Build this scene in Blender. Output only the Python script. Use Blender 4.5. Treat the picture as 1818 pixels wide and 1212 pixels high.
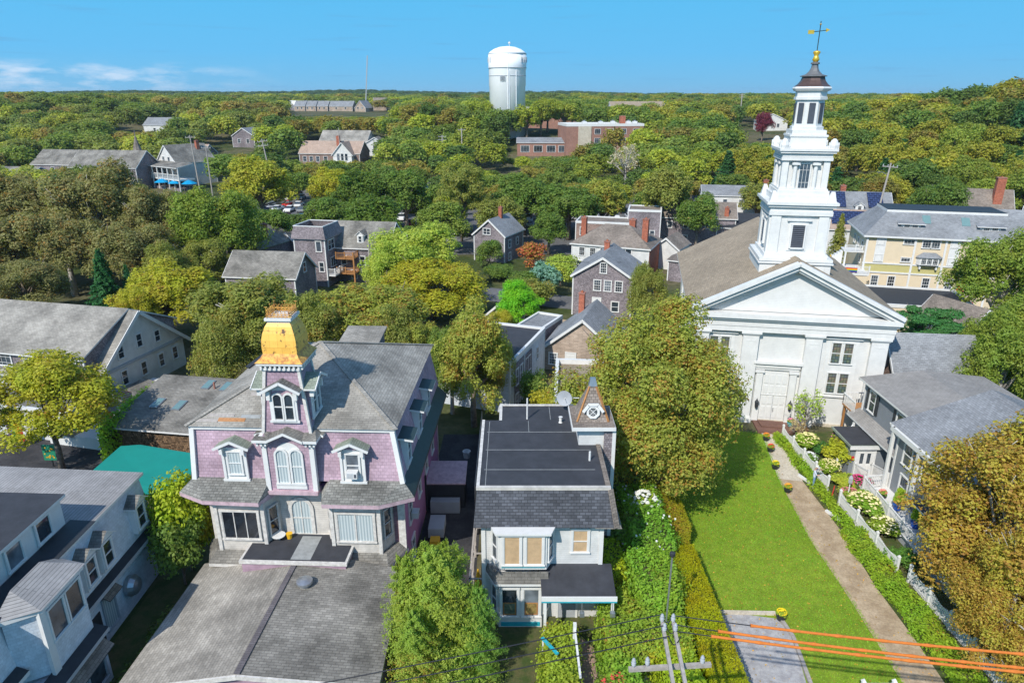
import bpy, math, random
import numpy as np
from mathutils import Vector, Matrix
SC = bpy.context.scene
for o in list(bpy.data.objects): bpy.data.objects.remove(o)
COL = SC.collection
R = math.radians
# ---------------- camera, sky, sun, exposure ----------------
cam = bpy.data.objects.new('camera', bpy.data.cameras.new('camera')); COL.objects.link(cam)
cam.location = (0, 0, 27); cam.rotation_euler = (R(90 - 19.70), 0, 0)
cam.data.lens = 24.0; cam.data.sensor_width = 36.0; cam.data.clip_start = 0.5; cam.data.clip_end = 20000
SC.camera = cam
SUN_EL, SUN_AZ = 43.0, 211.0          # azimuth clockwise from +Y: the sun stands behind and left of the camera
W = bpy.data.worlds.new('World'); SC.world = W; W.use_nodes = True
nt = W.node_tree; nt.nodes.clear()
sky = nt.nodes.new('ShaderNodeTexSky'); sky.sky_type = 'NISHITA'; sky.sun_disc = False
sky.sun_elevation = R(SUN_EL); sky.sun_rotation = R(SUN_AZ)
sky.air_density = 1.0; sky.dust_density = 0.3; sky.ozone_density = 3.0; sky.altitude = 50
bg = nt.nodes.new('ShaderNodeBackground'); bg.inputs[1].default_value = 0.15
out = nt.nodes.new('ShaderNodeOutputWorld')
def WN(t, **k):
    n = nt.nodes.new(t)
    for a, b in k.items(): setattr(n, a, b)
    return n
tc = WN('ShaderNodeTexCoord'); sp = WN('ShaderNodeSeparateXYZ'); nt.links.new(tc.outputs['Generated'], sp.inputs[0])
# cloud bank low over the left horizon plus thin dark wisps: direction = (atan(x/y), z)
dv = WN('ShaderNodeMath', operation='ARCTAN2'); nt.links.new(sp.outputs[0], dv.inputs[0]); nt.links.new(sp.outputs[1], dv.inputs[1])
cb = WN('ShaderNodeCombineXYZ'); nt.links.new(dv.outputs[0], cb.inputs[0])
mz = WN('ShaderNodeMath', operation='MULTIPLY'); nt.links.new(sp.outputs[2], mz.inputs[0]); mz.inputs[1].default_value = 4.0
nt.links.new(mz.outputs[0], cb.inputs[1])
def band(src, a, b, c, d):
    r = WN('ShaderNodeValToRGB'); nt.links.new(src, r.inputs[0]); e = r.color_ramp.elements
    e[0].position = a; e[0].color = (0, 0, 0, 1); e[1].position = b; e[1].color = (1, 1, 1, 1)
    x = e.new(c); x.color = (1, 1, 1, 1); y = e.new(d); y.color = (0, 0, 0, 1); return r.outputs[0]
def mapr(src, lo, hi):
    m = WN('ShaderNodeMapRange'); nt.links.new(src, m.inputs[0]); m.inputs[1].default_value = lo; m.inputs[2].default_value = hi; return m.outputs[0]
def mul(a, b):
    m = WN('ShaderNodeMath', operation='MULTIPLY')
    nt.links.new(a, m.inputs[0])
    if isinstance(b, float): m.inputs[1].default_value = b
    else: nt.links.new(b, m.inputs[1])
    return m.outputs[0]
n1 = WN('ShaderNodeTexNoise'); n1.inputs['Scale'].default_value = 14; n1.inputs['Detail'].default_value = 8; n1.inputs['Roughness'].default_value = .6
nt.links.new(cb.outputs[0], n1.inputs['Vector'])
el = mapr(sp.outputs[2], -0.01, 0.19)          # 0..1 over elevation about -0.6..11 deg
az = mapr(dv.outputs[0], -0.75, 0.75)
white = mul(mul(band(el, .06, .12, .20, .26), band(az, .02, .06, .16, .30)), mul(mapr(n1.outputs[0], .46, .64), .8))
mp = WN('ShaderNodeMapping'); mp.inputs['Scale'].default_value = (1, 5, 1); nt.links.new(cb.outputs[0], mp.inputs[0])
n2 = WN('ShaderNodeTexNoise'); n2.inputs['Scale'].default_value = 7; n2.inputs['Detail'].default_value = 6
nt.links.new(mp.outputs[0], n2.inputs['Vector'])
wisp = mul(mul(band(el, .06, .14, .42, .85), mapr(n2.outputs[0], .60, .74)), .55)
# colour trim of the clear blue
hs = WN('ShaderNodeHueSaturation'); hs.inputs['Saturation'].default_value = 1.05; hs.inputs['Hue'].default_value = .5; nt.links.new(sky.outputs[0], hs.inputs['Color'])
gr = WN('ShaderNodeValToRGB'); nt.links.new(mapr(sp.outputs[2], 0.0, 0.22), gr.inputs[0]); ge = gr.color_ramp.elements
ge[0].color = (.17, .43, .66, 1); ge[1].color = (.058, .41, .73, 1); _e = ge.new(.25); _e.color = (.115, .43, .74, 1)
gs = WN('ShaderNodeVectorMath', operation='SCALE'); nt.links.new(gr.outputs[0], gs.inputs[0]); gs.inputs['Scale'].default_value = 5.2
gm = WN('ShaderNodeMix', data_type='RGBA'); nt.links.new(mapr(sp.outputs[2], .25, .6), gm.inputs[0]); nt.links.new(gs.outputs[0], gm.inputs[6]); nt.links.new(hs.outputs[0], gm.inputs[7])
m1 = WN('ShaderNodeMix', data_type='RGBA'); nt.links.new(wisp, m1.inputs[0]); nt.links.new(gm.outputs[2], m1.inputs[6]); m1.inputs[7].default_value = (.62, 1.65, 2.9, 1)
m2 = WN('ShaderNodeMix', data_type='RGBA'); nt.links.new(white, m2.inputs[0]); nt.links.new(m1.outputs[2], m2.inputs[6]); m2.inputs[7].default_value = (2.9, 3.5, 4.2, 1)
nt.links.new(m2.outputs[2], bg.inputs[0]); nt.links.new(bg.outputs[0], out.inputs[0])
sl = bpy.data.lights.new('sun', 'SUN'); sl.energy = 3.2; sl.angle = R(0.5); sl.color = (1, .955, .88)
so = bpy.data.objects.new('sun', sl); COL.objects.link(so)
sd = Vector((math.sin(R(SUN_AZ)) * math.cos(R(SUN_EL)), math.cos(R(SUN_AZ)) * math.cos(R(SUN_EL)), math.sin(R(SUN_EL))))
so.rotation_euler = (-sd).to_track_quat('-Z', 'Y').to_euler()
vs = SC.view_settings; vs.view_transform = 'Standard'; vs.look = 'None'; vs.gamma = 1; vs.use_curve_mapping = False; vs.exposure = 0.68
SC.render.engine = 'CYCLES'; SC.cycles.max_bounces = 5; SC.cycles.diffuse_bounces = 3; SC.cycles.transparent_max_bounces = 4
SC.cycles.transmission_bounces = 2; SC.cycles.glossy_bounces = 2

# ---------------- materials ----------------
_m = {}
def mat(name, build, rough=.8, spec=.3, metal=0):
    if name in _m: return _m[name]
    m = bpy.data.materials.new(name); m.use_nodes = True; t = m.node_tree
    p = t.nodes['Principled BSDF']; p.inputs['Roughness'].default_value = rough; p.inputs['Specular IOR Level'].default_value = spec; p.inputs['Metallic'].default_value = metal
    build(t, p); _m[name] = m; return m
def N(t, ty, **k):
    n = t.nodes.new(ty)
    for a, b in k.items():
        if a in n.inputs.keys() if hasattr(n.inputs, 'keys') else False: n.inputs[a].default_value = b
        else: setattr(n, a, b)
    return n
def noise(t, vec, scale, detail=4, rough=.55):
    n = t.nodes.new('ShaderNodeTexNoise'); n.inputs['Scale'].default_value = scale; n.inputs['Detail'].default_value = detail; n.inputs['Roughness'].default_value = rough
    t.links.new(vec, n.inputs['Vector']); return n.outputs[0]
def mixc(t, fac, a, b, mode='MIX'):
    m = t.nodes.new('ShaderNodeMix'); m.data_type = 'RGBA'; m.blend_type = mode
    for s, v in ((0, fac), (6, a), (7, b)):
        if hasattr(v, 'links') or hasattr(v, 'is_linked'): t.links.new(v, m.inputs[s])
        elif s == 0: m.inputs[0].default_value = v
        else: m.inputs[s].default_value = (*v[:3], 1)
    return m.outputs[2]
def mr(t, v, a, b, c=0, d=1):
    m = t.nodes.new('ShaderNodeMapRange'); t.links.new(v, m.inputs[0])
    for i, x in enumerate((a, b, c, d)): m.inputs[i + 1].default_value = x
    return m.outputs[0]
def bump(t, p, h, s=.4, d=.02):
    b = t.nodes.new('ShaderNodeBump'); b.inputs['Strength'].default_value = s; b.inputs['Distance'].default_value = d
    t.links.new(h, b.inputs['Height']); t.links.new(b.outputs[0], p.inputs['Normal'])
def uvo(t): return t.nodes.new('ShaderNodeTexCoord').outputs['UV']
def obo(t): return t.nodes.new('ShaderNodeTexCoord').outputs['Object']
def geo(t): return t.nodes.new('ShaderNodeNewGeometry').outputs['Position']
def k(c, f): return tuple(x * f for x in c)
def shingle(name, c, var=.35, w=.28, h=.15, stain=.35, gap=.45, rough=.9, off=.5):
    def b(t, p):
        uv = uvo(t); br = t.nodes.new('ShaderNodeTexBrick'); t.links.new(uv, br.inputs['Vector']); br.offset = off
        br.inputs['Scale'].default_value = 1; br.inputs['Brick Width'].default_value = w; br.inputs['Row Height'].default_value = h
        br.inputs['Mortar Size'].default_value = h * .09; br.inputs['Mortar Smooth'].default_value = .3; br.inputs['Bias'].default_value = 0
        br.inputs['Color1'].default_value = (*k(c, 1 - var), 1); br.inputs['Color2'].default_value = (*k(c, 1 + var), 1); br.inputs['Mortar'].default_value = (*k(c, gap), 1)
        g = geo(t); s1 = mr(t, noise(t, g, .35, 5, .6), .35, .7); s2 = mr(t, noise(t, g, 2.2, 6, .7), .3, .7)
        a = mixc(t, 1.0, br.outputs[0], mixc(t, s1, (1 - stain,) * 3, (1 + stain * .5,) * 3), 'MULTIPLY')
        a = mixc(t, 1.0, a, mixc(t, s2, (.82,) * 3, (1.12,) * 3), 'MULTIPLY')
        t.links.new(a, p.inputs['Base Color']); inv = t.nodes.new('ShaderNodeMath'); inv.operation = 'SUBTRACT'; inv.inputs[0].default_value = 1; t.links.new(br.outputs[1], inv.inputs[1])
        bump(t, p, inv.outputs[0], .5, .02)
    return mat(name, b, rough, .2)
def clap(name, c, h=.13, dirt=.2, line=.72):
    def b(t, p):
        uv = uvo(t); s = t.nodes.new('ShaderNodeSeparateXYZ'); t.links.new(uv, s.inputs[0])
        d = t.nodes.new('ShaderNodeMath'); d.operation = 'DIVIDE'; t.links.new(s.outputs[1], d.inputs[0]); d.inputs[1].default_value = h
        f = t.nodes.new('ShaderNodeMath'); f.operation = 'FRACT'; t.links.new(d.outputs[0], f.inputs[0])
        l = mr(t, f.outputs[0], .0, .16)
        g = geo(t); s2 = mr(t, noise(t, g, 1.1, 6, .7), .35, .7)
        a = mixc(t, l, k(c, line), c); a = mixc(t, 1.0, a, mixc(t, s2, (1 - dirt,) * 3, (1.03,) * 3), 'MULTIPLY')
        t.links.new(a, p.inputs['Base Color']); bump(t, p, f.outputs[0], .35, .012)
    return mat(name, b, .6, .3)
def paint(name, c, rough=.6, dirt=.12, metal=0, sc=2.5, spec=.35):
    def b(t, p):
        g = geo(t); s2 = mr(t, noise(t, g, sc, 6, .7), .35, .7)
        t.links.new(mixc(t, 1.0, c, mixc(t, s2, (1 - dirt,) * 3, (1.03,) * 3), 'MULTIPLY'), p.inputs['Base Color'])
    return mat(name, b, rough, spec, metal)
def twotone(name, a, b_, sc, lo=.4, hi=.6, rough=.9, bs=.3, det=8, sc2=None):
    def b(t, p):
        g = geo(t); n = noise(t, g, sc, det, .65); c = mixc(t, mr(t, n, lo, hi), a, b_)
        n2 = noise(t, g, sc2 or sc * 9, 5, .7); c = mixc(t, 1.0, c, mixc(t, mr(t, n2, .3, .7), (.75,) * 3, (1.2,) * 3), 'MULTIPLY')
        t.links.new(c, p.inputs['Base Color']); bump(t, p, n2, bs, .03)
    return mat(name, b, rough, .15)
WHITE = (.66, .655, .63)
M = dict(
 white=paint('white_paint', WHITE, .5, .08), wclap=clap('white_clapboard', WHITE), church=clap('church_clapboard', (.66, .655, .63), .14, .10, .78),
 churcht=paint('church_trim_paint', (.68, .675, .65), .45, .12, sc=1.5), oldwhite=clap('weathered_white_clapboard', (.66, .62, .56), .13, .38, .6),
 oldtrim=paint('weathered_white_trim', (.68, .65, .60), .6, .35, sc=4), pinktrim=paint('faded_pink_trim', (.58, .42, .46), .6, .35, sc=3),
 pink=shingle('pink_scalloped_shingle', (.475, .335, .395), .10, .24, .19, .3, .80), pinkc=clap('pink_clapboard', (.44, .30, .37), .13, .35, .7), pinkold=clap('flaking_pink_clapboard', (.42, .24, .28), .14, .55, .4),
 purple=clap('purple_clapboard', (.40, .18, .34), .12, .18),
 roofgrey=shingle('grey_asphalt_shingle', (.25, .235, .205), .18, .34, .16, .5, .6), roofl=shingle('light_grey_asphalt_shingle', (.355, .33, .285), .13, .34, .16, .42, .66),
 roofold=shingle('mottled_old_shingle', (.24, .235, .21), .22, .3, .17, .5, .5), roofblue=shingle('slate_grey_asphalt_shingle', (.26, .27, .28), .14, .32, .16, .22, .65),
 rooftan=shingle('tan_asphalt_shingle', (.33, .265, .19), .13, .32, .15, .16, .75), ridgecap=shingle('ridge_cap_shingle', (.15, .135, .14), .15, .3, .14, .2, .7), roofwarm=shingle('warm_grey_shingle', (.29, .275, .255), .06, .34, .16, .15, .8), roofbrn=shingle('brown_grey_shingle', (.25, .21, .175), .2, .3, .16, .3, .6),
 roofdk=shingle('charcoal_slate', (.10, .105, .12), .3, .3, .16, .3, .45), rooflines=shingle('grey_strip_shingle', (.32, .31, .30), .05, 8, .17, .2, .5),
 roofpk=shingle('peach_shingle', (.42, .31, .24), .1, .3, .16, .2, .75), mossroof=shingle('mossy_green_shingle', (.30, .34, .27), .14, .25, .12, .3, .6),
 cedar=shingle('grey_cedar_shingle', (.29, .25, .26), .3, .16, .14, .3, .4), cedarbr=shingle('brown_cedar_shingle', (.22, .14, .08), .55, .15, .14, .3, .25), cedarb=shingle('warm_cedar_shingle', (.34, .24, .20), .25, .16, .14, .25, .5),
 cedartan=shingle('tan_wood_shingle', (.46, .36, .28), .14, .9, .16, .3, .6),
 cedarsp=shingle('spire_wood_shingle', (.30, .25, .21), .22, .22, .17, .25, .45),
 brick=shingle('red_brick', (.38, .13, .08), .25, .22, .075, .2, 1.2), brickp=shingle('weathered_brick', (.36, .17, .13), .3, .22, .075, .3, 1.1), brickschool=shingle('school_brick', (.33, .18, .135), .12, .22, .3, .15, .95),
 black=paint('black_membrane', (.050, .052, .060), .75, .35, sc=1.2), blackd=paint('dark_roll_roofing', (.032, .036, .042), .6, .3), seam=paint('pale_roof_seam', (.33, .34, .33), .7, .3),
 dkgreen=paint('dark_green_gutter', (.03, .05, .05), .45, .3), metal=paint('galvanised_metal', (.42, .44, .46), .35, .2, .7), greyp=paint('grey_paint', (.36, .38, .40), .6, .1),
 gold=None, teal=paint('teal_canvas', (.005, .22, .18), .75, .08, sc=1), cyan=paint('turquoise_paint', (.02, .36, .44), .5, .1), copper=paint('brown_copper', (.13, .085, .075), .45, .3, .4, sc=5),
 lead=paint('lead_grey', (.20, .20, .20), .5, .3, .3, sc=5), yellow=clap('cream_clapboard', (.66, .545, .38), .16, .06, .88), mustard=clap('mustard_band', (.48, .43, .18), .16, .08, .85),
 greyclap=clap('grey_clapboard', (.23, .25, .27), .13, .1, .6), bluewhite=shingle('white_painted_shingle', (.62, .66, .70), .05, .22, .16, .12, .88), woodg=paint('weathered_timber', (.42, .38, .34), .8, .35, sc=6),
 woodo=paint('orange_stained_timber', (.42, .20, .07), .6, .25, sc=4), deck=shingle('brown_deck_boards', (.22, .12, .09), .15, 5, .14, .3, .4), plyw=paint('bare_plywood', (.50, .24, .10), .8, .4, sc=5),
 darkwin=paint('dark_louvre', (.07, .08, .10), .6, .2), blind=shingle('tan_blind', (.55, .38, .22), .03, 4, .05, .05, .75), shutter=paint('black_shutter', (.03, .035, .04), .5, .1),
 conc=twotone('pale_concrete_path', (.46, .40, .31), (.55, .49, .39), .8), dirt=twotone('brown_path_soil', (.33, .245, .155), (.45, .35, .235), .9), bark=twotone('grey_bark', (.16, .125, .095), (.26, .22, .18), 3), barkpale=twotone('pale_bark', (.34, .31, .27), (.48, .45, .41), 3),
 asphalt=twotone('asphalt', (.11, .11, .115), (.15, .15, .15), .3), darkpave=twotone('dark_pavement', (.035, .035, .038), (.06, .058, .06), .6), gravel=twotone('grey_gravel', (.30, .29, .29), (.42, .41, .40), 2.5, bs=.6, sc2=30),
 weeds=twotone('weedy_soil', (.10, .095, .04), (.05, .075, .02), 1.2), terrac=paint('terracotta', (.35, .12, .06), .8, .1), orange=paint('orange_line_cover', (.66, .19, .03), .55, .25, sc=8), wire=paint('black_wire', (.02, .02, .025), .5, .1),
 solar=shingle('solar_cells', (.02, .03, .07), .2, .8, .5, .1, 3, .25), red=paint('red_paint', (.5, .02, .02), .5, .1), yel=paint('yellow_paint', (.75, .42, .02), .5, .1), blue=paint('blue_paint', (.02, .10, .45), .4, .1), bluetarp=paint('blue_tarp', (.0, .28, .55), .6, .1),
 skin=paint('skin', (.5, .30, .21), .6, .05), shirt=paint('pale_blue_shirt', (.48, .54, .64), .8, .1, sc=8), denim=paint('faded_denim', (.16, .27, .38), .85, .2, sc=8), curtain=None,
 tyre=paint('tyre_rubber', (.02, .02, .02), .8, .1), brickpave=shingle('brick_paving', (.40, .27, .22), .2, .22, .11, .3, .7))
def _gold(t, p):
    g = geo(t); n = noise(t, g, 3.0, 8, .75); n2 = noise(t, g, .9, 3, .5); uv = uvo(t)
    br = t.nodes.new('ShaderNodeTexBrick'); t.links.new(uv, br.inputs['Vector']); br.inputs['Brick Width'].default_value = .42; br.inputs['Row Height'].default_value = .42; br.inputs['Scale'].default_value = 1
    br.inputs['Mortar Size'].default_value = .006; br.inputs['Color1'].default_value = (.86, .50, .10, 1); br.inputs['Color2'].default_value = (.80, .45, .085, 1); br.inputs['Mortar'].default_value = (.50, .22, .04, 1)
    c = mixc(t, mr(t, n, .56, .61), br.outputs[0], (.10, .05, .03)); c = mixc(t, mr(t, n2, .55, .75, 0, .6), c, (.62, .26, .05)); t.links.new(c, p.inputs['Base Color'])
M['gold'] = mat('flaking_gold_paint', _gold, .5, .4)
def _goldleaf(t, p): p.inputs['Base Color'].default_value = (.85, .52, .06, 1)
M['leafgold'] = mat('gold_leaf', _goldleaf, .3, .5, .6)
def _rust(t, p):
    g = geo(t); c = mixc(t, mr(t, noise(t, g, 4, 8, .75), .42, .58), (.74, .42, .09), (.40, .17, .05)); t.links.new(c, p.inputs['Base Color'])
M['goldrust'] = mat('rust_stained_gold', _rust, .6, .3)
def _glass(t, p):
    oi = t.nodes.new('ShaderNodeObjectInfo'); uv = uvo(t); n = noise(t, geo(t), 1.5, 2)
    r = t.nodes.new('ShaderNodeValToRGB'); t.links.new(oi.outputs['Random'], r.inputs[0]); r.color_ramp.interpolation = 'CONSTANT'
    e = r.color_ramp.elements; e[0].color = (.025, .035, .045, 1); e[1].position = .45; e[1].color = (.05, .065, .08, 1); x = e.new(.7); x.color = (.018, .022, .028, 1); y = e.new(.88); y.color = (.12, .14, .16, 1)
    t.links.new(mixc(t, 1., r.outputs[0], mixc(t, mr(t, n, .3, .7), (.6,) * 3, (1.5,) * 3), 'MULTIPLY'), p.inputs['Base Color'])
M['glass'] = mat('window_glass', _glass, .06, .8)
def _curt(t, p):
    s = t.nodes.new('ShaderNodeSeparateXYZ'); t.links.new(uvo(t), s.inputs[0]); w = t.nodes.new('ShaderNodeMath'); w.operation = 'SINE'; a = t.nodes.new('ShaderNodeMath'); a.operation = 'MULTIPLY'; a.inputs[1].default_value = 38
    t.links.new(s.outputs[0], a.inputs[0]); t.links.new(a.outputs[0], w.inputs[0]); t.links.new(mixc(t, mr(t, w.outputs[0], -1, 1), (.28, .34, .36), (.52, .57, .56)), p.inputs['Base Color'])
M['curtain'] = mat('pale_curtain_behind_glass', _curt, .12, .6)
def _stain(t, p):
    v = t.nodes.new('ShaderNodeTexVoronoi'); t.links.new(uvo(t), v.inputs['Vector']); v.inputs['Scale'].default_value = 5
    br = t.nodes.new('ShaderNodeTexBrick'); t.links.new(uvo(t), br.inputs['Vector']); br.offset = 0; br.inputs['Brick Width'].default_value = .22; br.inputs['Row Height'].default_value = .27; br.inputs['Scale'].default_value = 1; br.inputs['Mortar Size'].default_value = .014
    br.inputs['Color1'].default_value = (.22, .21, .13, 1); br.inputs['Color2'].default_value = (.08, .12, .13, 1); br.inputs['Mortar'].default_value = (.035, .03, .03, 1)
    t.links.new(mixc(t, .25, br.outputs[0], v.outputs['Color'], 'MULTIPLY'), p.inputs['Base Color'])
M['stained'] = mat('leaded_stained_glass', _stain, .15, .6)

def _lawn(t, p):
    g = geo(t); a = noise(t, g, .22, 5, .6); b = noise(t, g, 1.6, 6, .7); c2 = noise(t, g, 14, 4, .8)
    c = mixc(t, mr(t, a, .35, .65), (.21, .29, .027), (.31, .385, .045)); c = mixc(t, mr(t, b, .3, .75), (.14, .22, .02), c)
    c = mixc(t, 1., c, mixc(t, mr(t, c2, .3, .7), (.6,) * 3, (1.35,) * 3), 'MULTIPLY')
    l = noise(t, g, 9, 2, .5); c = mixc(t, mr(t, l, .74, .76), c, (.40, .22, .04)); t.links.new(c, p.inputs['Base Color']); bump(t, p, c2, .8, .05)
M['lawn'] = mat('lawn_grass', _lawn, .9, .1)
def _ground(t, p):
    g = geo(t); a = noise(t, g, .05, 6, .65); b = noise(t, g, .8, 6, .7)
    c = mixc(t, mr(t, a, .42, .58), (.055, .075, .022), (.13, .115, .065)); c = mixc(t, 1., c, mixc(t, mr(t, b, .3, .7), (.6,) * 3, (1.25,) * 3), 'MULTIPLY'); t.links.new(c, p.inputs['Base Color']); bump(t, p, b, .5, .1)
M['ground'] = mat('mixed_scrub_ground', _ground, .95, .1)

def foliage(name, inst=False, rough=.55):
    def b(t, p):
        oi = t.nodes.new('ShaderNodeObjectInfo')
        if inst:
            at = t.nodes.new('ShaderNodeAttribute'); at.attribute_type = 'INSTANCER'; at.attribute_name = 'tint'; col, al = at.outputs['Color'], at.outputs['Alpha']
        else: col, al = oi.outputs['Color'], oi.outputs['Alpha']
        rn = t.nodes.new('ShaderNodeAttribute'); rn.attribute_name = 'rnd'; g = geo(t)
        n = noise(t, g, .55, 3, .6)
        hs = t.nodes.new('ShaderNodeHueSaturation'); t.links.new(col, hs.inputs['Color']); t.links.new(mr(t, n, .3, .7, .475, .52), hs.inputs['Hue']); t.links.new(mr(t, rn.outputs['Fac'], 0, 1, 1.75, 2.75), hs.inputs['Value'])
        # autumn leaves: share grows with the colour's alpha
        th = t.nodes.new('ShaderNodeMath'); th.operation = 'ADD'; t.links.new(rn.outputs['Fac'], th.inputs[0]); t.links.new(mr(t, n, .35, .65, -.25, .35), th.inputs[1])
        gt = t.nodes.new('ShaderNodeMath'); gt.operation = 'LESS_THAN'; t.links.new(th.outputs[0], gt.inputs[0]); _am = t.nodes.new('ShaderNodeMath'); _am.operation = 'MULTIPLY_ADD'; t.links.new(al, _am.inputs[0]); _am.inputs[1].default_value = 1.25; _am.inputs[2].default_value = -.27; t.links.new(_am.outputs[0], gt.inputs[1])
        c = mixc(t, gt.outputs[0], hs.outputs[0], mixc(t, rn.outputs['Fac'], (.36, .19, .04), (.48, .37, .06)))
        t.links.new(c, p.inputs['Base Color'])
        tr = t.nodes.new('ShaderNodeBsdfTranslucent'); t.links.new(mixc(t, 1., c, (1.3, 1.35, .6), 'MULTIPLY'), tr.inputs[0]); mx = t.nodes.new('ShaderNodeMixShader'); mx.inputs[0].default_value = .42
        o = t.nodes['Material Output']; t.links.new(p.outputs[0], mx.inputs[1]); t.links.new(tr.outputs[0], mx.inputs[2]); t.links.new(mx.outputs[0], o.inputs[0])
    return mat(name, b, rough, .25)
M['leaf'] = foliage('foliage'); M['leafi'] = foliage('woodland_foliage', True)

# ---------------- mesh helpers ----------------
class MB:
    def __init__(s): s.v = []; s.f = []; s.m = []; s.mats = []
    def mi(s, m):
        if m not in s.mats: s.mats.append(m)
        return s.mats.index(m)
    def poly(s, pts, m):
        i = len(s.v); s.v += [tuple(p) for p in pts]; s.f.append(tuple(range(i, i + len(pts)))); s.m.append(s.mi(m)); return s
    def faces(s, vs, fs, m):
        i = len(s.v); s.v += [tuple(p) for p in vs]; s.f += [tuple(i + j for j in f) for f in fs]; s.m += [s.mi(m)] * len(fs); return s
    def box(s, x0, x1, y0, y1, z0, z1, m):
        if x0 > x1: x0, x1 = x1, x0
        if y0 > y1: y0, y1 = y1, y0
        if z0 > z1: z0, z1 = z1, z0
        v = [(x0, y0, z0), (x1, y0, z0), (x1, y1, z0), (x0, y1, z0), (x0, y0, z1), (x1, y0, z1), (x1, y1, z1), (x0, y1, z1)]
        return s.faces(v, [(0, 3, 2, 1), (4, 5, 6, 7), (0, 1, 5, 4), (1, 2, 6, 5), (2, 3, 7, 6), (3, 0, 4, 7)], m)
    def bar(s, a, b, w, h, m):            # rectangular bar from a to b
        a = Vector(a); b = Vector(b); d = (b - a).normalized(); u = Vector((0, 0, 1)) if abs(d.z) < .95 else Vector((0, 1, 0))
        x = d.cross(u).normalized() * w / 2; y = x.cross(d).normalized() * h / 2
        v = [a - x - y, a + x - y, a + x + y, a - x + y, b - x - y, b + x - y, b + x + y, b - x + y]
        return s.faces(v, [(0, 3, 2, 1), (4, 5, 6, 7), (0, 1, 5, 4), (1, 2, 6, 5), (2, 3, 7, 6), (3, 0, 4, 7)], m)
    def frus(s, b, zb, t, zt, m, cap=True, bot=True):  # rects (x0,x1,y0,y1)
        v = [(b[0], b[2], zb), (b[1], b[2], zb), (b[1], b[3], zb), (b[0], b[3], zb), (t[0], t[2], zt), (t[1], t[2], zt), (t[1], t[3], zt), (t[0], t[3], zt)]
        f = [(0, 1, 5, 4), (1, 2, 6, 5), (2, 3, 7, 6), (3, 0, 4, 7)]
        if bot: f.append((0, 3, 2, 1))
        if cap: f.append((4, 5, 6, 7))
        return s.faces(v, f, m)
    def prism(s, pts, z0, z1, m, mt=None):
        n = len(pts); z1s = z1 if isinstance(z1, (list, tuple)) else [z1] * n; z0s = z0 if isinstance(z0, (list, tuple)) else [z0] * n
        v = [(p[0], p[1], z0s[i]) for i, p in enumerate(pts)] + [(p[0], p[1], z1s[i]) for i, p in enumerate(pts)]
        s.faces(v, [(i, (i + 1) % n, n + (i + 1) % n, n + i) for i in range(n)] + [tuple(range(n - 1, -1, -1))], m)
        return s.faces([v[n + i] for i in range(n)], [tuple(range(n))], mt or m)
    def slab(s, pts, t, m, ms=None):       # a sloped sheet with thickness t below
        n = len(pts); v = [tuple(p) for p in pts] + [(p[0], p[1], p[2] - t) for p in pts]
        s.faces(v[:n], [tuple(range(n))], m)
        return s.faces(v, [(i, n + i, n + (i + 1) % n, (i + 1) % n) for i in range(n)] + [tuple(range(2 * n - 1, n - 1, -1))], ms or m)
    def tube(s, pts, r, m, n=8, cap=True):
        rs = r if isinstance(r, (list, tuple)) else [r] * len(pts); V = []; P = [Vector(p) for p in pts]; x = None
        for i, p in enumerate(P):
            d = (P[min(i + 1, len(P) - 1)] - P[max(i - 1, 0)]).normalized()
            if x is None: x = d.orthogonal().normalized()
            x = (x - d * x.dot(d)).normalized(); y = d.cross(x)
            V += [tuple(p + (x * math.cos(2 * math.pi * j / n) + y * math.sin(2 * math.pi * j / n)) * rs[i]) for j in range(n)]
        F_ = [(i * n + j, i * n + (j + 1) % n, (i + 1) * n + (j + 1) % n, (i + 1) * n + j) for i in range(len(P) - 1) for j in range(n)]
        if cap: F_ += [tuple(range(n - 1, -1, -1)), tuple(range((len(P) - 1) * n, len(P) * n))]
        return s.faces(V, F_, m)
    def lathe(s, prof, m, n=16, c=(0, 0), rot=0):
        V = [(c[0] + r * math.cos(2 * math.pi * j / n + rot), c[1] + r * math.sin(2 * math.pi * j / n + rot), z) for r, z in prof for j in range(n)]
        return s.faces(V, [(i * n + j, i * n + (j + 1) % n, (i + 1) * n + (j + 1) % n, (i + 1) * n + j) for i in range(len(prof) - 1) for j in range(n)] + [tuple(range(n - 1, -1, -1)), tuple(range((len(prof) - 1) * n, len(prof) * n))], m)
    def mesh(s, name, smooth=False):
        me = bpy.data.meshes.new(name); me.from_pydata(s.v, [], s.f)
        for m in s.mats: me.materials.append(m)
        me.polygons.foreach_set('material_index', s.m)
        if smooth: me.polygons.foreach_set('use_smooth', [True] * len(s.f))
        me.validate(); uv = me.uv_layers.new(name="UVMap").data; me.update()
        for p in me.polygons:                # UV in metres: u level, v up the slope
            n = p.normal
            if abs(n.z) > .995: U = Vector((1, 0, 0)); Vv = Vector((0, 1, 0))
            else: U = Vector((-n.y, n.x, 0)).normalized(); Vv = n.cross(U)
            for li in p.loop_indices:
                c = Vector(me.vertices[me.loops[li].vertex_index].co); uv[li].uv = (c.dot(U), c.dot(Vv))
        return me
    def build(s, name, parent=None, smooth=False, label=None):
        o = bpy.data.objects.new(name, s.mesh(name, smooth)); COL.objects.link(o); o.parent = parent
        if label: o['label'] = label
        return o
def thing(name, label, cat, loc=(0, 0, 0), rot=0, group=None):
    o = bpy.data.objects.new(name, None); COL.objects.link(o); o.empty_display_size = .5; o.location = loc; o.rotation_euler = (0, 0, R(rot)); tag(o, label, cat, group); return o
def tag(o, label=None, cat=None, group=None, kind=None):
    if label: o['label'] = label
    if cat: o['category'] = cat
    if group: o['group'] = group
    if kind: o['kind'] = kind
    return o
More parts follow.
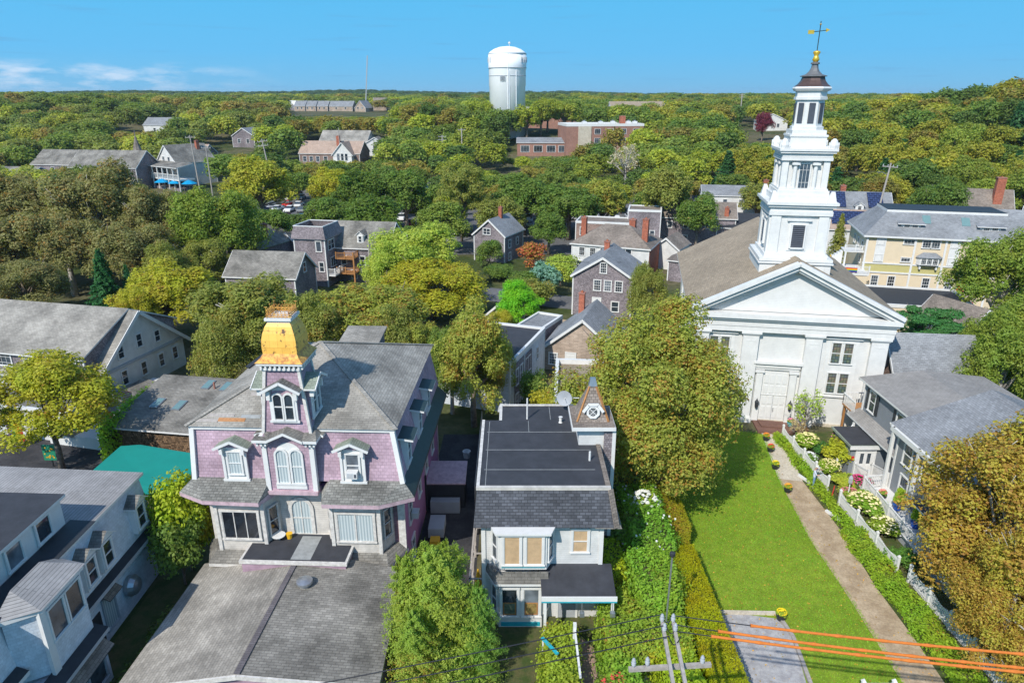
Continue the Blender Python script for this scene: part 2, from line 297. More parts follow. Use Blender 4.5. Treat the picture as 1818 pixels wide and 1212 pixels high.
def link(name, me, parent, loc=(0, 0, 0), rot=0, scale=None):
    o = bpy.data.objects.new(name, me); COL.objects.link(o); o.parent = parent; o.location = loc; o.rotation_euler = (0, 0, R(rot))
    if scale: o.scale = scale
    return o
# ---------------- windows and doors ----------------
_wc = {}
def window(par, x, y, z, w, h, rot=0, style='dh', trim='white', tw=.1, glass='glass', tilt=0):
    """centre (x,y,z) on the wall, outward normal = -y turned by rot"""
    key = (round(w, 2), round(h, 2), style, trim, tw, glass)
    if key not in _wc:
        T = M[trim]; b = MB(); g = MB(); a, c = w / 2, h / 2
        if style == 'arch':
            n = 10; pr = [(a * math.cos(math.pi * i / n), c - a + a * math.sin(math.pi * i / n)) for i in range(n + 1)]
            po = [((a + tw) * math.cos(math.pi * i / n), c - a + (a + tw) * math.sin(math.pi * i / n)) for i in range(n + 1)]
            pr = [(a, -c)] + pr + [(-a, -c)]; po = [(a + tw, -c)] + po + [(-a - tw, -c)]
            for i in range(len(pr) - 1):
                p, q, r_, s_ = pr[i], pr[i + 1], po[i + 1], po[i]
                b.faces([(p[0], -.07, p[1]), (q[0], -.07, q[1]), (r_[0], -.07, r_[1]), (s_[0], -.07, s_[1]), (p[0], .02, p[1]), (q[0], .02, q[1]), (r_[0], .02, r_[1]), (s_[0], .02, s_[1])], [(0, 3, 2, 1), (3, 7, 6, 2), (0, 1, 5, 4)], T)
            g.poly([(p[0], .0, p[1]) for p in reversed(pr)], M[glass]); b.box(-.02, .02, -.03, 0, -c, c - .02, T) if w > .9 else None
            b.box(-a - tw * 1.3, a + tw * 1.3, -.11, .02, -c - tw, -c, T); b.box(-a, a, -.035, -.002, -.03, .03, T)
        else:
            b.box(-a - tw, -a, -.06, .02, -c, c, T); b.box(a, a + tw, -.06, .02, -c, c, T)
            b.box(-a - tw - .02, a + tw + .02, -.075, .02, c, c + tw, T); b.box(-a - tw - .03, a + tw + .03, -.10, .02, -c - tw * .7, -c, T)
            s_ = .035
            b.box(-a, -a + s_, -.04, -.003, -c, c, T); b.box(a - s_, a, -.04, -.003, -c, c, T); b.box(-a + s_, a - s_, -.04, -.003, c - s_, c, T); b.box(-a + s_, a - s_, -.04, -.003, -c, -c + s_, T)
            if style in ('dh', 'six', 'pair'): b.box(-a + s_, a - s_, -.045, -.004, -.025, .025, T)
            if style in ('six', 'grid'):
                nx = 3 if style == 'grid' or w > .7 else 2; ny = 4
                for i in range(1, nx): q = -a + w * i / nx; b.box(q - .012, q + .012, -.03, -.005, -c + s_, c - s_, T)
                for i in (1, 3): q = -c + h * i / ny; b.box(-a + s_, a - s_, -.032, -.006, q - .012, q + .012, T)
            if style in ('pair', 'slide'): b.box(-.04, .04, -.05, -.002, -c + s_, c - s_, T)
            if style == 'triple':
                for q in (-w / 6, w / 6): b.box(q - .025, q + .025, -.045, -.002, -c + s_, c - s_, T)
            g.poly([(-a, 0, -c), (a, 0, -c), (a, 0, c), (-a, 0, c)], M[glass])
        _wc[key] = (b.mesh('window'), g.mesh('pane'))
    f, g = _wc[key]
    r = R(rot); nx, ny = math.sin(r), -math.cos(r)
    o = link('window', f, par, (x + nx * .02, y + ny * .02, z), rot)
    if tilt: o.rotation_euler = (R(tilt), 0, R(rot))
    link('pane', g, o); return o
def door(par, x, y, z, w, h, rot=0, colour='white', trim='white', lights=False):
    b = MB(); b.box(-w / 2, w / 2, -.05, .0, 0, h, M[colour])
    for i in (0, 1):
        for z0, z1 in ((.12, .45), (.52, .92)):
            if lights and z0 > .5: continue
            cx = (-.25 + .5 * i) * w; b.box(cx - w * .17, cx + w * .17, -.07, -.045, h * z0, h * z1, M[colour])
    b.box(-w / 2 - .12, -w / 2, -.08, .02, 0, h + .12, M[trim]); b.box(w / 2, w / 2 + .12, -.08, .02, 0, h + .12, M[trim]); b.box(-w / 2, w / 2, -.08, .02, h, h + .12, M[trim])
    r = R(rot); o = b.build('door', par); o.location = (x + math.sin(r) * .03, y - math.cos(r) * .03, z); o.rotation_euler = (0, 0, r)
    if lights:
        g = MB()
        for s in (-.2, .2): g.box(s * w - w * .1, s * w + w * .1, -.06, -.04, h * .52, h * .9, M['glass'])
        g.build('pane', o)
    MB().box(w * .38, w * .43, -.1, -.05, h * .44, h * .5, M['metal']).build('handle', o); return o
# ---------------- generic house ----------------
def sidept(W_, D, s, u, e=0.0):
    return {'F': (u, -e, 0), 'R': (W_ + e, u, 90), 'B': (u, D + e, 180), 'L': (-e, u, -90)}[s]
def house(name, label, cat, O, ang, W_, D, He, Hr, ax='x', roof='roofgrey', wall='wclap', trim='white', oz=0, ov=.3, wins=(), chim=(), group=None, doors=(), z0=-1.5, corner=True, th=.16, parapet=.25):
    t = thing(name, label, cat, (O[0], O[1], oz), ang, group); Wm, Rm, T = M[wall], M[roof], M[trim]
    b = MB(); P = [(0, 0), (W_, 0), (W_, D), (0, D)]
    e = 0.0
    if ax == 'y':
        m_ = W_ / 2; b.faces([(0, 0, z0), (W_, 0, z0), (W_, 0, He), (m_, 0, Hr), (0, 0, He)], [(0, 1, 2, 3, 4)], Wm); b.faces([(0, D, z0), (W_, D, z0), (W_, D, He), (m_, D, Hr), (0, D, He)], [(4, 3, 2, 1, 0)], Wm)
        b.poly([(0, D, z0), (0, 0, z0), (0, 0, He), (0, D, He)], Wm); b.poly([(W_, 0, z0), (W_, D, z0), (W_, D, He), (W_, 0, He)], Wm)
    elif ax == 'x':
        m_ = D / 2; b.poly([(0, 0, z0), (W_, 0, z0), (W_, 0, He), (0, 0, He)], Wm); b.poly([(W_, D, z0), (0, D, z0), (0, D, He), (W_, D, He)], Wm)
        b.poly([(W_, 0, z0), (W_, D, z0), (W_, D, He), (W_, m_, Hr), (W_, 0, He)], Wm); b.poly([(0, D, z0), (0, 0, z0), (0, 0, He), (0, m_, Hr), (0, D, He)], Wm)
    else: b.box(0, W_, 0, D, z0, He, Wm)
    b.build('wall', t)
    r = MB(); tr = MB(); s = ov
    if ax == 'y':
        sl = (Hr - He) / (W_ / 2); ze = He - sl * s + th; zr = Hr + th
        r.slab([(-s, -s, ze), (W_ / 2, -s, zr), (W_ / 2, D + s, zr), (-s, D + s, ze)][::-1], th, Rm, T); r.slab([(W_ / 2, -s, zr), (W_ + s, -s, ze), (W_ + s, D + s, ze), (W_ / 2, D + s, zr)][::-1], th, Rm, T)
        for yy in (-s - .03, D + s + .03):
            for x0, x1, za, zb in ((-s, W_ / 2, ze, zr), (W_ / 2, W_ + s, zr, ze)): tr.bar((x0, yy, za - .17), (x1, yy, zb - .17), .05, .24, T)
    elif ax == 'x':
        sl = (Hr - He) / (D / 2); ze = He - sl * s + th; zr = Hr + th
        r.slab([(-s, -s, ze), (-s, D / 2, zr), (W_ + s, D / 2, zr), (W_ + s, -s, ze)][::-1], th, Rm, T); r.slab([(-s, D / 2, zr), (-s, D + s, ze), (W_ + s, D + s, ze), (W_ + s, D / 2, zr)][::-1], th, Rm, T)
        for xx in (-s - .03, W_ + s + .03):
            for y0, y1, za, zb in ((-s, D / 2, ze, zr), (D / 2, D + s, zr, ze)): tr.bar((xx, y0, za - .17), (xx, y1, zb - .17), .05, .24, T)
    elif ax == 'hip':
        h = min(W_, D) / 2; a, c = (W_ - D) / 2 if W_ > D else 0, (D - W_) / 2 if D > W_ else 0; ze = He + th * .3; zr = Hr + th
        if W_ >= D: r0, r1 = (D / 2, D / 2, zr), (W_ - D / 2, D / 2, zr)
        else: r0, r1 = (W_ / 2, W_ / 2, zr), (W_ / 2, D - W_ / 2, zr)
        A, B, C_, D_ = (-s, -s, ze), (W_ + s, -s, ze), (W_ + s, D + s, ze), (-s, D + s, ze)
        if W_ >= D: r.poly([A, B, r1, r0], Rm).poly([B, C_, r1], Rm).poly([C_, D_, r0, r1], Rm).poly([D_, A, r0], Rm)
        else: r.poly([A, B, r0], Rm).poly([B, C_, r1, r0], Rm).poly([C_, D_, r1], Rm).poly([D_, A, r0, r1], Rm)
        tr.box(-s - .02, W_ + s + .02, -s - .02, D + s + .02, ze - .22, ze - .01, T)
    else:
        r.box(.2, W_ - .2, .2, D - .2, He - .1, He + .05, Rm)
        for q in ((-.08, W_ + .08, -.08, .2), (-.08, W_ + .08, D - .2, D + .08), (-.08, .2, .2, D - .2), (W_ - .2, W_ + .08, .2, D - .2)): tr.box(*q, He - .15, He + parapet, T)
    rf = r.build('roof', t)
    if corner:
        for x in (0, W_):
            for y in (0, D): tr.box(x - .06 if x == 0 else x - .1, x + .1 if x == 0 else x + .06, y - .06 if y == 0 else y - .1, y + .1 if y == 0 else y + .06, z0, He - .02 if ax != 'hip' else He - .15, T)
    if tr.v: tr.build('trim', t)
    for w in wins:
        sd_, u, z, w_, h_ = w[:5]; st = w[5] if len(w) > 5 else 'dh'; x, y, rt = sidept(W_, D, sd_, u)
        window(t, x, y, z, w_, h_, rt, st, trim)
    for sd_, u, z, w_, h_ in doors:
        x, y, rt = sidept(W_, D, sd_, u); door(t, x, y, z, w_, h_, rt)
    for cxx, cyy, zt, sz in chim:
        c = MB().box(cxx - sz / 2, cxx + sz / 2, cyy - sz / 2, cyy + sz / 2, He - .5, zt, M['brick']); c.box(cxx - sz / 2 - .06, cxx + sz / 2 + .06, cyy - sz / 2 - .06, cyy + sz / 2 + .06, zt - .02, zt + .1, M['brickp']); c.box(cxx - .12, cxx + .12, cyy - .12, cyy + .12, zt + .1, zt + .3, M['terrac'])
        c.build('chimney', rf)
    return t
# ---------------- ground, lawn, paths ----------------
def sst(a, b, x): x = min(1, max(0, (x - a) / (b - a))); return x * x * (3 - 2 * x)
def hz(x, y):
    h = 14 * sst(190, 430, y) + 4 * sst(430, 900, y)
    h += 20.5 * math.exp(-(((x - 195) / 95) ** 2 + ((y - 225) / 85) ** 2)) * sst(98, 175, y)
    h += 5 * math.exp(-(((x + 330) / 160) ** 2 + ((y - 420) / 160) ** 2))
    h += 7 * math.exp(-((x / 65) ** 2 + ((y - 308) / 28) ** 2))
    d = math.hypot(x, y)
    if d > 1100: h += sst(1100, 1900, d) * (5 + 3 * math.sin(math.atan2(x, y) * 9 + 1.2) + 2 * math.sin(math.atan2(x, y) * 23) + 9 * math.exp(-((math.atan2(x, y) + .27) / .2) ** 2))
    return h
def sheet(name, pts, z, m, kind='structure'):
    o = MB().poly([(p[0], p[1], z) for p in pts], m).build(name); o['kind'] = kind; return o
def terrain():
    xs = [-3000, -2200, -1700, -1300, -1000, -800, -650, -540] + list(range(-450, 451, 15)) + [540, 650, 800, 1000, 1300, 1700, 2200, 3000]
    ys = [-60, 0] + list(range(40, 500, 12)) + list(range(520, 1000, 60)) + list(range(1040, 2600, 110)) + [2800, 3400, 4500]
    v = [(x, y, hz(x, y)) for y in ys for x in xs]; n = len(xs)
    f = [(j * n + i, j * n + i + 1, (j + 1) * n + i + 1, (j + 1) * n + i) for j in range(len(ys) - 1) for i in range(n - 1)]
    b = MB(); b.faces(v, f, M['ground']); o = b.build('ground', smooth=True); o['kind'] = 'structure'
terrain()
sheet('lawn', [(10.5, 24), (19.0, 24), (19.3, 28.5), (19.3, 37.2), (20.0, 44.8), (21.3, 52.0), (17, 53.5), (13, 54), (12.3, 48), (12.0, 41), (11.4, 35.7), (11, 29.7)], .008, M['lawn'])
sheet('path', [(20.0, 44.8), (21.7, 44.4), (22.9, 52.3), (21.3, 52.3)], .03, M['conc'])
sheet('soil_path', [(19.0, 22), (21.0, 22), (21.3, 28.5), (21.3, 32.9), (21.75, 37.8), (21.7, 44.4), (20.0, 44.8), (19.3, 37.2), (19.3, 32.4)], .024, M['dirt'])
sheet('driveway', [(10.9, 22), (14.2, 22), (14.4, 25.8), (14.9, 28.6), (14.6, 30.2), (12.6, 30.6), (11.1, 30.4)], .016, M['gravel'])
sheet('garden_bed', [(21.6, 24), (27.2, 24), (27.4, 52.5), (22.95, 52.3), (21.7, 44.4), (21.9, 37.8), (21.5, 32.9)], .012, M['weeds'])
sheet('front_yard', [(-1.8, 20), (8.8, 20), (8.8, 42), (5.0, 42), (5, 30.4), (-1.6, 30.4)], .012, M['weeds'])
sheet('garden_path', [(3.2, 22), (4.3, 22), (4.6, 27.6), (3.7, 28.9), (3.0, 28.2)], .03, M['brickpave'])
sheet('garden_walk', [(5.6, 22), (7.0, 22), (7.0, 28.5), (6.2, 29.2), (6.0, 25)], .028, M['conc'])
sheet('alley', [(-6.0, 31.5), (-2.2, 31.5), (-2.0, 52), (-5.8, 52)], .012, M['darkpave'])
sheet('side_alley', [(-21, 20), (-17.2, 20), (-16.9, 36.5), (-21, 36.5)], .012, M['weeds'])
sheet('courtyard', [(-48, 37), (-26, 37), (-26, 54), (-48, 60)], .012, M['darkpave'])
sheet('street', [(-14, 96), (20, 84), (24, 88), (-12, 103)], .02, M['asphalt'])
sheet('back_lane', [(6, 84), (12, 82), (-1, 62), (-5, 62)], .014, M['dirt'])
sheet('car_park', [(-66, 130), (-52, 118), (14, 128), (52, 150), (52, 236), (-66, 236)], .02, M['asphalt']) if False else None
b = MB()   # the car park follows the rising ground
for j in range(12):
    y0, y1 = 122 + j * 9, 131 + j * 9
    for i in range(9):
        x0, x1 = -66 + i * 13, -53 + i * 13; b.poly([(x0, y0, hz(x0, y0) + .05), (x1, y0, hz(x1, y0) + .05), (x1, y1, hz(x1, y1) + .05), (x0, y1, hz(x0, y1) + .05)], M['asphalt'])
b.build('car_park')['kind'] = 'structure'
b = MB(); b.bar((11.2, 30.65, .08), (14.6, 30.55, .08), .18, .16, M['conc']); b.bar((14.75, 30.0, .08), (14.9, 28.8, .08), .18, .16, M['woodg']); b.bar((14.9, 28.8, .08), (14.4, 24.2, .08), .18, .16, M['woodg'])
tag(b.build('timber_edging'), 'low timber edging framing the gravel driveway beside the lawn', 'edging')

# ---------------- church ----------------
CH = thing('church', 'tall white meeting house with columned facade and three tiered steeple', 'church', (23.1, 54.3, 0), -10.5)
T = M['churcht']; C_ = M['church']
L0, L1, DP = -7.6, 7.95, 21.0
b = MB(); b.poly([(L0, 0, -.3), (L1, 0, -.3), (L1, 0, 8.6), (L0, 0, 8.6)], C_); b.poly([(L0, DP, -.3), (L0, 0, -.3), (L0, 0, 10), (L0, DP, 10)], C_); b.poly([(L1, 0, -.3), (L1, DP, -.3), (L1, DP, 10), (L1, 0, 10)], C_)
b.faces([(L0, DP, -.3), (L1, DP, -.3), (L1, DP, 10), (.1, DP, 14.1), (L0, DP, 10)], [(4, 3, 2, 1, 0)], C_); b.build('wall', CH)
MB().poly([(L0, -.05, 10.1), (L1, -.05, 10.1), (.1, -.05, 14.05)], C_).build('tympanum', CH)
b = MB().box(L0 - .1, L1 + .1, -.12, DP + .05, -.5, .25, M['conc']); b.build('foundation', CH)
b = MB()
b.box(L0 - .25, L1 + .25, -.50, .0, 8.4, 8.85, T).box(L0 - .30, L1 + .30, -.55, 0, 8.88, 9.4, T).box(L0 - .45, L1 + .45, -.75, 0, 9.43, 9.62, T).box(L0 - .6, L1 + .6, -.95, 0, 9.65, 10.05, T)
for x0, x1 in ((L0 - .3, L0), (L1, L1 + .3)): b.box(x0, x1, 0, DP + .2, 8.6, 9.6, T); b.box(x0 - .2 if x0 < 0 else x0, x1 if x0 < 0 else x1 + .2, 0, DP + .3, 9.62, 10.0, T)
b.build('entablature', CH)
b = MB()                                            # raking cornice in two steps
for s, xe in ((-1, L0 - .62), (1, L1 + .62)):
    for (w, h, dz, yo) in ((.42, .30, .10, -.80), (.30, .34, -.24, -.66), (.2, .2, -.52, -.55)):
        b.bar((xe, yo + .1 * 0, 10.15 + dz), (.1, yo, 14.35 + dz), w * 1.6, h, T)
b.build('pediment_cornice', CH)
b = MB(); e0, e1 = L0 - .7, L1 + .7; rm = M['rooftan']
b.slab([(e0, -.95, 10.25), (.1, -.95, 14.62), (.1, DP + .4, 14.62), (e0, DP + .4, 10.25)][::-1], .16, rm, T); b.slab([(.1, -.95, 14.62), (e1, -.95, 10.25), (e1, DP + .4, 10.25), (.1, DP + .4, 14.62)][::-1], .16, rm, T); b.build('roof', CH)
for cx_ in (-6.95, -2.85, 2.2, 7.3):
    b = MB(); b.box(cx_ - .65, cx_ + .65, -.38, .0, .0, 8.1, T); b.box(cx_ - .72, cx_ + .72, -.46, 0, 8.1, 8.22, T).box(cx_ - .82, cx_ + .82, -.56, 0, 8.22, 8.40, T); b.box(cx_ - .78, cx_ + .78, -.5, 0, -.2, .45, T); b.box(cx_ - .7, cx_ + .7, -.43, 0, .45, .6, T); b.box(cx_ - .4, cx_ + .4, -.4, -.385, 7.55, 7.62, T); b.build('pilaster', CH)
for sx in (-5.35, 4.58):                            # paired stained windows in a two-storey panel
    b = MB(); b.box(sx - 1.25, sx + 1.25, -.03, 0, 2.85, 8.1, T); b.box(sx - 1.45, sx + 1.45, -.22, 0, 8.06, 8.22, T); b.box(sx - 1.4, sx + 1.4, -.16, 0, 2.82, 2.95, T); b.build('window_surround', CH)
    for dx in (-.47, .47):
        for zc in (6.8, 4.1): window(CH, sx + dx, -.04, zc, .74, 1.85, 0, 'dh', 'churcht', .06, 'stained')
dx = -.38; b = MB(); b.box(dx - 2.0, dx + 2.0, -.45, 0, 5.55, 5.75, T).box(dx - 1.85, dx + 1.85, -.28, 0, 5.2, 5.55, T).box(dx - 1.8, dx + 1.8, -.18, 0, 4.98, 5.2, T)
for s in (-1, 1): b.box(dx + s * 1.1, dx + s * 1.65, -.26, 0, .15, 4.72, T); b.box(dx + s * 1.0, dx + s * 1.78, -.34, 0, 4.72, 4.92, T)
b.build('door_surround', CH)
b = MB(); b.box(dx - 1.05, dx + 1.05, -.08, 0, .2, 4.75, M['white'])
for c in (-.75, -.26, .26, .75):
    for z0, z1 in ((.45, 1.5), (1.75, 2.5), (2.8, 3.5), (3.7, 4.5)): b.box(dx + c - .17, dx + c + .17, -.12, -.085, z0, z1, M['white'])
b.box(dx - .02, dx + .02, -.11, -.085, .2, 2.62, M['greyp']); b.box(dx - 1.05, dx + 1.05, -.14, -.085, 2.62, 2.7, M['white'])
d = b.build('door', CH); MB().box(dx + .08, dx + .12, -.2, -.12, 1.1, 1.45, M['metal']).build('handle', d)
for lx, lz in ((-1.75, 1.9), (1.0, 1.9)):
    b = MB(); b.box(lx - .08, lx + .08, -.4, -.26, lz - .12, lz + .12, M['blackd']); b.lathe([(.06, lz - .45), (.13, lz - .35), (.16, lz + .12), (.20, lz + .14), (.05, lz + .38), (.02, lz + .5)], M['blackd'], 6, (lx, -.5)); b.build('wall_lantern', CH)
for y in (3.5, 8, 12.5, 17): window(CH, L0, y, 5, 1.1, 5.2, -90, 'grid', 'churcht'); window(CH, L1, y, 5, 1.1, 5.2, 90, 'grid', 'churcht')
# steeple: square stages, each a part
SX, SY = .12, 3.85
def sq(h): return (SX - h, SX + h, SY - h, SY + h)
ST = MB()
ST.box(*sq(2.8), 9.5, 14.2, C_); ST.box(*sq(2.88), 14.2, 14.42, T).box(*sq(2.95), 14.0, 14.12, T); ST.box(*sq(2.5), 14.42, 14.75, T)
for s in (-1, 1): ST.box(SX - 2.3, SX + 2.3, SY + s * 2.82, SY + s * 2.85, 12.0, 13.8, T)
ST.build('steeple_base', CH)
b = MB(); b.box(*sq(2.2), 14.7, 18.0, C_)
for i in range(4):
    a = R(90 * i); cs, sn = round(math.cos(a)), round(math.sin(a))
    def q(x0, x1, o0, o1, z0, z1, m, mb):
        p = [(x0, -o1), (x1, -o0)]; xs = []; ys = []
        for x, y in p: xs.append(SX + x * cs - y * sn); ys.append(SY + x * sn + y * cs)
        mb.box(min(xs), max(xs), min(ys), max(ys), z0, z1, m)
    for s in (-1, 1): q(s * 1.85 - .38, s * 1.85 + .38, 2.19, 2.36 + .02 * (i % 2), 14.75, 17.9, T, b)
    q(-.75, .75, 2.19, 2.27, 15.0, 17.5, T, b); q(-.95, .95, 2.27, 2.42, 17.45, 17.6, T, b)
    for z in np.arange(15.0, 17.8, .42): q(-2.24, 2.24, 2.19, 2.375 + .02 * (i % 2), z, z + .02, M['greyp'], b) if False else None
b.box(*sq(2.45), 17.9, 18.25, T).box(*sq(2.4), 18.25, 18.55, T).box(*sq(2.6), 18.57, 18.75, T).box(*sq(2.75), 18.77, 19.0, T).box(*sq(2.2), 19.0, 19.5, T)
for sx in (-1, 1):
    for sy in (-1, 1): b.frus((SX + sx * 2.2 - .35, SX + sx * 2.2 + .35, SY + sy * 2.2 - .35, SY + sy * 2.2 + .35), 19.0, (SX + sx * 2.25 - .12, SX + sx * 2.25 + .12, SY + sy * 2.25 - .12, SY + sy * 2.25 + .12), 19.85, T)
b.build('belfry_stage', CH)
for i in range(4):
    a = R(90 * i); b = MB(); b.box(-.48, .48, -.02, .03, -.92, .92, M['blackd'])
    for z in np.arange(-.88, .9, .16): b.faces([(-.46, -.03, z), (.46, -.03, z), (.46, -.12, z + .02), (-.46, -.12, z + .02), (-.46, -.03, z + .13), (.46, -.03, z + .13)], [(0, 1, 2, 3), (3, 2, 5, 4)], M['darkwin'])
    b.box(-.6, -.48, -.14, .03, -1.0, 1.0, T).box(.48, .6, -.14, .03, -1.0, 1.0, T).box(-.48, .48, -.14, .03, .92, 1.04, T).box(-.48, .48, -.14, .03, -1.04, -.92, T)
    o = b.build('louvre', CH); o.location = (SX + math.sin(a) * 2.29, SY - math.cos(a) * 2.29, 16.2); o.rotation_euler = (0, 0, a)
b = MB(); b.box(*sq(1.55), 19.4, 22.3, C_)
b.box(*sq(2.0), 19.45, 19.85, T); b.box(*sq(1.9), 19.85, 20.0, T)
for i in range(4):
    a = R(90 * i); cs, sn = round(math.cos(a)), round(math.sin(a))
    for s in (-1, 1):
        q(s * 1.55 - .22, s * 1.55 + .22, 1.54, 1.80 + .02 * (i % 2), 19.9, 22.2, T, b)
        x, y = s * .78, -1.72; b.lathe([(.2, 20.0), (.17, 20.15), (.16, 21.6), (.15, 21.8), (.22, 21.85), (.24, 22.05)], T, 10, (SX + x * cs - y * sn, SY + x * sn + y * cs)); q(s * .78 - .3, s * .78 + .3, 1.56, 1.98, 21.86, 22.02, T, b)
b.box(*sq(1.95), 22.2, 22.45, T).box(*sq(1.9), 22.47, 22.75, T).box(*sq(2.1), 22.77, 22.92, T).box(*sq(2.2), 22.94, 23.12, T).box(*sq(1.7), 23.12, 23.3, T)
for sx in (-1, 1):
    for sy in (-1, 1): b.lathe([(.34, 23.1), (.36, 23.4), (.25, 23.75), (.1, 23.9)], T, 8, (SX + sx * 1.85, SY + sy * 1.85)); b.box(SX + sx * 1.85 - .38, SX + sx * 1.85 + .38, SY + sy * 1.85 - .1, SY + sy * 1.85 + .1, 23.12, 23.6, T)
b.build('column_stage', CH)
for i in range(4): a = 90 * i; window(CH, SX + math.sin(R(a)) * 1.56, SY - math.cos(R(a)) * 1.56, 20.95, .82, 1.95, a, 'grid', 'churcht', .06)
b = MB(); b.box(*sq(1.38), 23.2, 24.0, T).box(*sq(1.45), 24.0, 24.15, T).box(*sq(1.3), 24.15, 24.5, T); o8 = math.pi / 8
b.lathe([(1.3, 24.45), (1.3, 24.75), (1.16, 24.78), (1.1, 26.75), (1.28, 26.78), (1.28, 26.98), (1.2, 27.0), (1.2, 27.4), (1.38, 27.45), (1.5, 27.62), (1.42, 27.75)], T, 8, (SX, SY), o8); b.build('lantern_stage', CH)
b = MB()
for i in range(8):
    a = math.pi / 4 * i; r0 = 1.075; nx, ny = math.sin(a), -math.cos(a); tx, ty = -ny, nx; c = (SX + nx * r0, SY + ny * r0)
    b.faces([(c[0] + tx * s + nx * .03, c[1] + ty * s + ny * .03, z) for s, z in ((-.24, 25.0), (.24, 25.0), (.24, 26.55), (-.24, 26.55))], [(0, 1, 2, 3)], M['darkwin'])
b.build('lantern_louvres', CH)
b = MB(); b.lathe([(1.42, 27.75), (1.15, 27.95), (.95, 28.2), (.85, 28.5)], M['copper'], 8, (SX, SY), o8); b.lathe([(1.02, 28.5), (1.02, 28.56), (.62, 28.68), (.40, 28.9), (.28, 29.15), (.24, 29.4), (.34, 29.42), (.34, 29.52), (.15, 29.6)], M['lead'], 8, (SX, SY), o8); b.build('spire_roof', CH)
wv = MB(); wv.lathe([(.15, 29.55), (.28, 29.75), (.20, 29.95), (.16, 30.05), (.28, 30.25), (.26, 30.35), (.08, 30.4)], M['leafgold'], 12, (SX, SY)); f_ = wv.build('finial', CH, True)
b = MB(); b.tube([(SX, SY, 30.35), (SX, SY, 32.5)], .035, M['dkgreen'], 6); b.tube([(SX - .45, SY, 31.75), (SX + .5, SY, 31.85)], .03, M['dkgreen'], 6)
b.faces([(SX + .45, SY - .02, 31.70), (SX + .75, SY - .02, 31.87), (SX + .45, SY - .02, 32.0), (SX + .45, SY + .02, 31.70), (SX + .75, SY + .02, 31.87), (SX + .45, SY + .02, 32.0)], [(0, 1, 2), (5, 4, 3), (0, 3, 4, 1), (1, 4, 5, 2), (2, 5, 3, 0)], M['leafgold'])
b.box(SX - .85, SX - .4, SY - .02, SY + .02, 31.6, 31.88, M['leafgold']); b.lathe([(.02, 32.2), (.09, 32.28), (.02, 32.36)], M['leafgold'], 8, (SX, SY)); b.build('weathervane', CH)
# entrance deck, pots
b = MB(); b.prism([(-1.9, -.1), (-1.7, -2.4), (.7, -2.5), (2.6, -1.4), (2.6, -.1)][::-1], 0, .18, M['deck']); b.prism([(-1.5, -.5), (-1.3, -1.6), (.5, -1.6), (.5, -.5)][::-1], .18, .32, M['deck'])
dk = tag(b.build('entrance_deck'), 'low brown timber deck ramp before the church door', 'deck'); dk.location = (23.1, 54.3, 0); dk.rotation_euler = (0, 0, R(-10.5))

# ---------------- pink house ----------------
PK = thing('pink_mansion', 'pink and lilac mansard house with golden domed tower', 'house', (-17.2, 33.8, 0), -2.3)
p, pt, ot, sh = M['pink'], M['pinktrim'], M['oldtrim'], M['roofold']
b = MB(); b.box(0, 11, 0, 13.2, -1, 6.4, M['purple']); b.build('wall', PK)
b = MB(); b.poly([(0, -.015, 2.6), (1, -.015, 2.6), (1, -.015, 6.2), (0, -.015, 6.2)], M['pinkold']).poly([(10, -.015, 2.6), (11, -.015, 2.6), (11, -.015, 6.2), (10, -.015, 6.2)], M['pinkold']); b.poly([(3.2, -.02, 2.6), (7.3, -.02, 2.6), (7.3, -.02, 6.2), (3.2, -.02, 6.2)], M['oldwhite']); b.build('front_panel', PK)
b = MB()
for x in (-.12, 10.72): b.box(x, x + .4, -.14, -.02, 2.4, 6.25, ot)
b.box(-.2, 11.2, -.1, -.02, 6.0, 6.3, pt)
for i in range(22): q_ = .4 + i * .49; b.box(q_, q_ + .1, -.35, -.1, 6.02, 6.2, pt)
b.build('corner_boards', PK)
for nm, X0, X1 in (('bay', .75, 3.4), ('bay', 7.25, 9.9)):
    pl = [(X0 - .55, 0), (X0, -1.15), (X1, -1.15), (X1 + .55, 0)]; b = MB(); b.prism(pl, 2.75, 6.15, M['oldwhite'])
    for (x, y) in pl[1:3]: b.box(x - .1, x + .1, y - .08, y + .1, 2.75, 6.15, ot)
    b.prism([(X0 - .8, 0), (X0 - .1, -1.4), (X1 + .1, -1.4), (X1 + .8, 0)], 5.95, 6.28, pt)
    for i in range(7): q_ = X0 + .15 + i * .38; b.box(q_, q_ + .1, -1.55, -1.4, 6.02, 6.2, pt)
    B_ = b.build('bay', PK); xm = (X0 + X1) / 2
    window(B_, xm, -1.17, 4.45, 2.0, 1.75, 0, 'triple' if X0 < 3 else 'slide', 'oldtrim', .12, 'glass' if X0 < 3 else 'curtain'); window(B_, X1 + .3, -.58, 4.45, .62, 1.75, 64, 'dh', 'oldtrim', .07); window(B_, X0 - .3, -.58, 4.45, .62, 1.75, -64, 'dh', 'oldtrim', .07)
    sk = MB(); sk.faces([(X0 - .9, -.0, 2.75), (X0 - .3, -1.2, 2.78), (X1 + .3, -1.2, 2.78), (X1 + .9, 0, 2.75), (X0 - 1.3, -.0, 2.35), (X0 - .5, -1.9, 2.35), (X1 + .5, -1.9, 2.35), (X1 + 1.3, 0, 2.35)], [(0, 4, 5, 1), (1, 5, 6, 2), (2, 6, 7, 3), (0, 1, 2, 3)], M['roofgrey']); sk.prism([(X0 - 1.3, 0), (X0 - .5, -1.9), (X1 + .5, -1.9), (X1 + 1.3, 0)], 2.15, 2.34, ot); sk.build('bay_skirt', B_)
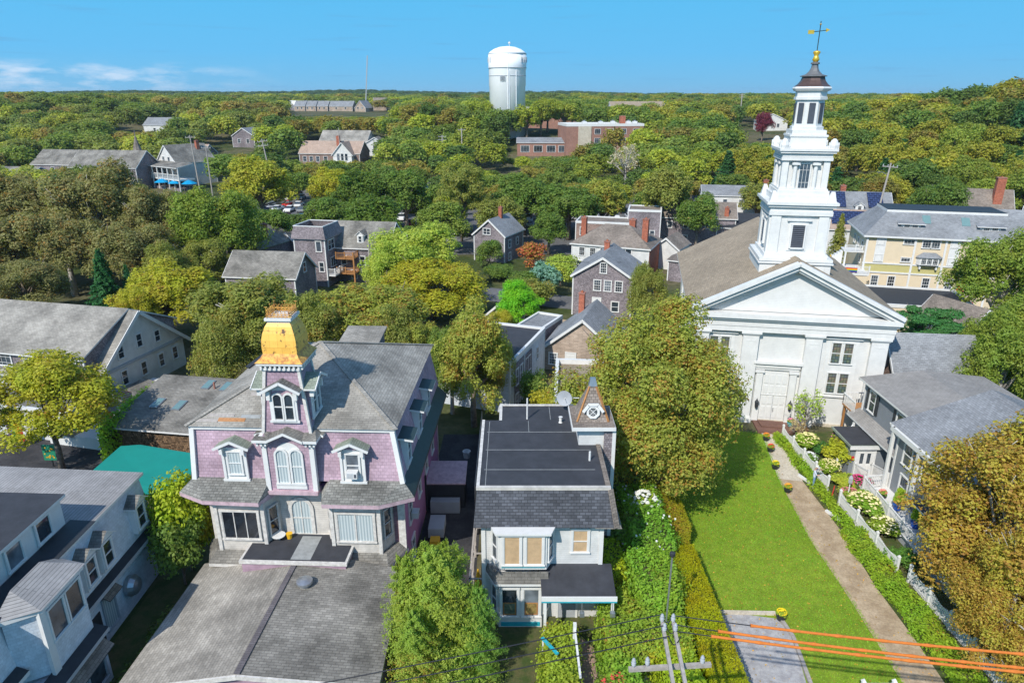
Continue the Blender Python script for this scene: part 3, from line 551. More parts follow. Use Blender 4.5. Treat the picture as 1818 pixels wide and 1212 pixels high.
# skirt roof under the mansard: front hips over both bays, side strips
b = MB(); zt, ze = 7.0, 6.34
for X0, X1, l, r_ in ((-.2, 3.55, -1.25, 4.0), (7.0, 11.0, 6.55, 11.9)):
    a0 = [(l, -.95 if l < 0 else -.25), (X0 + (.6 if l < 0 else .0), -1.85 if l > 0 else -1.75), (X1 - (.0 if l < 0 else .9), -1.85), (r_, -.25 if l < 0 else -.95)]
    inn = [(X0 - (.3 if l < 0 else -.1), -.38, zt), (X1 + (.2 if l < 0 else .2), -.38, zt)]
    o_ = [(x, y, ze) for x, y in a0]; b.poly([inn[0], o_[0], o_[1]], sh).poly([inn[0], o_[1], o_[2], inn[1]], sh).poly([inn[1], o_[2], o_[3]], sh)
    b.prism(a0 + [(inn[1][0] + .3, -.2), (inn[0][0] - .3, -.2)], ze - .24, ze - .012, pt)
b.poly([(-.5, -.38, zt), (-.5, 13.4, zt), (-1.25, 13.6, ze), (-1.25, -.95, ze)], sh); b.build('eave_roof', PK)
b = MB(); b.slab([(11.2, -.38, zt), (11.85, -.9, ze + .02), (11.85, 12.9, ze + .02), (11.2, 12.9, zt)], .2, M['dkgreen'], M['dkgreen']); b.build('side_gutter_roof', PK)
# mansard storey
b = MB(); bt = (-.5, 11.2, -.4, 13.4); tp = (-.42, 10.7, .0, 13.0)
b.frus(bt, 6.9, tp, 9.85, p, True, True); b.build('mansard', PK)
b = MB(); z9 = 9.85
for (x0, y0), (x1, y1) in (((bt[0], bt[2]), (tp[0], tp[2])), ((bt[1], bt[2]), (tp[1], tp[2]))): b.bar((x0, y0 - .03, 6.9), (x1, y1 - .03, z9), .26, .26, M['white'])
b.box(tp[0] - .14, tp[1] + .14, tp[2] - .14, tp[3] + .1, z9 - .02, z9 + .18, M['white']); b.build('mansard_trim', PK)
b = MB(); E0, E1, G0, G1, zr = tp[0] - .25, tp[1] + .25, tp[2] - .25, tp[3] + .2, z9 + .2; pk = (5.1, 6.1, 12.75); rl = M['roofl']
b.poly([(E0, G0, zr), (E1, G0, zr), pk], rl).poly([(E1, G0, zr), (E1, G1, zr), pk], rl).poly([(E1, G1, zr), (E0, G1, zr), pk], rl).poly([(E0, G1, zr), (E0, G0, zr), pk], rl)
b.bar((E1, G0, zr + .03), (pk[0], pk[1], pk[2] + .03), .25, .05, rl); b.bar((E1, G1, zr + .03), (pk[0], pk[1], pk[2] + .03), .25, .05, rl); b.bar((E0, G0, zr + .03), (pk[0], pk[1], pk[2] + .03), .25, .05, rl)
rf = b.build('roof', PK)
b = MB(); b.box(5.1, 7.5, 10.2, 12.9, 10.2, 11.15, M['cedar']); b.slab([(4.9, 9.9, 11.15), (7.7, 9.9, 11.15), (7.7, 13.1, 11.5), (4.9, 13.1, 11.5)], .12, rl, rl); b.build('roof_room', rf)
MB().box(3.0, 3.6, 5.3, 5.9, 10.8, 14.3, M['brick']).build('chimney', rf); MB().bar((1.2, 4.2, 11.75), (2.3, 5.8, 12.45), .35, .1, M['blackd']).build('skylight', rf)
pa = MB(); sl_ = 2.7 / 6.35
for x0, x1, y0, m_ in ((-.3, 1.0, .05, 'woodg'), (1.0, 2.5, .12, 'plyw'), (.3, 1.8, .4, 'woodg'), (2.2, 3.3, .35, 'seam'), (2.2, 3.1, 1.9, 'woodg')):
    za = zr + (y0 + .25) * sl_ + .03; pa.slab([(x0, y0, za), (x1, y0, za), (x1, y0 + .22, za + .09), (x0, y0 + .22, za + .09)], .03, M[m_])
pa.build('patched_boards', rf)
def pink_dormer(x, y, z, rot, curt='glass', st='dh', w=.72, h=1.35, roof='mossroof', sc=1):
    d_ = MB(); d_.box(-.55, .55, 0, 1.0, -.1, 1.95, M['white']); o = d_.build('dormer', PK); o.location = (x, y, z); o.rotation_euler = (0, 0, R(rot))
    window(o, 0, -.005, .95, w, h, 0, st, 'white', .08, curt)
    g = MB(); g.slab([(-.95, -.35, 2.0), (0, -.35, 2.45), (0, 1.3, 2.45), (-.95, 1.3, 2.0)][::-1], .09, M[roof], M['white']); g.slab([(0, -.35, 2.45), (.95, -.35, 2.0), (.95, 1.3, 2.0), (0, 1.3, 2.45)][::-1], .09, M[roof], M['white']); g.poly([(-.75, -.12, 1.95), (.75, -.12, 1.95), (0, -.12, 2.33)], M['pink'])
    for s in (-1, 1): g.bar((s * .98, -.37, 1.93), (0, -.37, 2.38), .05, .14, M['white']); g.box(s * .6 - .09, s * .6 + .09, -.3, 0, 1.6, 1.95, M['white']); g.box(s * .62 - .07, s * .62 + .07, -.08, .04, 0, 1.7, M['white'])
    g.box(-.75, .75, -.12, 0, -.15, -.02, M['white']); g.build('dormer_roof', o)
    return o
pink_dormer(1.95, -.5, 7.05, 0, 'curtain'); pink_dormer(8.5, -.5, 7.05, 0)
for y in (1.3, 5.0, 8.3):
    o = MB(); o.box(-.5, .5, 0, .9, -.1, 1.9, M['white']); o = o.build('dormer', PK); o.location = (11.25, y, 7.1); o.rotation_euler = (0, 0, R(90)); window(o, 0, -.005, .95, .7, 1.4, 0, 'dh', 'white', .08)
    g = MB(); g.slab([(-.8, -.45, 1.95), (.8, -.45, 1.95), (.8, 1.0, 2.15), (-.8, 1.0, 2.15)], .12, M['dkgreen'], M['white']); g.build('dormer_roof', o)
for y, z, h in ((1.9, 3.7, 1.6), (5.0, 3.6, 1.7), (7.8, 3.6, 1.5), (2.2, .8, 1.4), (10.5, 3.6, 1.5)): window(PK, 11, y, z, .8, h, 90, 'dh', 'white', .1)
MB().box(11.02, 11.12, 7.0, 7.15, .2, 2.9, M['blackd']).build('drain_pipe', PK)
b = MB(); b.box(11.0, 11.06, 12.9, 13.15, -.5, 6.3, M['pinktrim']); b.box(11.0, 12.2, 14.0, 14.1, -.5, 3.4, M['white']) if False else None; b.build('corner_post', PK)
# tower
xc = 5.1; b = MB(); b.box(xc - 1.3, xc + 1.3, -.75, 1.5, 6.45, 9.9, p)
for s in (-1, 1): b.box(xc + s * 1.3 - .13, xc + s * 1.3 + .13, -.82, -.55, 6.45, 9.6, M['white'])
b.box(xc - 1.45, xc + 1.45, -.95, -.2, 6.3, 6.5, pt); TW = b.build('tower', PK)
g = MB()                                            # double arched window with curtains
g.box(xc - .85, xc + .85, -.84, -.74, 6.62, 6.95, M['white'])
for s in (-1, 1): window(TW, xc + s * .41, -.76, 8.0, .56, 2.0, 0, 'arch', 'white', .11, 'curtain')
n = 14; V = [(xc + (.62 + w_) * math.cos(math.pi * i / n), yy, 8.72 + (.62 + w_) * math.sin(math.pi * i / n) * 1.0) for yy in (-.8, -.72) for w_ in (0, .14) for i in range(n + 1)]
g.poly([(xc + .76 * math.cos(math.pi * i / n), -.765, 8.6 + .85 * math.sin(math.pi * i / n)) for i in range(n + 1)][::-1], M['white']); g.build('window_surround', TW)
# canopy cornice with central gable
b = MB(); rm = M['mossroof']; zc_ = 9.78
for s in (-1, 1):
    pts = [(xc + s * 1.75, -1.2, zc_), (xc + s * .95, -1.2, zc_), (xc + s * .95, -.3, zc_ + .28), (xc + s * 1.45, -.3, zc_ + .28), (xc + s * 1.75, .1, zc_)]
    b.slab(pts if s < 0 else pts[::-1], .16, M['roofgrey'], M['white'])
    pts = [(xc + s * 1.0, -1.25, zc_), (xc, -1.25, zc_ + .48), (xc, -.2, zc_ + .55), (xc + s * 1.0, -.2, zc_ + .2)]
    b.slab(pts if s < 0 else pts[::-1], .16, M['roofgrey'], M['white'])
    for i in range(3): b.box(xc + s * (1.1 + .22 * i) - .05, xc + s * (1.1 + .22 * i) + .05, -1.05, -.75, 9.35, 9.6, M['white'])
    b.slab([(xc + s * 1.3, -.3, zc_ + .1), (xc + s * 1.9, -.5, zc_), (xc + s * 1.9, 1.6, zc_), (xc + s * 1.3, 1.6, zc_ + .1)], .14, M['roofgrey'], M['white'])
b.build('tower_canopy', TW)
b = MB(); bb, bt2 = (xc - 1.3, xc + 1.3, -.55, 1.75), (xc - .9, xc + .9, -.28, 1.52)
b.frus(bb, 9.9, bt2, 13.6, p)
for i in (0, 1):
    for j in (2, 3):
        x0, y0, x1, y1 = bb[i], bb[j], bt2[i], bt2[j]; b.bar((x0, y0 - .02, 9.9), (x1, y1 - .02, 13.6), .16, .16, ot)
b.box(xc - 1.08, xc + 1.08, -.46, 1.7, 13.5, 13.62, M['white']); b.box(xc - 1.22, xc + 1.22, -.6, 1.85, 13.82, 13.95, M['white'])
for i in range(9):
    q_ = xc - 1.05 + i * .25; b.box(q_, q_ + .1, -.55, -.35, 13.58, 13.82, M['white'])
    q_ = -.45 + i * .26; b.box(xc + 1.0, xc + 1.2, q_, q_ + .1, 13.58, 13.82, M['white'])
b.build('upper_tower', TW)
for rot, px_, py_, in ((0, xc, -.58), (90, xc + 1.32, .6), (-90, xc - 1.32, .6)):
    o = MB().box(-.75, .75, 0, .7, -.1, 1.75, p).build('tower_dormer', TW); o.location = (px_, py_, 10.75); o.rotation_euler = (0, 0, R(rot))
    window(o, -.3, -.01, .75, .42, 1.45, 0, 'arch', 'white', .1); window(o, .3, -.01, .75, .42, 1.45, 0, 'arch', 'white', .1)
    g = MB()
    for s in (-1, 1):
        pts = [(s * 1.05, -.4, 1.72), (0, -.4, 2.3), (0, .9, 2.3), (s * 1.05, .9, 1.72)]; g.slab(pts if s > 0 else pts[::-1], .09, M['mossroof'] if rot else M['roofold'], M['white']); g.bar((s * 1.07, -.42, 1.66), (0, -.42, 2.24), .05, .14, M['white']); g.box(s * .72 - .1, s * .72 + .1, -.22, 0, 1.2, 1.7, M['white']); g.box(s * .66 - .07, s * .66 + .07, -.07, 0, -.05, 1.3, M['white'])
    g.poly([(-.8, -.03, 1.7), (.8, -.03, 1.7), (0, -.03, 2.2)], M['white']); g.box(-.8, .8, -.1, 0, -.16, -.04, M['white']); g.build('dormer_roof', o)
b = MB(); prof = [(1.27, 13.96), (1.02, 14.18), (.9, 14.38)]; cy_ = .62
for (r0, z0), (r1, z1) in zip(prof, prof[1:]): b.frus((xc - r0, xc + r0, cy_ - r0, cy_ + r0), z0, (xc - r1, xc + r1, cy_ - r1, cy_ + r1), z1, M['goldrust'], False, True)
prof = [(.9, 14.38), (.92, 14.75), (.9, 15.1), (.83, 15.45), (.71, 15.8), (.58, 16.0)]
for (r0, z0), (r1, z1) in zip(prof, prof[1:]): b.frus((xc - r0, xc + r0, cy_ - r0, cy_ + r0), z0, (xc - r1, xc + r1, cy_ - r1, cy_ + r1), z1, M['gold'], z1 > 15.9, False)
DM = b.build('golden_dome', TW)
b = MB(); b.box(xc - .6, xc + .6, cy_ - .6, cy_ + .6, 15.98, 16.1, M['white']).box(xc - .7, xc + .7, cy_ - .7, cy_ + .7, 16.1, 16.24, M['white']); b.build('dome_cap', TW)
b = MB(); gl = M['goldrust']
for i in range(4):
    a = R(90 * i)
    def tr_(x, y): return (xc + x * math.cos(a) - y * math.sin(a), cy_ + x * math.sin(a) + y * math.cos(a))
    for z in (16.3, 16.42): b.tube([(*tr_(-.58, -.58), z), (*tr_(.72, -.58), z)], .022, gl, 5)
    for j in range(7):
        x = -.58 + .193 * j; t_ = 16.85 if j in (0, 3) else 16.64; b.tube([(*tr_(x, -.58), 16.24), (*tr_(x, -.58), t_)], [.016, .01], gl, 5)
        if j < 6: b.tube([(*tr_(x + .12 + .1 * math.cos(u), -.58), 16.41 + .09 * math.sin(u)) for u in np.linspace(0, 2 * math.pi, 7)], .016, gl, 4, False); b.tube([(*tr_(x + .12 + d1, -.58), z) for d1, z in ((-.08, 16.5), (0, 16.68), (.08, 16.5))], .016, gl, 4)
        if j in (0, 3): b.tube([(*tr_(x - .08, -.58), 16.82), (*tr_(x + .08, -.58), 16.82)], .02, gl, 4)
b.build('iron_cresting', TW)
# arched ground-storey window, flat porch roof with things on it
window(PK, 5.15, -.03, 4.25, 1.05, 2.35, 0, 'arch', 'oldtrim', .2, 'curtain')
b = MB(); b.box(2.5, 8.25, -2.6, -.05, 2.4, 3.02, M['pinkc']); b.box(2.4, 8.35, -2.7, -.03, 3.02, 3.2, ot); b.box(2.55, 8.2, -2.55, -.2, 3.2, 3.24, M['black']); b.box(5.2, 6.3, -2.5, -.4, 3.24, 3.248, M['seam']); b.build('porch_roof', PK)
# low front shop
FS = thing('front_shop', 'low pink shop with broad grey shingle roof before the mansion', 'building', (-17.2, 33.8, 0), -2.3)
yb, yf = -1.3, -10.1; rx, rz, lx, lz, qx, qz = 5.42, 2.95, -.35, 1.85, 11.75, 2.55
b = MB(); b.faces([(lx + .3, yf + .3, -1), (qx - .3, yf + .3, -1), (qx - .3, yf + .3, qz), (rx, yf + .3, rz - .05), (lx + .3, yf + .3, lz)], [(0, 1, 2, 3, 4)], M['pinkc']); b.poly([(qx - .3, yf + .3, -1), (qx - .3, -.5, -1), (qx - .3, -.5, qz), (qx - .3, yf + .3, qz)], M['pinkc']); b.poly([(lx + .3, yb, -1), (lx + .3, yf + .3, -1), (lx + .3, yf + .3, lz), (lx + .3, yb, lz)], M['pinkc']); b.build('wall', FS)
b = MB(); b.slab([(lx, yf, lz), (rx, yf, rz), (rx, yb, rz), (lx, yb, lz + .02)][::-1], .12, M['roofl'], ot); b.build('left_roof_slope', FS)
b = MB(); b.slab([(rx, yf, rz), (qx, yf, qz), (qx - .4, -2.2, qz), (rx, yb, rz)][::-1], .12, M['roofgrey'], ot); b.bar((rx, yf, rz + .03), (rx, yb, rz + .03), .28, .05, M['ridgecap']); b.build('right_roof_slope', FS)
b = MB()
for p0, p1 in (((lx, lz), (rx, rz)), ((rx, rz), (qx, qz))): b.bar((p0[0], yf - .05, p0[1] - .12), (p1[0], yf - .05, p1[1] - .12), .08, .22, ot)
b.build('trim', FS); MB().lathe([(.3, 2.8), (.3, 3.05), (.42, 3.05), (.42, 3.18), (.12, 3.28)], M['metal'], 14, (6.5, -4.1)).build('roof_vent', FS)
ob = lambda *a: None
def pkpt(x, y): a = R(-2.3); return (-17.2 + x * math.cos(a) - y * math.sin(a), 33.8 + x * math.sin(a) + y * math.cos(a))
x, y = pkpt(3.95, -.75); b = MB(); b.lathe([(.0, .28), (.38, .28), (.38, .3), (0, .3)], M['white'], 16); b.lathe([(.05, 0), (.05, .28)], M['white'], 8); o = tag(b.build('round_table'), 'small round white table on the flat black porch roof', 'table'); o.location = (x, y, 3.24)
x, y = pkpt(4.5, -.6); b = MB(); b.lathe([(.14, 0), (.17, .3), (.19, .32)], M['yel'], 12); o = tag(b.build('bucket'), 'yellow bucket beside the round table on the porch roof', 'bucket'); o.location = (x, y, 3.24)

def aircon(par_loc, rot, label):
    t = thing('air_conditioner', label, 'air conditioner', par_loc, rot, 'window air conditioners'); MB().box(-.3, .3, -.42, 0, 0, .38, M['white']).build('case', t); b = MB()
    for i in range(6): b.box(-.25, .1, -.435, -.422, .06 + i * .05, .08 + i * .05, M['greyp'])
    b.box(.14, .26, -.435, -.422, .08, .3, M['darkwin']); b.build('grille', t); return t
x, y = pkpt(8.5, -.52); aircon((x, y, 7.38), -2.3, 'white air conditioner in the right front pink dormer window')
x, y = pkpt(11.05, 2.2); aircon((x, y, 3.0), 87.7, 'white air conditioner on the purple side wall of the pink mansion')

# ---------------- white house with small spire ----------------
WH = thing('white_house', 'small white house with flat black roof and shingled spire', 'house', (-1.9, 30.4, 0), 0)
b = MB(); b.box(.35, 6.65, 0, 10, -.5, 6.1, M['wclap']); b.build('wall', WH); bm_ = M['roofdk']
b = MB(); b.frus((-.1, 7.3, -.45, 8.3), 6.05, (.1, 6.95, .2, 8.0), 7.95, bm_); b.build('mansard', WH)
b = MB(); b.frus((6.2, 7.6, -.45, 8.3), 6.0, (6.2, 7.1, .2, 8.2), 6.7, M['roofgrey']); b.bar((6.98, .12, 7.98), (7.32, -.47, 6.08), .3, .06, M['roofbrn']); b.build('side_slope', WH)
b = MB(); b.box(.05, 7.0, .12, .32, 7.93, 8.1, M['oldwhite']); b.box(.05, .22, .32, 8.0, 7.93, 8.08, M['oldtrim']); b.box(6.75, 7.0, .32, 8.0, 7.93, 8.1, M['roofbrn']); b.box(.35, 6.65, -.1, 0, 5.8, 6.04, M['white']); b.build('trim', WH)
b = MB(); b.box(.22, 6.75, .32, 8.0, 7.9, 8.04, M['black']); b.box(1.2, 5.9, 8.0, 10.3, 7.3, 7.98, M['black']); b.box(1.1, 1.28, 8.0, 10.35, 7.9, 8.05, M['oldtrim']); b.box(1.28, 5.9, 10.2, 10.35, 7.9, 8.05, M['oldtrim'])
for yy in (2.0, 4.2, 6.4): b.box(.4, 6.4, yy, yy + .035, 8.04, 8.048, M['seam'])
b.box(2.9, 2.93, 6.45, 7.9, 8.04, 8.048, M['seam']); b.box(.5, .53, .4, 7.8, 8.04, 8.048, M['seam']); b.box(4.3, 4.33, 8.2, 10.1, 7.98, 7.988, M['seam'])
rf = b.build('flat_roof', WH)
MB().tube([(2.85, 8.3, 7.98), (2.85, 8.3, 9.4)], .05, M['white'], 8).build('vent_pipe', rf); MB().tube([(6.2, 3.0, 8.0), (6.2, 3.0, 8.6)], .06, M['white'], 8).build('vent_pipe', rf); MB().lathe([(.15, 8.0), (.09, 8.1), (.09, 8.4), (.13, 8.42)], M['white'], 10, (4.9, 7.7)).build('vent_pipe', rf)
b = MB(); b.box(5.75, 7.2, 4.8, 6.9, 6.0, 9.15, M['wclap']); b.box(7.2, 7.85, 4.6, 6.9, 2, 9.15, M['cedar']); b.box(7.65, 7.85, 4.55, 4.75, 2, 9.2, M['white']); b.box(5.3, 7.8, 4.35, 7.3, 9.15, 9.36, M['white']); b.box(5.35, 7.75, 4.4, 7.25, 9.36, 9.42, M['roofbrn']); TWR = b.build('turret', WH)
b = MB(); b.frus((5.65, 7.45, 5.0, 6.9), 9.42, (6.42, 6.72, 5.85, 6.1), 11.4, M['cedarsp'])
for x0, y0, x1, y1 in ((5.65, 5.0, 6.42, 5.85), (7.45, 5.0, 6.72, 5.85)): b.bar((x0, y0, 9.42), (x1, y1, 11.4), .1, .1, M['woodo'])
b.build('spire', TWR); MB().frus((6.32, 6.82, 5.75, 6.2), 11.3, (6.42, 6.72, 5.85, 6.1), 11.75, M['metal']).build('spire_cap', TWR)
b = MB(); b.lathe([(.40, -.12), (.40, .06), (.27, .06), (.27, 0)], M['white'], 8, (0, 0), math.pi / 8); b.lathe([(.25, -.02), (.25, .0), (.0, .0)], M['glass'], 16)
for a in (45, 135): b.bar((math.cos(R(a)) * .25, math.sin(R(a)) * .25, .02), (-math.cos(R(a)) * .25, -math.sin(R(a)) * .25, .02), .03, .03, M['white'])
for s in (-1, 1): b.bar((s * .58, .02, .1), (s * .26, .44, .1), .16, .07, M['white'])
b.bar((-.3, .46, .1), (.3, .46, .1), .16, .07, M['white']); o = b.build('round_window', TWR); o.location = (6.55, 5.08, 10.0); o.rotation_euler = (R(80), 0, 0)
for nm, z0, z1, X0, X1 in (('upper_bay', 3.75, 6.0, 1.25, 3.7), ('lower_bay', -.2, 3.0, 1.2, 3.5)):
    b = MB(); b.prism([(X0 - .45, 0), (X0, -.8), (X1, -.8), (X1 + .4, 0)], z0, z1, M['white']); B_ = b.build('bay', WH); zw = (4.95, 1.65)[nm == 'lower_bay']; hh = (1.7, 1.75)[nm == 'lower_bay']
    for s in (-1, 1): window(B_, (X0 + X1) / 2 + s * .58, -.81, zw, .82, hh, 0, 'pict', 'white', .12, 'blind' if z0 > 2 else 'glass')
    window(B_, X1 + .2, -.4, zw, .5, 1.6, 63, 'dh', 'white', .07); window(B_, X0 - .22, -.4, zw, .5, 1.6, -60, 'dh', 'white', .07)
    MB().box(X0 + .1, X1 - .1, -.84, -.8, (z0 + .12 if z0 > 2 else .1), (z0 + .26 if z0 > 2 else .35), M['cyan']).build('turquoise_band', B_)
b = MB(); b.prism([(.65, 0), (1.05, -1.05), (3.9, -1.05), (4.3, 0)], 5.98, 6.1, M['white']); b.faces([(.6, 0, 3.55), (1.2, -.8, 3.6), (3.8, -.8, 3.6), (.45, 0, 3.1), (1.0, -1.15, 3.1), (3.8, -1.15, 3.1)], [(0, 3, 4, 1), (1, 4, 5, 2)], M['roofgrey']); b.prism([(.45, 0), (1.0, -1.15), (3.8, -1.15), (3.8, 0)], 2.95, 3.08, M['white']); b.build('bay_roof', WH)
b = MB(); b.slab([(3.4, -2.1, 3.1), (7.2, -2.1, 3.1), (7.2, .0, 3.5), (3.4, .0, 3.5)], .1, M['black'], M['white']); b.box(3.4, 7.25, -2.18, -2.1, 2.86, 3.12, M['white']); b.box(3.4, 7.25, -2.16, -2.12, 2.76, 2.85, M['cyan'])
for x in (3.6, 7.05): b.box(x - .07, x + .07, -2.1, -1.96, -.2, 2.95, M['white'])
b.build('porch', WH)
for x, y in ((5.45, -2.3), (7.0, -2.3)): MB().tube([(x, y, 2.85), (x, y - .1, 2.4)], .02, M['metal'], 5).box(x - .12, x + .12, y - .25, y - .02, 2.2, 2.42, M['metal']).build('porch_lamp', WH)
window(WH, 5.5, 0, 4.95, .78, 1.35, 0, 'dh', 'white', .12, 'blind'); door(WH, 4.9, 0, 0, .95, 2.1, 0, 'greyp'); b = MB().box(.28, .5, -.08, .05, -.3, 6, M['white']).box(6.5, 6.72, -.08, .05, 3.5, 6, M['white']); b.build('corner_boards', WH)
b = MB(); b.lathe([(0, -.12), (.35, -.06), (.5, .06), (.5, .08), (0, -.05)], M['greyp'], 20); b.tube([(0, 0, 0), (.25, 0, -.25), (.8, 0, -.55)], .03, M['white'], 6); b.tube([(0, 0, 0), (.1, 0, .5)], .015, M['white'], 5)
o = tag(b.build('satellite_dish'), 'round grey satellite dish at the back edge of the black flat roof', 'satellite dish'); o.location = (3.35, 39.6, 9.0); o.rotation_euler = (R(80), 0, R(-20))
# ---------------- white building, lower left ----------------
A5 = thing('white_inn_annex', 'long white shingled building with dark flat dormer roof and mansard side', 'building', (-21, 20, 0), 90)
bw = M['bluewhite']; b = MB(); b.box(-8, 14.0, .25, 12, -.5, 3.5, bw); b.build('wall', A5)
b = MB(); b.faces([(-8, -.05, 3.5), (14.2, -.05, 3.5), (13.9, .25, 6.75), (-8, .25, 6.75), (-8, 12, 3.5), (14.2, 12, 3.5), (13.9, 12, 6.75), (-8, 12, 6.75)], [(0, 1, 2, 3), (1, 5, 6, 2), (5, 4, 7, 6), (4, 0, 3, 7)], bw); b.build('upper_wall', A5)
b = MB(); b.slab([(-8, 0.05, 6.85), (14.15, 0.05, 6.85), (14.15, 9, 7.3), (-8, 9, 7.3)], .14, M['rooflines'], M['white']); b.slab([(-8, .02, 6.86), (9.4, .02, 6.86), (9.4, 1.3, 6.93), (-8, 1.3, 6.93)], .02, M['blackd']); b.slab([(-8, 9, 7.3), (14.15, 9, 7.3), (14.15, 12.2, 6.6), (-8, 12.2, 6.6)], .14, M['rooflines'], M['white']); rf = b.build('roof', A5)
b = MB(); b.box(-8, 9.1, 1.35, 9, 6.8, 8.35, M['white']); b.build('long_dormer', rf); b = MB(); b.slab([(-8, 1.15, 8.5), (9.3, 1.15, 8.5), (9.3, 9.3, 8.75), (-8, 9.3, 8.75)], .14, M['black'], M['white']); b.build('dormer_roof', rf)
for x in (7.6, 5.6, 3.2, .8): window(rf, x, 1.33, 7.65, .95, 1.05, 0, 'pict', 'white', .1)
MB().tube([(6.5, 11, 6.7), (6.5, 11, 7.9)], .07, M['metal'], 8).build('vent_pipe', rf); MB().lathe([(.14, 6.8), (.14, 7.9), (.24, 7.9), (.24, 8.05), (.08, 8.15)], M['metal'], 12, (11.2, 11.8)).build('flue', rf)
b = MB(); b.slab([(5.9, -.5, 3.6), (14.3, -.5, 3.6), (14.3, .0, 3.75), (5.9, .0, 3.75)], .22, M['blackd'], M['greyp']); b.slab([(-2, -.5, 4.1), (2.6, -.5, 4.1), (2.6, 0, 4.3), (-2, 0, 4.3)], .2, M['blackd'], M['white']); b.slab([(1.9, -1.7, 3.15), (6.2, -1.7, 3.15), (6.2, -.9, 3.35), (1.9, -.9, 3.35)], .2, M['blackd'], M['greyp']); b.build('gutter', A5)
b = MB(); b.prism([(2.6, .1), (3.3, -1.1), (6.0, -1.1), (6.4, .1)], 3.3, 6.7, bw); b.prism([(2.4, 0), (3.2, -1.25), (6.1, -1.25), (6.5, 0)], 6.55, 6.75, M['white'])
b.box(3.1, 3.5, -1.16, -1.0, 3.3, 6.6, M['white']); b.box(2.6, 6.2, -1.3, .3, -.3, 3.1, bw); B_ = b.build('bay', A5)
b = MB(); b.faces([(2.3, .2, 6.76), (3.1, -1.3, 6.76), (6.2, -1.3, 6.76), (6.6, .2, 6.76), (3.7, .3, 7.3), (5.6, .3, 7.3)], [(0, 1, 4), (1, 2, 5, 4), (2, 3, 5)], M['rooflines']); b.build('bay_roof', B_)
for x in (4.05, 5.25): window(B_, x, -1.11, 5.55, .98, 1.55, 0, 'pict', 'white', .08); 
for x in (3.6, 5.2): window(B_, x, -1.31, 1.5, 1.2, 1.9, 0, 'pict', 'greyp', .1)
b = MB(); b.slab([(2.9, -1.9, 2.3), (6.0, -1.9, 2.3), (6.0, -1.31, 2.75), (2.9, -1.31, 2.75)], .06, M['roofbrn'], M['blackd']); b.build('awning', B_)
for x in (7.85, 9.3, 12.6):
    o = MB().box(-.5, .5, 0, .9, -.1, 1.75, M['white']).build('dormer', A5); o.location = (x, -.28, 4.25); window(o, 0, -.005, .8, .68, 1.3, 0, 'dh', 'white', .1)
    g = MB()
    for s in (-1, 1): pts = [(s * .72, -.2, 1.6), (0, -.2, 2.1), (0, 1.0, 2.1), (s * .72, 1.0, 1.6)]; g.slab(pts if s > 0 else pts[::-1], .07, M['roofgrey'], M['white'])
    g.poly([(-.62, -.1, 1.6), (.62, -.1, 1.6), (0, -.1, 2.05)], M['white']); g.build('dormer_roof', o)
window(A5, 9.2, .25, 1.5, 1.0, 1.9, 0, 'pict', 'greyp', .06, 'curtain'); b = MB().slab([(8.6, -.3, 2.55), (9.8, -.3, 2.55), (9.8, .2, 2.85), (8.6, .2, 2.85)], .05, M['roofbrn'], M['blackd']); b.build('awning', A5)
MB().box(7.6, 8.4, .2, .26, 0, 2.1, M['blackd']).build('door', A5)
b = MB(); b.lathe([(.55, 0), (.6, .25), (.45, .5), (.2, .6)], M['metal'], 14); o = b.build('kitchen_vent', A5); o.location = (11.0, .2, 1.6); o.rotation_euler = (R(90), 0, 0)
# ---------------- inn with big gable, left ----------------
I3 = thing('gabled_inn', 'large white gabled inn with long grey roof and shed dormers', 'building', (-59.8, 62.2, 0), -12.7)
b = MB(); X0, X1, dp = -14, 22.9, 11.4; w = M['wclap']
b.poly([(X0, 0, -.5), (X1, 0, -.5), (X1, 0, 3.3), (X0, 0, 3.3)], w); b.poly([(X1, dp, -.5), (X0, dp, -.5), (X0, dp, 3.3), (X1, dp, 3.3)], w); b.poly([(X1, 0, -.5), (X1, dp, -.5), (X1, dp, 3.2), (X1, dp / 2, 7.5), (X1, 0, 3.2)], w); b.poly([(X0, dp, -.5), (X0, 0, -.5), (X0, 0, 3.2), (X0, dp / 2, 7.5), (X0, dp, 3.2)], w); b.build('wall', I3)
b = MB(); b.slab([(X0, -.7, 2.75), (X1 + .35, -.7, 2.75), (X1 + .35, dp / 2, 7.75), (X0, dp / 2, 7.75)], .15, M['roofl'], M['white']); b.slab([(X0, dp / 2, 7.75), (X1 + .35, dp / 2, 7.75), (X1 + .35, dp + .7, 2.75), (X0, dp + .7, 2.75)], .15, M['roofl'], M['white']); rf = b.build('roof', I3)
b = MB(); b.faces([(X0, -.35, 3.2), (X1 - .9, -.35, 3.2), (X1 - .9, -.35, 4.95), (X0, -.35, 4.95), (X1 - .9, dp / 2, 7.7), (X1 - .9, dp / 2, 3.2)], [(0, 1, 2, 3), (1, 5, 4, 2)], M['cedar']); b.faces([(X0, dp + .2, 3.2), (X1 - .9, dp + .2, 3.2), (X1 - .9, dp + .2, 5.0), (X0, dp + .2, 5.0), (X1 - .9, dp / 2, 7.7), (X1 - .9, dp / 2, 3.2)], [(3, 2, 1, 0), (2, 4, 5, 1)], M['cedar'])
b.box(X1 - 1.02, X1 - .86, -.42, -.3, 3.0, 5.0, M['white']); b.build('shed_dormer', rf)
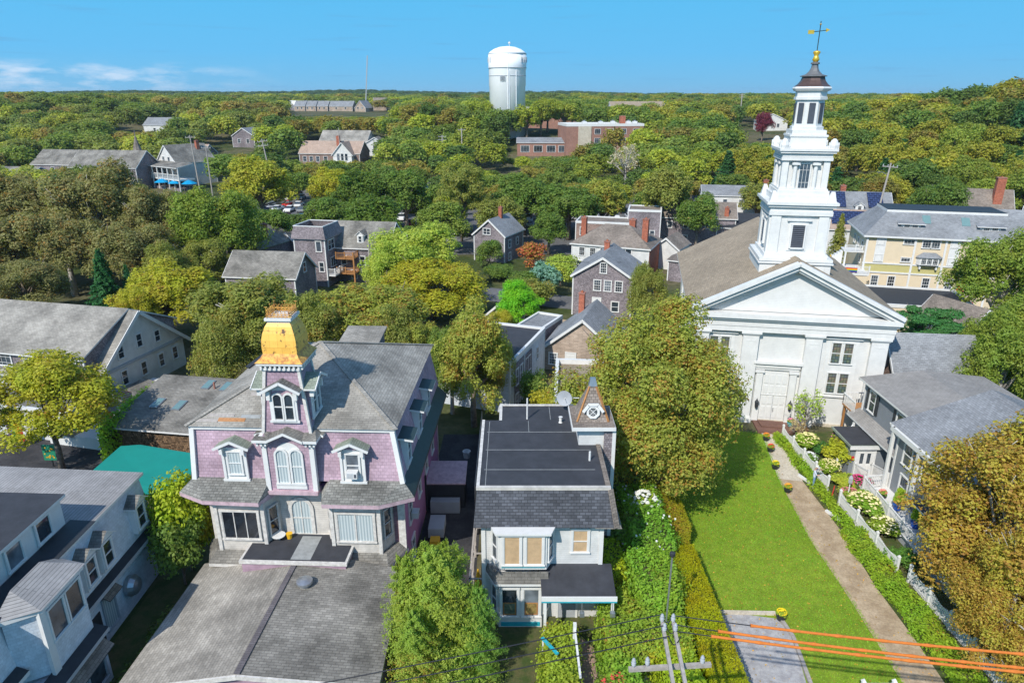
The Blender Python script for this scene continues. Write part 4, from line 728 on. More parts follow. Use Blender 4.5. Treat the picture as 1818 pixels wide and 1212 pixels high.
b = MB(); b.slab([(X0, -.75, 4.95), (X1 - .7, -.75, 4.95), (X1 - .7, dp / 2, 7.86), (X0, dp / 2, 7.86)], .13, M['roofl'], M['white']); b.slab([(X0, dp / 2, 7.86), (X1 - .7, dp / 2, 7.86), (X1 - .7, dp + .6, 5.0), (X0, dp + .6, 5.0)], .13, M['roofl'], M['white']); b.build('dormer_roof', rf)
for x in (20.3, 16.3, 13.2, 7, 1, -5): window(rf, x, -.37, 4.15, 1.6, 1.15, 0, 'grid', 'white', .12); window(rf, x, -.38, 4.15, .06, 1.15, 0, 'pict', 'white', .05) if False else None
for y, z, h in ((2.98, 4.4, 1.15), (5.47, 4.75, 1.25), (7.9, 4.4, 1.1), (.97, 1.82, 1.35), (2.9, 1.88, 1.35), (5.45, 1.85, 1.3), (7.9, 1.8, 1.3), (9.95, 1.85, 1.25)): window(I3, X1, y, z, .68, h, 90, 'dh', 'white', .1)
b = MB()
for y0, y1, z0, z1 in ((-.7, dp / 2, 2.75, 7.75), (dp / 2, dp + .7, 7.75, 2.75)): b.bar((X1 + .4, y0, z0 - .18), (X1 + .4, y1, z1 - .18), .07, .34, M['white'])
b.box(X1, X1 + .12, -.1, dp + .1, 2.95, 3.2, M['greyp']); b.box(X1 - .2, X1 + .05, -.1, .1, -.3, 3, M['white']); b.build('trim', I3)
b = MB(); b.slab([(X1 - 5, -3.0, 2.2), (X1 + .3, -3.0, 2.2), (X1 + .3, 0, 2.9), (X1 - 5, 0, 2.9)], .12, M['roofl'], M['white']); b.build('porch_roof', I3)
for x in (-10, -4, 2, 8, 12.5, 15.5, 18.5): window(I3, x, 0, 1.5, .9, 1.4, 0, 'six', 'white', .1)
AN = thing('entrance_wing', 'low grey roofed entrance wing joined below the big inn gable', 'building', (-38.2, 50.4, 0), -14)
b = MB(); b.box(0, 5, 0, 12, -.3, 1.0, M['white']); b.build('wall', AN); b = MB(); b.slab([(-.2, -.3, 1.35), (2.6, -.3, 1.0), (2.6, 11, 1.0), (-.2, 11, 1.35)], .1, M['roofgrey'], M['white']); b.build('roof', AN)
# ---------------- skylight building ----------------
S4 = thing('skylight_building', 'low weathered shingle building with four skylights beside teal awning', 'building', (-31.1, 47.8, 0), -9)
b = MB(); b.faces([(0, 0, -.3), (7.3, 0, -.3), (7.3, 0, 3.0), (0, 0, 3.0)], [(0, 1, 2, 3)], M['cedarbr']); b.poly([(7.3, 0, -.3), (7.3, 7, -.3), (7.3, 7, 4.2), (7.3, 0, 3.0)], M['cedarbr']); b.poly([(0, 7, -.3), (0, 0, -.3), (0, 0, 3.0), (0, 7, 4.2)], M['cedarbr']); b.poly([(7.3, 7, -.3), (0, 7, -.3), (0, 7, 4.2), (7.3, 7, 4.2)], M['cedarbr']); b.build('wall', S4)
b = MB(); b.slab([(-.35, -.4, 2.98), (7.6, -.4, 2.98), (7.6, 7.2, 4.3), (-.35, 7.2, 4.3)], .14, M['roofgrey'], M['white']); rf = b.build('roof', S4)
for x, y in ((1.9, 3.0), (3.9, 2.9), (4.6, 6.0), (6.3, 5.9)):
    z = 3.0 + (y + .4) * .1735; b = MB(); b.slab([(x - .35, y - .65, z - .02), (x + .35, y - .65, z - .02), (x + .35, y + .65, z + .2), (x - .35, y + .65, z + .2)], .1, M['metal']); o = b.build('skylight', rf)
    MB().slab([(x - .28, y - .58, z + .01), (x + .28, y - .58, z + .01), (x + .28, y + .58, z + .205), (x - .28, y + .58, z + .205)], .01, paint('skylight_glass', (.14, .24, .24), .12, .05)).build('pane', o)
MB().tube([(5.4, 5.6, 3.9), (5.4, 5.6, 4.6)], .08, M['brickp'], 8).build('vent_pipe', rf)
b = MB(); b.box(3, 7, 8, 12, 2.0, 2.2, M['woodg'])
for i in range(22): b.box(3 + .18 * i, 3.04 + .18 * i, 8, 8.05, 2.2, 3.1, M['woodg']); b.box(7, 7.05, 8 + .18 * i, 8.04 + .18 * i, 2.2, 3.1, M['woodg'])
b.box(3, 7.1, 7.95, 8.1, 3.1, 3.18, M['white']); b.box(7, 7.1, 8, 12, 3.1, 3.18, M['white']); b.box(3, 7, 8, 12, 0, 2, M['blackd']); o = tag(b.build('timber_balcony'), 'weathered timber balcony behind the skylight roof', 'balcony'); o.location = (-31.1, 47.8, 0); o.rotation_euler = (0, 0, R(-9))
CN = thing('teal_awning', 'flat teal canvas awning stretched over the courtyard', 'awning', (0, 0, 0))
cp = [(-28.9, 40.2, 2.8), (-24.2, 38.6, 2.6), (-21.2, 38.9, 2.7), (-22.8, 43.3, 3.0), (-27.3, 44.6, 3.0), (-28.6, 44.4, 3.0)]
b = MB(); b.slab(cp, .04, M['teal']); b.build('canvas', CN)
for p_ in cp: MB().tube([(p_[0], p_[1], 0), (p_[0], p_[1], p_[2])], .05, M['blackd'], 6).build('post', CN)
b = MB(); b.box(0, 3.2, 0, .06, 2.3, 2.36, M['white']); b.box(0, 3.2, 0, .06, 3.5, 3.56, M['white']); b.box(0, .06, 0, .06, 0, 3.5, M['white'])
for i in range(16): b.bar((.2 * i, .03, 2.36), (min(3.2, .2 * i + .9), .03, 3.4), .02, .02, M['mossroof']); b.bar((.2 * i, .03, 3.4), (min(3.2, .2 * i + .9), .03, 2.36), .02, .02, M['mossroof'])
o = tag(b.build('lattice_screen'), 'white framed green lattice screen against the pink mansion corner', 'lattice'); o.location = (-21.4, 37.6, -.5); o.rotation_euler = (0, 0, R(-3))
# flag with stripes and canton
FL = thing('flag', 'striped flag with blue starred corner on a leaning pole', 'flag', (-33.2, 52.6, 0)); MB().tube([(0, 0, 0), (-.3, -.2, 4.6)], .04, M['white'], 6).build('pole', FL)
b = MB()
for i in range(13):
    z1 = 4.4 - i * .085; nseg = 6
    for j in range(nseg):
        if i < 7 and j < 2: mm = M['blue']
        else: mm = M['red'] if i % 2 == 0 else M['white']
        xa, xb = -.28 + j * .26, -.28 + (j + 1) * .26; ya, yb_ = .09 * math.sin(j * 1.3), .09 * math.sin(j * 1.3 + 1.3)
        b.faces([(xa, ya - .2, z1 - .085 - j * .12), (xb, yb_ - .2, z1 - .085 - (j + 1) * .12), (xb, yb_ - .2, z1 - (j + 1) * .12), (xa, ya - .2, z1 - j * .12)], [(0, 1, 2, 3)], mm)
for i in range(3):
    for j in range(4): x = -.22 + j * .13; z = 4.28 - i * .17 - (x + .28) * .46; b.box(x - .02, x + .02, -.16 + .05 * j - .1, -.23 - .02, z - .02, z + .02, M['white'])
b.build('cloth', FL)
RB = [('red', (.5, .02, .02)), ('or', (.75, .22, .01)), ('ye', (.7, .5, .02)), ('gr', (.02, .25, .05)), ('bl', (.02, .06, .35)), ('pu', (.10, .03, .16))]
RM = [paint('rainbow_' + n_, c_, .8, .1) for n_, c_ in RB]
SHOP = house('courtyard_shop', 'white courtyard shop behind the yellowing maple at left', 'building', (-49, 53.5), -14, 13, 4, 2.6, 2.6, 'flat', 'roofgrey', 'wclap', wins=[('F', 2, 1.3, .9, 1.2), ('F', 6, 1.3, .9, 1.2)])
for i, (x, y, rz, lab) in enumerate(((-45.5, 49.6, 70, 'rainbow banner hanging lowest at the far left of the courtyard'), (-40.4, 49.8, 60, 'rainbow banner hanging beside the maple trunk'), (-35.9, 50.6, 65, 'rainbow banner on the wall between maple and skylight building'), (-33.9, 51.6, 65, 'rainbow banner highest on the wall near the flag'))):
    b = MB()
    for j in range(6): b.box(-.6 + j * .2, -.4 + j * .2, -.02, .02, .1, 1.9, RM[5 - j])
    o = tag(b.build('rainbow_banner'), lab, 'banner', 'rainbow banners'); o.location = (x, y, .4); o.rotation_euler = (0, 0, R(rz - 60))
b = MB(); b.box(-.5, .5, -.05, .05, .6, 1.9, paint('green_sign', (.02, .22, .12), .6, .1)); b.box(-.05, .05, 0, .08, 0, .6, M['blackd'])
rr = random.Random(4)
for i in range(16): x, z = rr.uniform(-.4, .4), rr.uniform(.75, 1.75); b.box(x - .05, x + .05, -.07, -.051, z - .05, z + .05, M['yel'])
o = tag(b.build('shop_sign'), 'green and yellow hand painted shop sign in the courtyard', 'sign'); o.location = (-35.6, 46.6, 0)
# ---------------- grey houses on the right ----------------
G1 = house('grey_house', 'grey clapboard house with pale flat pitched roof and balcony', 'house', (28.0, 49.6), -90, 7.2, 9, 6.0, 6.5, 'x', 'roofwarm', 'greyclap', wins=[('F', 1.3, 4.7, .8, 1.6), ('F', 5.2, 4.7, .8, 1.6), ('L', 3, 4.6, .9, 1.4)], ov=.45)
b = MB()
for x in (.6, 2.0, 4.5, 5.9): b.box(x - .2, x + .2, -.07, -.01, 3.9, 5.5, M['shutter'])
b.build('shutters', G1); b = MB().slab([(-.3, -1.0, 3.05), (7.3, -1.0, 3.05), (7.3, 0, 3.5), (-.3, 0, 3.5)], .14, M['roofwarm'], M['white']); b.build('skirt_roof', G1)
b = MB(); b.box(-2.0, 0, -.6, 3, 3.0, 3.15, M['woodo'])
for i in range(14): b.box(-2.0 + .15 * i, -1.96 + .15 * i, -.6, -.56, 3.15, 4.0, M['white']); b.box(-2.0, -1.96, -.6 + .2 * i, -.56 + .2 * i, 3.15, 4.0, M['white'])
b.box(-2.0, 0, -.63, -.55, 4.0, 4.07, M['white']); b.box(-2.05, -1.95, -.6, 3, 4.0, 4.07, M['white']); b.box(-1.9, -1.75, -.5, -.35, 0, 3.0, M['woodo']); b.build('balcony', G1)
G2 = house('porch_house', 'grey clapboard house with large slate roof and white porch posts', 'house', (26.9, 42.4), -90, 12, 12, 5.7, 8.0, 'x', 'roofblue', 'greyclap', wins=[('F', 1.4, 4.1, .9, 1.6), ('F', 3.6, 4.1, .9, 1.6), ('F', 6.5, 4.1, .9, 1.6), ('F', 9.5, 4.1, .9, 1.6), ('F', 1.6, 1.7, .9, 1.6), ('F', 4.4, 1.7, .9, 1.6)], ov=.5)
b = MB()
for x in (.1, 3.2, 6.6): b.box(x - .1, x + .1, -.6, -.4, 0, 5.6, M['white'])
b.box(-.2, 12, -.62, -.3, 5.25, 5.6, M['white']); b.slab([(5, -1.4, 2.7), (12, -1.4, 2.7), (12, 0, 3.1), (5, 0, 3.1)], .12, M['black'], M['white']); b.build('porch_posts', G2)
VB = thing('entrance_porch_room', 'small grey boarded entrance room with flat black roof and green fascia', 'porch', (25.3, 47.9, 0), -90)
b = MB(); b.box(0, 2.7, 0, 2.7, 0, 2.55, M['greyclap']); b.build('wall', VB); b = MB(); b.box(-.25, 2.95, -.25, 2.9, 2.55, 2.7, M['mossroof']); b.box(-.15, 2.85, -.15, 2.9, 2.7, 2.74, M['black']); b.box(2.96, 3.0, -.25, 2.9, 2.4, 2.7, M['white']); b.build('roof', VB)
door(VB, 2.7, 1.1, 0, 1.3, 2.2, 90, 'white', 'white', True)
MB().box(2.7, 2.76, .1, .3, 1.4, 1.7, M['red']).build('sign_plate', VB)
house('shingle_cottage', 'brown shingle cottage with slate roof behind the grey house', 'house', (32.6, 53.6), -7, 6.6, 5.2, 5.0, 7.6, 'x', 'roofblue', 'cedarb', wins=[('L', 2.6, 5.4, .7, 1.2), ('L', 1, 3.0, .7, 1.2)], ov=.3)
# timber deck with railing, stairs, pots
RC = [0]
def rail(b, p0, p1, z0, h=.95, m='white', sp=.14, post=1.8, zb=None):
    p0 = Vector((*p0, z0)); p1 = Vector((*p1, zb if zb is not None else z0)); L = (p1 - p0).length; d = (p1 - p0) / L
    up = Vector((0, 0, 1)); b.bar(p0 + up * h, p1 + up * h, .09, .06, M[m]); b.bar(p0 + up * .12, p1 + up * .12, .05, .05, M[m])
    n = max(1, int(L / sp))
    for i in range(n + 1): q_ = p0 + d * L * i / n; b.box(q_.x - .018, q_.x + .018, q_.y - .018, q_.y + .018, q_.z + .12, q_.z + h, M[m])
    n = max(1, round(L / post))
    RC[0] += 1; hw = .06 + .0025 * (RC[0] % 6)
    for i in range(n + 1): q_ = p0 + d * L * i / n; b.box(q_.x - hw, q_.x + hw, q_.y - hw, q_.y + hw, q_.z - .1 - hw * .2, q_.z + h + .08 + hw, M[m])
PD = thing('porch_deck', 'pale painted porch deck with white railings before the porch house', 'deck', (0, 0, 0))
b = MB(); b.box(24.9, 27.0, 31, 44.0, .55, .75, M['white']); b.box(25.0, 27.0, 31, 44, 0, .55, M['greyp']); b.build('floor', PD)
b = MB(); rail(b, (24.95, 42.2), (24.6, 31.5), .75); b.build('railing', PD, label='long front railing'); b = MB(); rail(b, (24.95, 42.2), (26.8, 42.6), .75); b.build('railing', PD)
b = MB(); rail(b, (25.6, 44.9), (25.6, 43), .3, .95, zb=.75); rail(b, (26.9, 44.8), (26.9, 43), .3, .95, zb=.75)
for i in range(4): b.box(25.6, 26.9, 44.8 - i * .3, 45.1 - i * .3, 0, .18 * (i + 1), M['white'])
b.build('steps', PD)
SS = thing('garden_stairs', 'white balustraded stairs rising beside the church corner', 'stairs', (0, 0, 0))
b = MB(); rail(b, (24.3, 46.6), (27.0, 48.6), .2, zb=1.7); rail(b, (24.6, 45.6), (27.2, 47.5), .2, zb=1.7)
for i in range(7): t_ = i / 7; b.box(24.6 + 2.4 * t_, 25.0 + 2.4 * t_, 45.9 + 1.9 * t_, 47.0 + 1.9 * t_, 0, .25 + .2 * i, M['white'])
b.build('flight', SS)
for x, y, l in ((26.0, 39.6, 'clipped spiral shrub in blue pot, farther of the two on the deck'), (26.1, 37.6, 'clipped spiral shrub in blue pot, nearer of the two on the deck')):
    t = thing('potted_shrub', l, 'potted plant', (x, y, .75), 0, 'potted shrubs'); MB().lathe([(.2, 0), (.3, .35), (.33, .4), (.27, .4)], M['blue'], 14).build('pot', t); TOPI = t; t['topi'] = 1
# ---------------- yellow apartment building ----------------
Y1 = thing('yellow_building', 'long cream and mustard three storey building with grey hipped roof', 'building', (48.6, 92.7, 1), -14.7)
Wy, Dy = 21.0, 11.0; b = MB(); b.box(0, Wy, 0, Dy, -2, 8.3, M['yellow']); b.build('wall', Y1)
b = MB(); b.box(-.03, Wy + .03, -.03, 0, 3.3, 4.35, M['mustard']); b.box(-.02, Wy, -.025, 0, 7.7, 8.25, M['mustard']); b.build('colour_band', Y1)
b = MB(); b.box(-.1, Wy + .1, -.12, -.03, 4.35, 4.55, M['white']); b.box(-.1, Wy + .1, -.12, -.03, 3.1, 3.3, M['white'])
for x in (-.05, 5.9, 9.6, 15.4): b.box(x, x + .25, -.14, -.03, -2, 3.1, M['white']); b.box(x, x + .25, -.14, -.03, 3.3, 4.35, M['white']); b.box(x, x + .25, -.14, -.03, 4.55, 8.1, M['white'])
for x in (1.2, 10.2): b.box(x, x + 1.25, -.1, -.03, 4.6, 8.2, M['white'])
b.build('trim', Y1)
b = MB(); gm = M['roofblue']; A, B_, C2, D2 = (-.5, -.5, 8.3), (Wy + .5, -.5, 8.3), (Wy + .5, Dy + .5, 8.3), (-.5, Dy + .5, 8.3); e, f, g_, h = (2.6, 2.7, 11.2), (17.0, 2.7, 11.2), (17, 8.6, 11.2), (2.6, 8.6, 11.2)
b.poly([A, B_, f, e], gm).poly([B_, C2, g_, f], gm).poly([C2, D2, h, g_], gm).poly([D2, A, e, h], gm); b.box(-.55, Wy + .55, -.55, Dy + .55, 8.05, 8.29, M['white']); rf = b.build('roof', Y1)
b = MB(); b.box(2.5, 17.1, 2.6, 8.7, 11.0, 11.4, M['white']); b.box(2.55, 17.05, 2.65, 8.65, 11.4, 11.44, M['blackd']); b.build('flat_roof_top', rf)
for x in (5.3, 14.8):
    o = MB().box(-1.2, 1.2, 0, 1.8, 0, 1.15, M['white']).build('dormer', rf); o.location = (x, .8, 8.75); g = MB().slab([(-1.7, -.4, 1.15), (1.7, -.4, 1.15), (1.5, 2.2, 1.75), (-1.5, 2.2, 1.75)], .1, gm, M['white']); g.build('dormer_roof', o); window(o, -.5, 0, .62, .7, .8, 0, 'grid'); window(o, .5, 0, .62, .7, .8, 0, 'grid')
for x, z in ((7.3, 10.3), (12.0, 10.2)): y = (z - 8.3) / 2.9 * 3.2 - .5; b = MB().slab([(x - .5, y - .5, z - .38), (x + .5, y - .5, z - .38), (x + .5, y + .5, z + .56), (x - .5, y + .5, z + .56)], .1, paint('skylight_glass', (.14, .24, .24), .12, .05), M['metal']); b.build('skylight', rf)
for x, z, w_, h_ in ((1.8, 7.5, .9, .9), (1.8, 5.2, .9, .9), (5.25, 7.55, 1.3, .6), (7.4, 7.35, 1.0, 1.0), (8.5, 7.35, 1.0, 1.0), (10.8, 7.5, .9, .9), (10.8, 5.1, .9, .9), (5.2, 5.1, 1.1, .55), (1.8, 1.8, .85, 1.8), (3.9, 1.8, .85, 1.8), (8.2, 1.8, .85, 1.8), (11.0, 1.8, .85, 1.8), (14, 1.8, .85, 1.8), (14, 5.5, .9, 1.2), (17.5, 5.5, .9, 1.2), (17.5, 1.8, .85, 1.8)): window(Y1, x, -.04 if z > 7.6 or True else 0, z, w_, h_, 0, 'grid' if h_ < 1.5 else 'six', 'white', .1)
b = MB(); b.prism([(6.5, 0), (6.8, -.7), (9.1, -.7), (9.4, 0)], 4.6, 5.6, M['white']); b.faces([(6.3, 0, 6.2), (6.3, -.2, 5.65), (6.7, -.95, 5.65), (9.2, -.95, 5.65), (9.6, -.2, 5.65), (9.6, 0, 6.2), (7.2, -.1, 6.25), (8.7, -.1, 6.25)], [(1, 2, 6), (2, 3, 7, 6), (3, 4, 7)], gm); o = b.build('bay', Y1)
for x in (7.25, 7.95, 8.65): window(o, x, -.71, 5.1, .6, .8, 0, 'grid', 'white', .05)
for x in (7.0, 9.0): MB().box(x - .1, x + .1, -.5, 0, 4.0, 4.6, M['white']).build('bracket', Y1)
door(Y1, 12.5, 0, .2, .95, 2.1, 0, 'red'); b = MB(); rail(b, (11.9, -1.3), (14, -1.3), .1); rail(b, (10.4, -1.3), (11.9, -1.3), -1, zb=.1); b.box(11.9, 14, -1.4, 0, -.2, .1, M['brick']); b.build('entrance_steps', Y1)
for y, z in ((2, 6.5), (4.5, 6.5), (7, 6.5), (2, 4.6)): window(Y1, 0, y, z, .8, 1.1, -90, 'dh')
TR = thing('roof_terrace', 'white railed terrace with yellow umbrella beside the cream building', 'terrace', (44.2, 92.0, 1), -14.7)
b = MB(); b.box(-1.2, 4.4, -1, 5, 3.2, 3.45, M['white']); b.box(-1, 4.3, -.9, 5, -1.5, 3.2, M['yellow']); b.build('floor', TR); b = MB(); rail(b, (-1.1, -.95), (4.4, -.95), 3.45); rail(b, (-1.1, -.95), (-1.1, 5), 3.45); b.build('railing', TR)
b = MB(); b.box(1.6, 4.3, 2.2, 5, 5.7, 5.85, M['white']); rail(b, (1.6, 2.2), (4.3, 2.2), 5.85, .8); b.box(1.7, 1.9, 2.2, 2.4, 3.4, 5.7, M['white'])
for i in range(9): b.box(-1.4 + i * .33, -1.07 + i * .33, 3.0, 4.0, 3.5, 3.7 + i * .24, M['white'])
b.build('upper_balcony', TR)
for j in range(6): MB().box(-.4, 2.9, -1.06 - .004 * j, -1.02, 3.6 + j * .12, 3.72 + j * .12, RM[5 - j]).build('banner_stripe', TR) if j == 99 else None
b = MB()
for j in range(6): b.box(-.3, 2.9, -1.08, -1.02, 3.62 + j * .1, 3.72 + j * .1, RM[5 - j])
o = tag(b.build('rainbow_banner'), 'long rainbow banner draped along the roof terrace railing', 'banner'); o.location = TR.location; o.rotation_euler = TR.rotation_euler
b = MB(); b.tube([(-.3, 1, 3.45), (-.3, 1, 5.6)], .04, M['white'], 6); b.lathe([(.28, 4.0), (.2, 4.8), (.03, 5.5)], M['yel'], 8, (-.3, 1)); o = tag(b.build('closed_umbrella'), 'closed yellow umbrella standing on the roof terrace', 'umbrella'); o.location = TR.location; o.rotation_euler = TR.rotation_euler
house('pink_side_building', 'pale peach building below the cream building with black flat roof', 'building', (42.5, 78.5), -14, 12, 9, 3.6, 3.6, 'flat', 'blackd', 'yellow', wins=[('F', 3, 2.2, .9, 1.4), ('F', 7, 2.2, .9, 1.4)])
house('white_gable_shed', 'white gabled house with brown roof between green trees at right', 'house', (47.5, 67.5), 20, 4.6, 6, 4.0, 6.0, 'y', 'roofbrn', 'wclap', wins=[('F', 2.3, 2.6, .8, 1.2)])
# ---------------- middle distance houses ----------------
house('grey_shingle_house', 'grey shingle gabled house with brick chimney and white sash windows', 'house', (7.9, 86.0), -16.2, 7.6, 9.0, 5.4, 7.8, 'y', 'roofblue', 'cedar', wins=[('F', 3.9, 6.5, .75, 1.3, 'six'), ('F', 3.2, 4.2, .85, 1.35, 'six'), ('F', 4.55, 4.2, .85, 1.35, 'six'), ('F', 5.95, 4.2, .85, 1.35, 'six'), ('F', 5.6, 1.5, .9, 1.3)], doors=[('F', 3.2, .5, 1.0, 2.0)], chim=[(3.3, 6.5, 8.6, .7)], z0=-1)
house('white_hip_house', 'white house with brown hipped roof and three brick chimneys', 'house', (9.7, 109.1), -22.8, 12.5, 8.5, 4.8, 7.4, 'hip', 'roofbrn', 'wclap', wins=[('F', 1.7, 3.6, .9, 1.3, 'six'), ('F', 3.5, 3.6, .9, 1.3, 'six'), ('F', 5.2, 3.7, .9, 1.3), ('F', 9.3, 3.8, .9, 1.3), ('F', 1.3, 1.4, .9, 1.3)], chim=[(1.2, 2.5, 8.6, .8), (8.4, 5.8, 8.2, 1.0), (11.3, 2.2, 9.0, .9)], corner=True)
b = MB(); b.box(12.45, 12.62, .1, 8.4, -1, 4.75, M['brick']); o = tag(b.build('brick_end_wall'), 'red brick end wall closing the white hipped house', 'wall'); o.location = (9.7, 109.1, 0); o.rotation_euler = (0, 0, R(-22.8))
house('beige_cottage', 'weathered beige cottage with grey roof and brick chimney', 'house', (3.3, 66.8), -17.6, 8.1, 7.2, 2.5, 5.8, 'y', 'roofblue', 'cedartan', wins=[('F', 1.04, 1.3, .8, 1.2, 'six')], doors=[('F', 2.9, 0, .95, 2.1)], chim=[(2.6, 6.3, 6.8, .6)], z0=-1)
B6 = house('narrow_flat_house', 'narrow flat roofed house with dark shingle wall and tall white windows', 'house', (-.2, 56.0), 70.3, 10.4, 7, 4.7, 4.7, 'flat', 'black', 'bluewhite', wins=[('F', 1.9, 2.9, .6, 1.5), ('F', 3.05, 2.9, .6, 1.5), ('F', 4.65, 3.0, .55, 1.4), ('F', 5.4, 3.0, .55, 1.4), ('F', 8.05, 3.0, .5, 1.2), ('F', 1.8, .5, .6, 1.4), ('F', 3.0, .4, .6, 1.4), ('F', 4.65, .3, .55, 1.4), ('F', 5.4, .3, .55, 1.4), ('F', 8.0, .4, .5, 1.2)])
b = MB().box(1.2, 3.9, -.03, 0, -1, 4.3, M['cedar']).box(4.0, 6.1, -.08, 0, -1, 4.2, M['cedar']).box(3.86, 3.98, -.1, 0, -1, 4.6, M['white']); b.build('shingle_panel', B6)
house('flat_back_building', 'tan flat roofed building behind the small spire', 'building', (3.0, 44.4), -4.8, 4.6, 9.6, 5.7, 5.7, 'flat', 'rooftan', 'oldwhite', parapet=.45)
tag(MB().box(3.2, 7.9, 50.6, 53.6, 5.72, 5.95, M['black']).build('black_roof_patch'), 'black membrane roof patch behind the tan flat roof', 'roof') if False else None
B11 = house('deck_house', 'tall grey shingle house with mansard roof deck and balconies', 'house', (-32.5, 100.8), -10.8, 4.9, 5.6, 7.2, 7.2, 'flat', 'woodg', 'cedar', corner=True, z0=-1, parapet=.05, wins=[('F', 3.9, 6.1, .8, 1.5, 'pict'), ('R', 2.0, 6.1, 2.0, 1.4, 'pair'), ('R', 2.6, 3.4, 2.2, 1.4, 'triple'), ('F', 4.1, 3.0, .7, 1.4)])
b = MB(); b.frus((-.3, 5.2, -.35, 5.9), 7.2, (.1, 4.75, .1, 5.4), 9.0, M['cedar'], False); b.box(.05, 4.8, .05, .2, 8.98, 9.1, M['white']).box(.05, 4.8, 5.3, 5.45, 8.98, 9.1, M['white']).box(.05, .2, .2, 5.3, 8.98, 9.1, M['white']).box(4.65, 4.8, .2, 5.3, 8.98, 9.1, M['white']); b.build('mansard', B11)
b = MB(); b.box(4.9, 6.1, .2, 5.4, 1.6, 1.8, M['white']); rail(b, (6.05, .2), (6.05, 5.4), 1.8, .9); rail(b, (4.9, .2), (6.05, .2), 1.8, .9); b.build('balcony', B11)
BL = house('balcony_house', 'grey roofed house with three tiers of orange timber balconies', 'house', (-27.8, 103.5), -10, 9.0, 8, 5.4, 8.6, 'x', 'roofgrey', 'cedar', z0=-1, wins=[('F', 2.0, 3.4, .8, 1.3), ('F', 3.5, 1.2, .8, 1.3), ('F', 5, 3.4, .8, 1.3)])
b = MB()
for z in (1.6, 3.9): b.box(1.5, 4.3, -1.8, 0, z, z + .15, M['woodo']); rail(b, (1.5, -1.8), (4.3, -1.8), z + .15, .85, 'woodo', .16); rail(b, (4.3, -1.8), (4.3, 0), z + .15, .85, 'woodo', .16)
b.box(4.2, 4.4, -1.9, -1.7, -1, 4.9, M['woodo']); b.build('balcony', BL); o = MB().box(-.5, .5, 0, 2, 0, 1.3, M['white']).build('dormer', BL); o.location = (4.6, .6, 5.9); g = MB().slab([(-.8, -.2, 1.25), (0, -.2, 1.9), (0, 2.5, 1.9), (-.8, 2.5, 1.25)][::-1], .08, M['roofgrey'], M['white']).slab([(0, -.2, 1.9), (.8, -.2, 1.25), (.8, 2.5, 1.25), (0, 2.5, 1.9)][::-1], .08, M['roofgrey'], M['white']); g.poly([(-.5, -.02, 1.3), (.5, -.02, 1.3), (0, -.02, 1.8)], M['white']); g.build('dormer_roof', o); window(o, 0, 0, .65, .5, .9)
house('grey_roof_barn', 'low building with broad grey shingle roof beside the deck house', 'building', (-39.4, 91.3), -7.5, 10.0, 6.9, 3.9, 6.6, 'x', 'roofgrey', 'cedar', wins=[('R', 3.4, 4.6, .8, 1.3)], z0=-1)
house('lone_shingle_cottage', 'small grey shingle cottage with steep gable under dark trees', 'house', (-6.6, 118.0), -25.4, 5.9, 7.5, 4.7, 7.2, 'y', 'roofblue', 'cedar', wins=[('F', 2.5, 5.2, 1.3, 1.0, 'pair'), ('F', 4.0, 2.5, .8, 1.3), ('R', 2, 3, .8, 1.3), ('R', 5, 3, .8, 1.3), ('R', 2, .8, .8, 1.3)], chim=[(3.2, 4, 8.8, .6)], z0=-1)
house('green_trim_house', 'grey roofed house with green gable trim and brick chimney', 'house', (-47.5, 110), -20, 7.5, 9, 4.2, 6.6, 'y', 'roofgrey', 'cedar', 'mossroof', wins=[('F', 3.7, 3.2, .9, 1.2)], chim=[(5.8, 4, 7.4, .7)], z0=-1)
house('ridge_roof_house', 'low house with grey ridge roof behind green trimmed house', 'house', (-41, 117), -30, 6, 10, 3.2, 5.2, 'y', 'roofgrey', 'cedar', z0=-1)
house('tan_gable_hut', 'small tan roofed hut half hidden by bright shrubs', 'shed', (-2.9, 80), -30, 3.2, 3.2, 2.0, 3.4, 'y', 'rooftan', 'cedartan', wins=[('F', 1.6, 1.6, .6, .6)])
house('garden_shed', 'small grey metal roofed shed beside the narrow lane', 'shed', (3.2, 70.5), 62, 5.5, 3.0, 3.0, 3.0, 'flat', 'roofblue', 'cedar')
house('shingle_annex', 'flat roofed pinkish shingle annex behind the hipped white house', 'building', (11.6, 124), -14, 10, 6, 5.6, 5.6, 'flat', 'roofbrn', 'cedarb', wins=[('F', 1.3, 4.0, .9, 1.4), ('F', 4.5, 4.0, .9, 1.4), ('F', 7.5, 4.0, .9, 1.4)])
house('tall_shingle_block', 'tall grey shingle block with outside stair under the big tree', 'building', (21.5, 127), -12, 6, 6, 7.2, 7.2, 'flat', 'roofbrn', 'cedar', wins=[('F', 4.6, 3, .8, 1.3)])
house('shaded_long_house', 'long dark shingle house shaded by the tree behind the church roof', 'house', (28, 130), -10, 14, 7, 5.6, 8.0, 'x', 'roofbrn', 'cedar', wins=[('F', 2, 4.2, .8, 1.2), ('F', 5, 4.2, .8, 1.2), ('F', 5, 1.6, .8, 1.2), ('F', 9, 4.2, .8, 1.2)])
house('white_gable_annex', 'little white gabled annex with grey roof between chimneys', 'house', (23.5, 112), -30, 4.2, 6, 3.6, 5.2, 'y', 'roofbrn', 'wclap')
house('grey_flat_annex', 'low grey annex with brown roof beside the brick wall', 'building', (24.2, 103.5), -30, 4.4, 5, 3.2, 3.4, 'x', 'roofbrn', 'cedar')
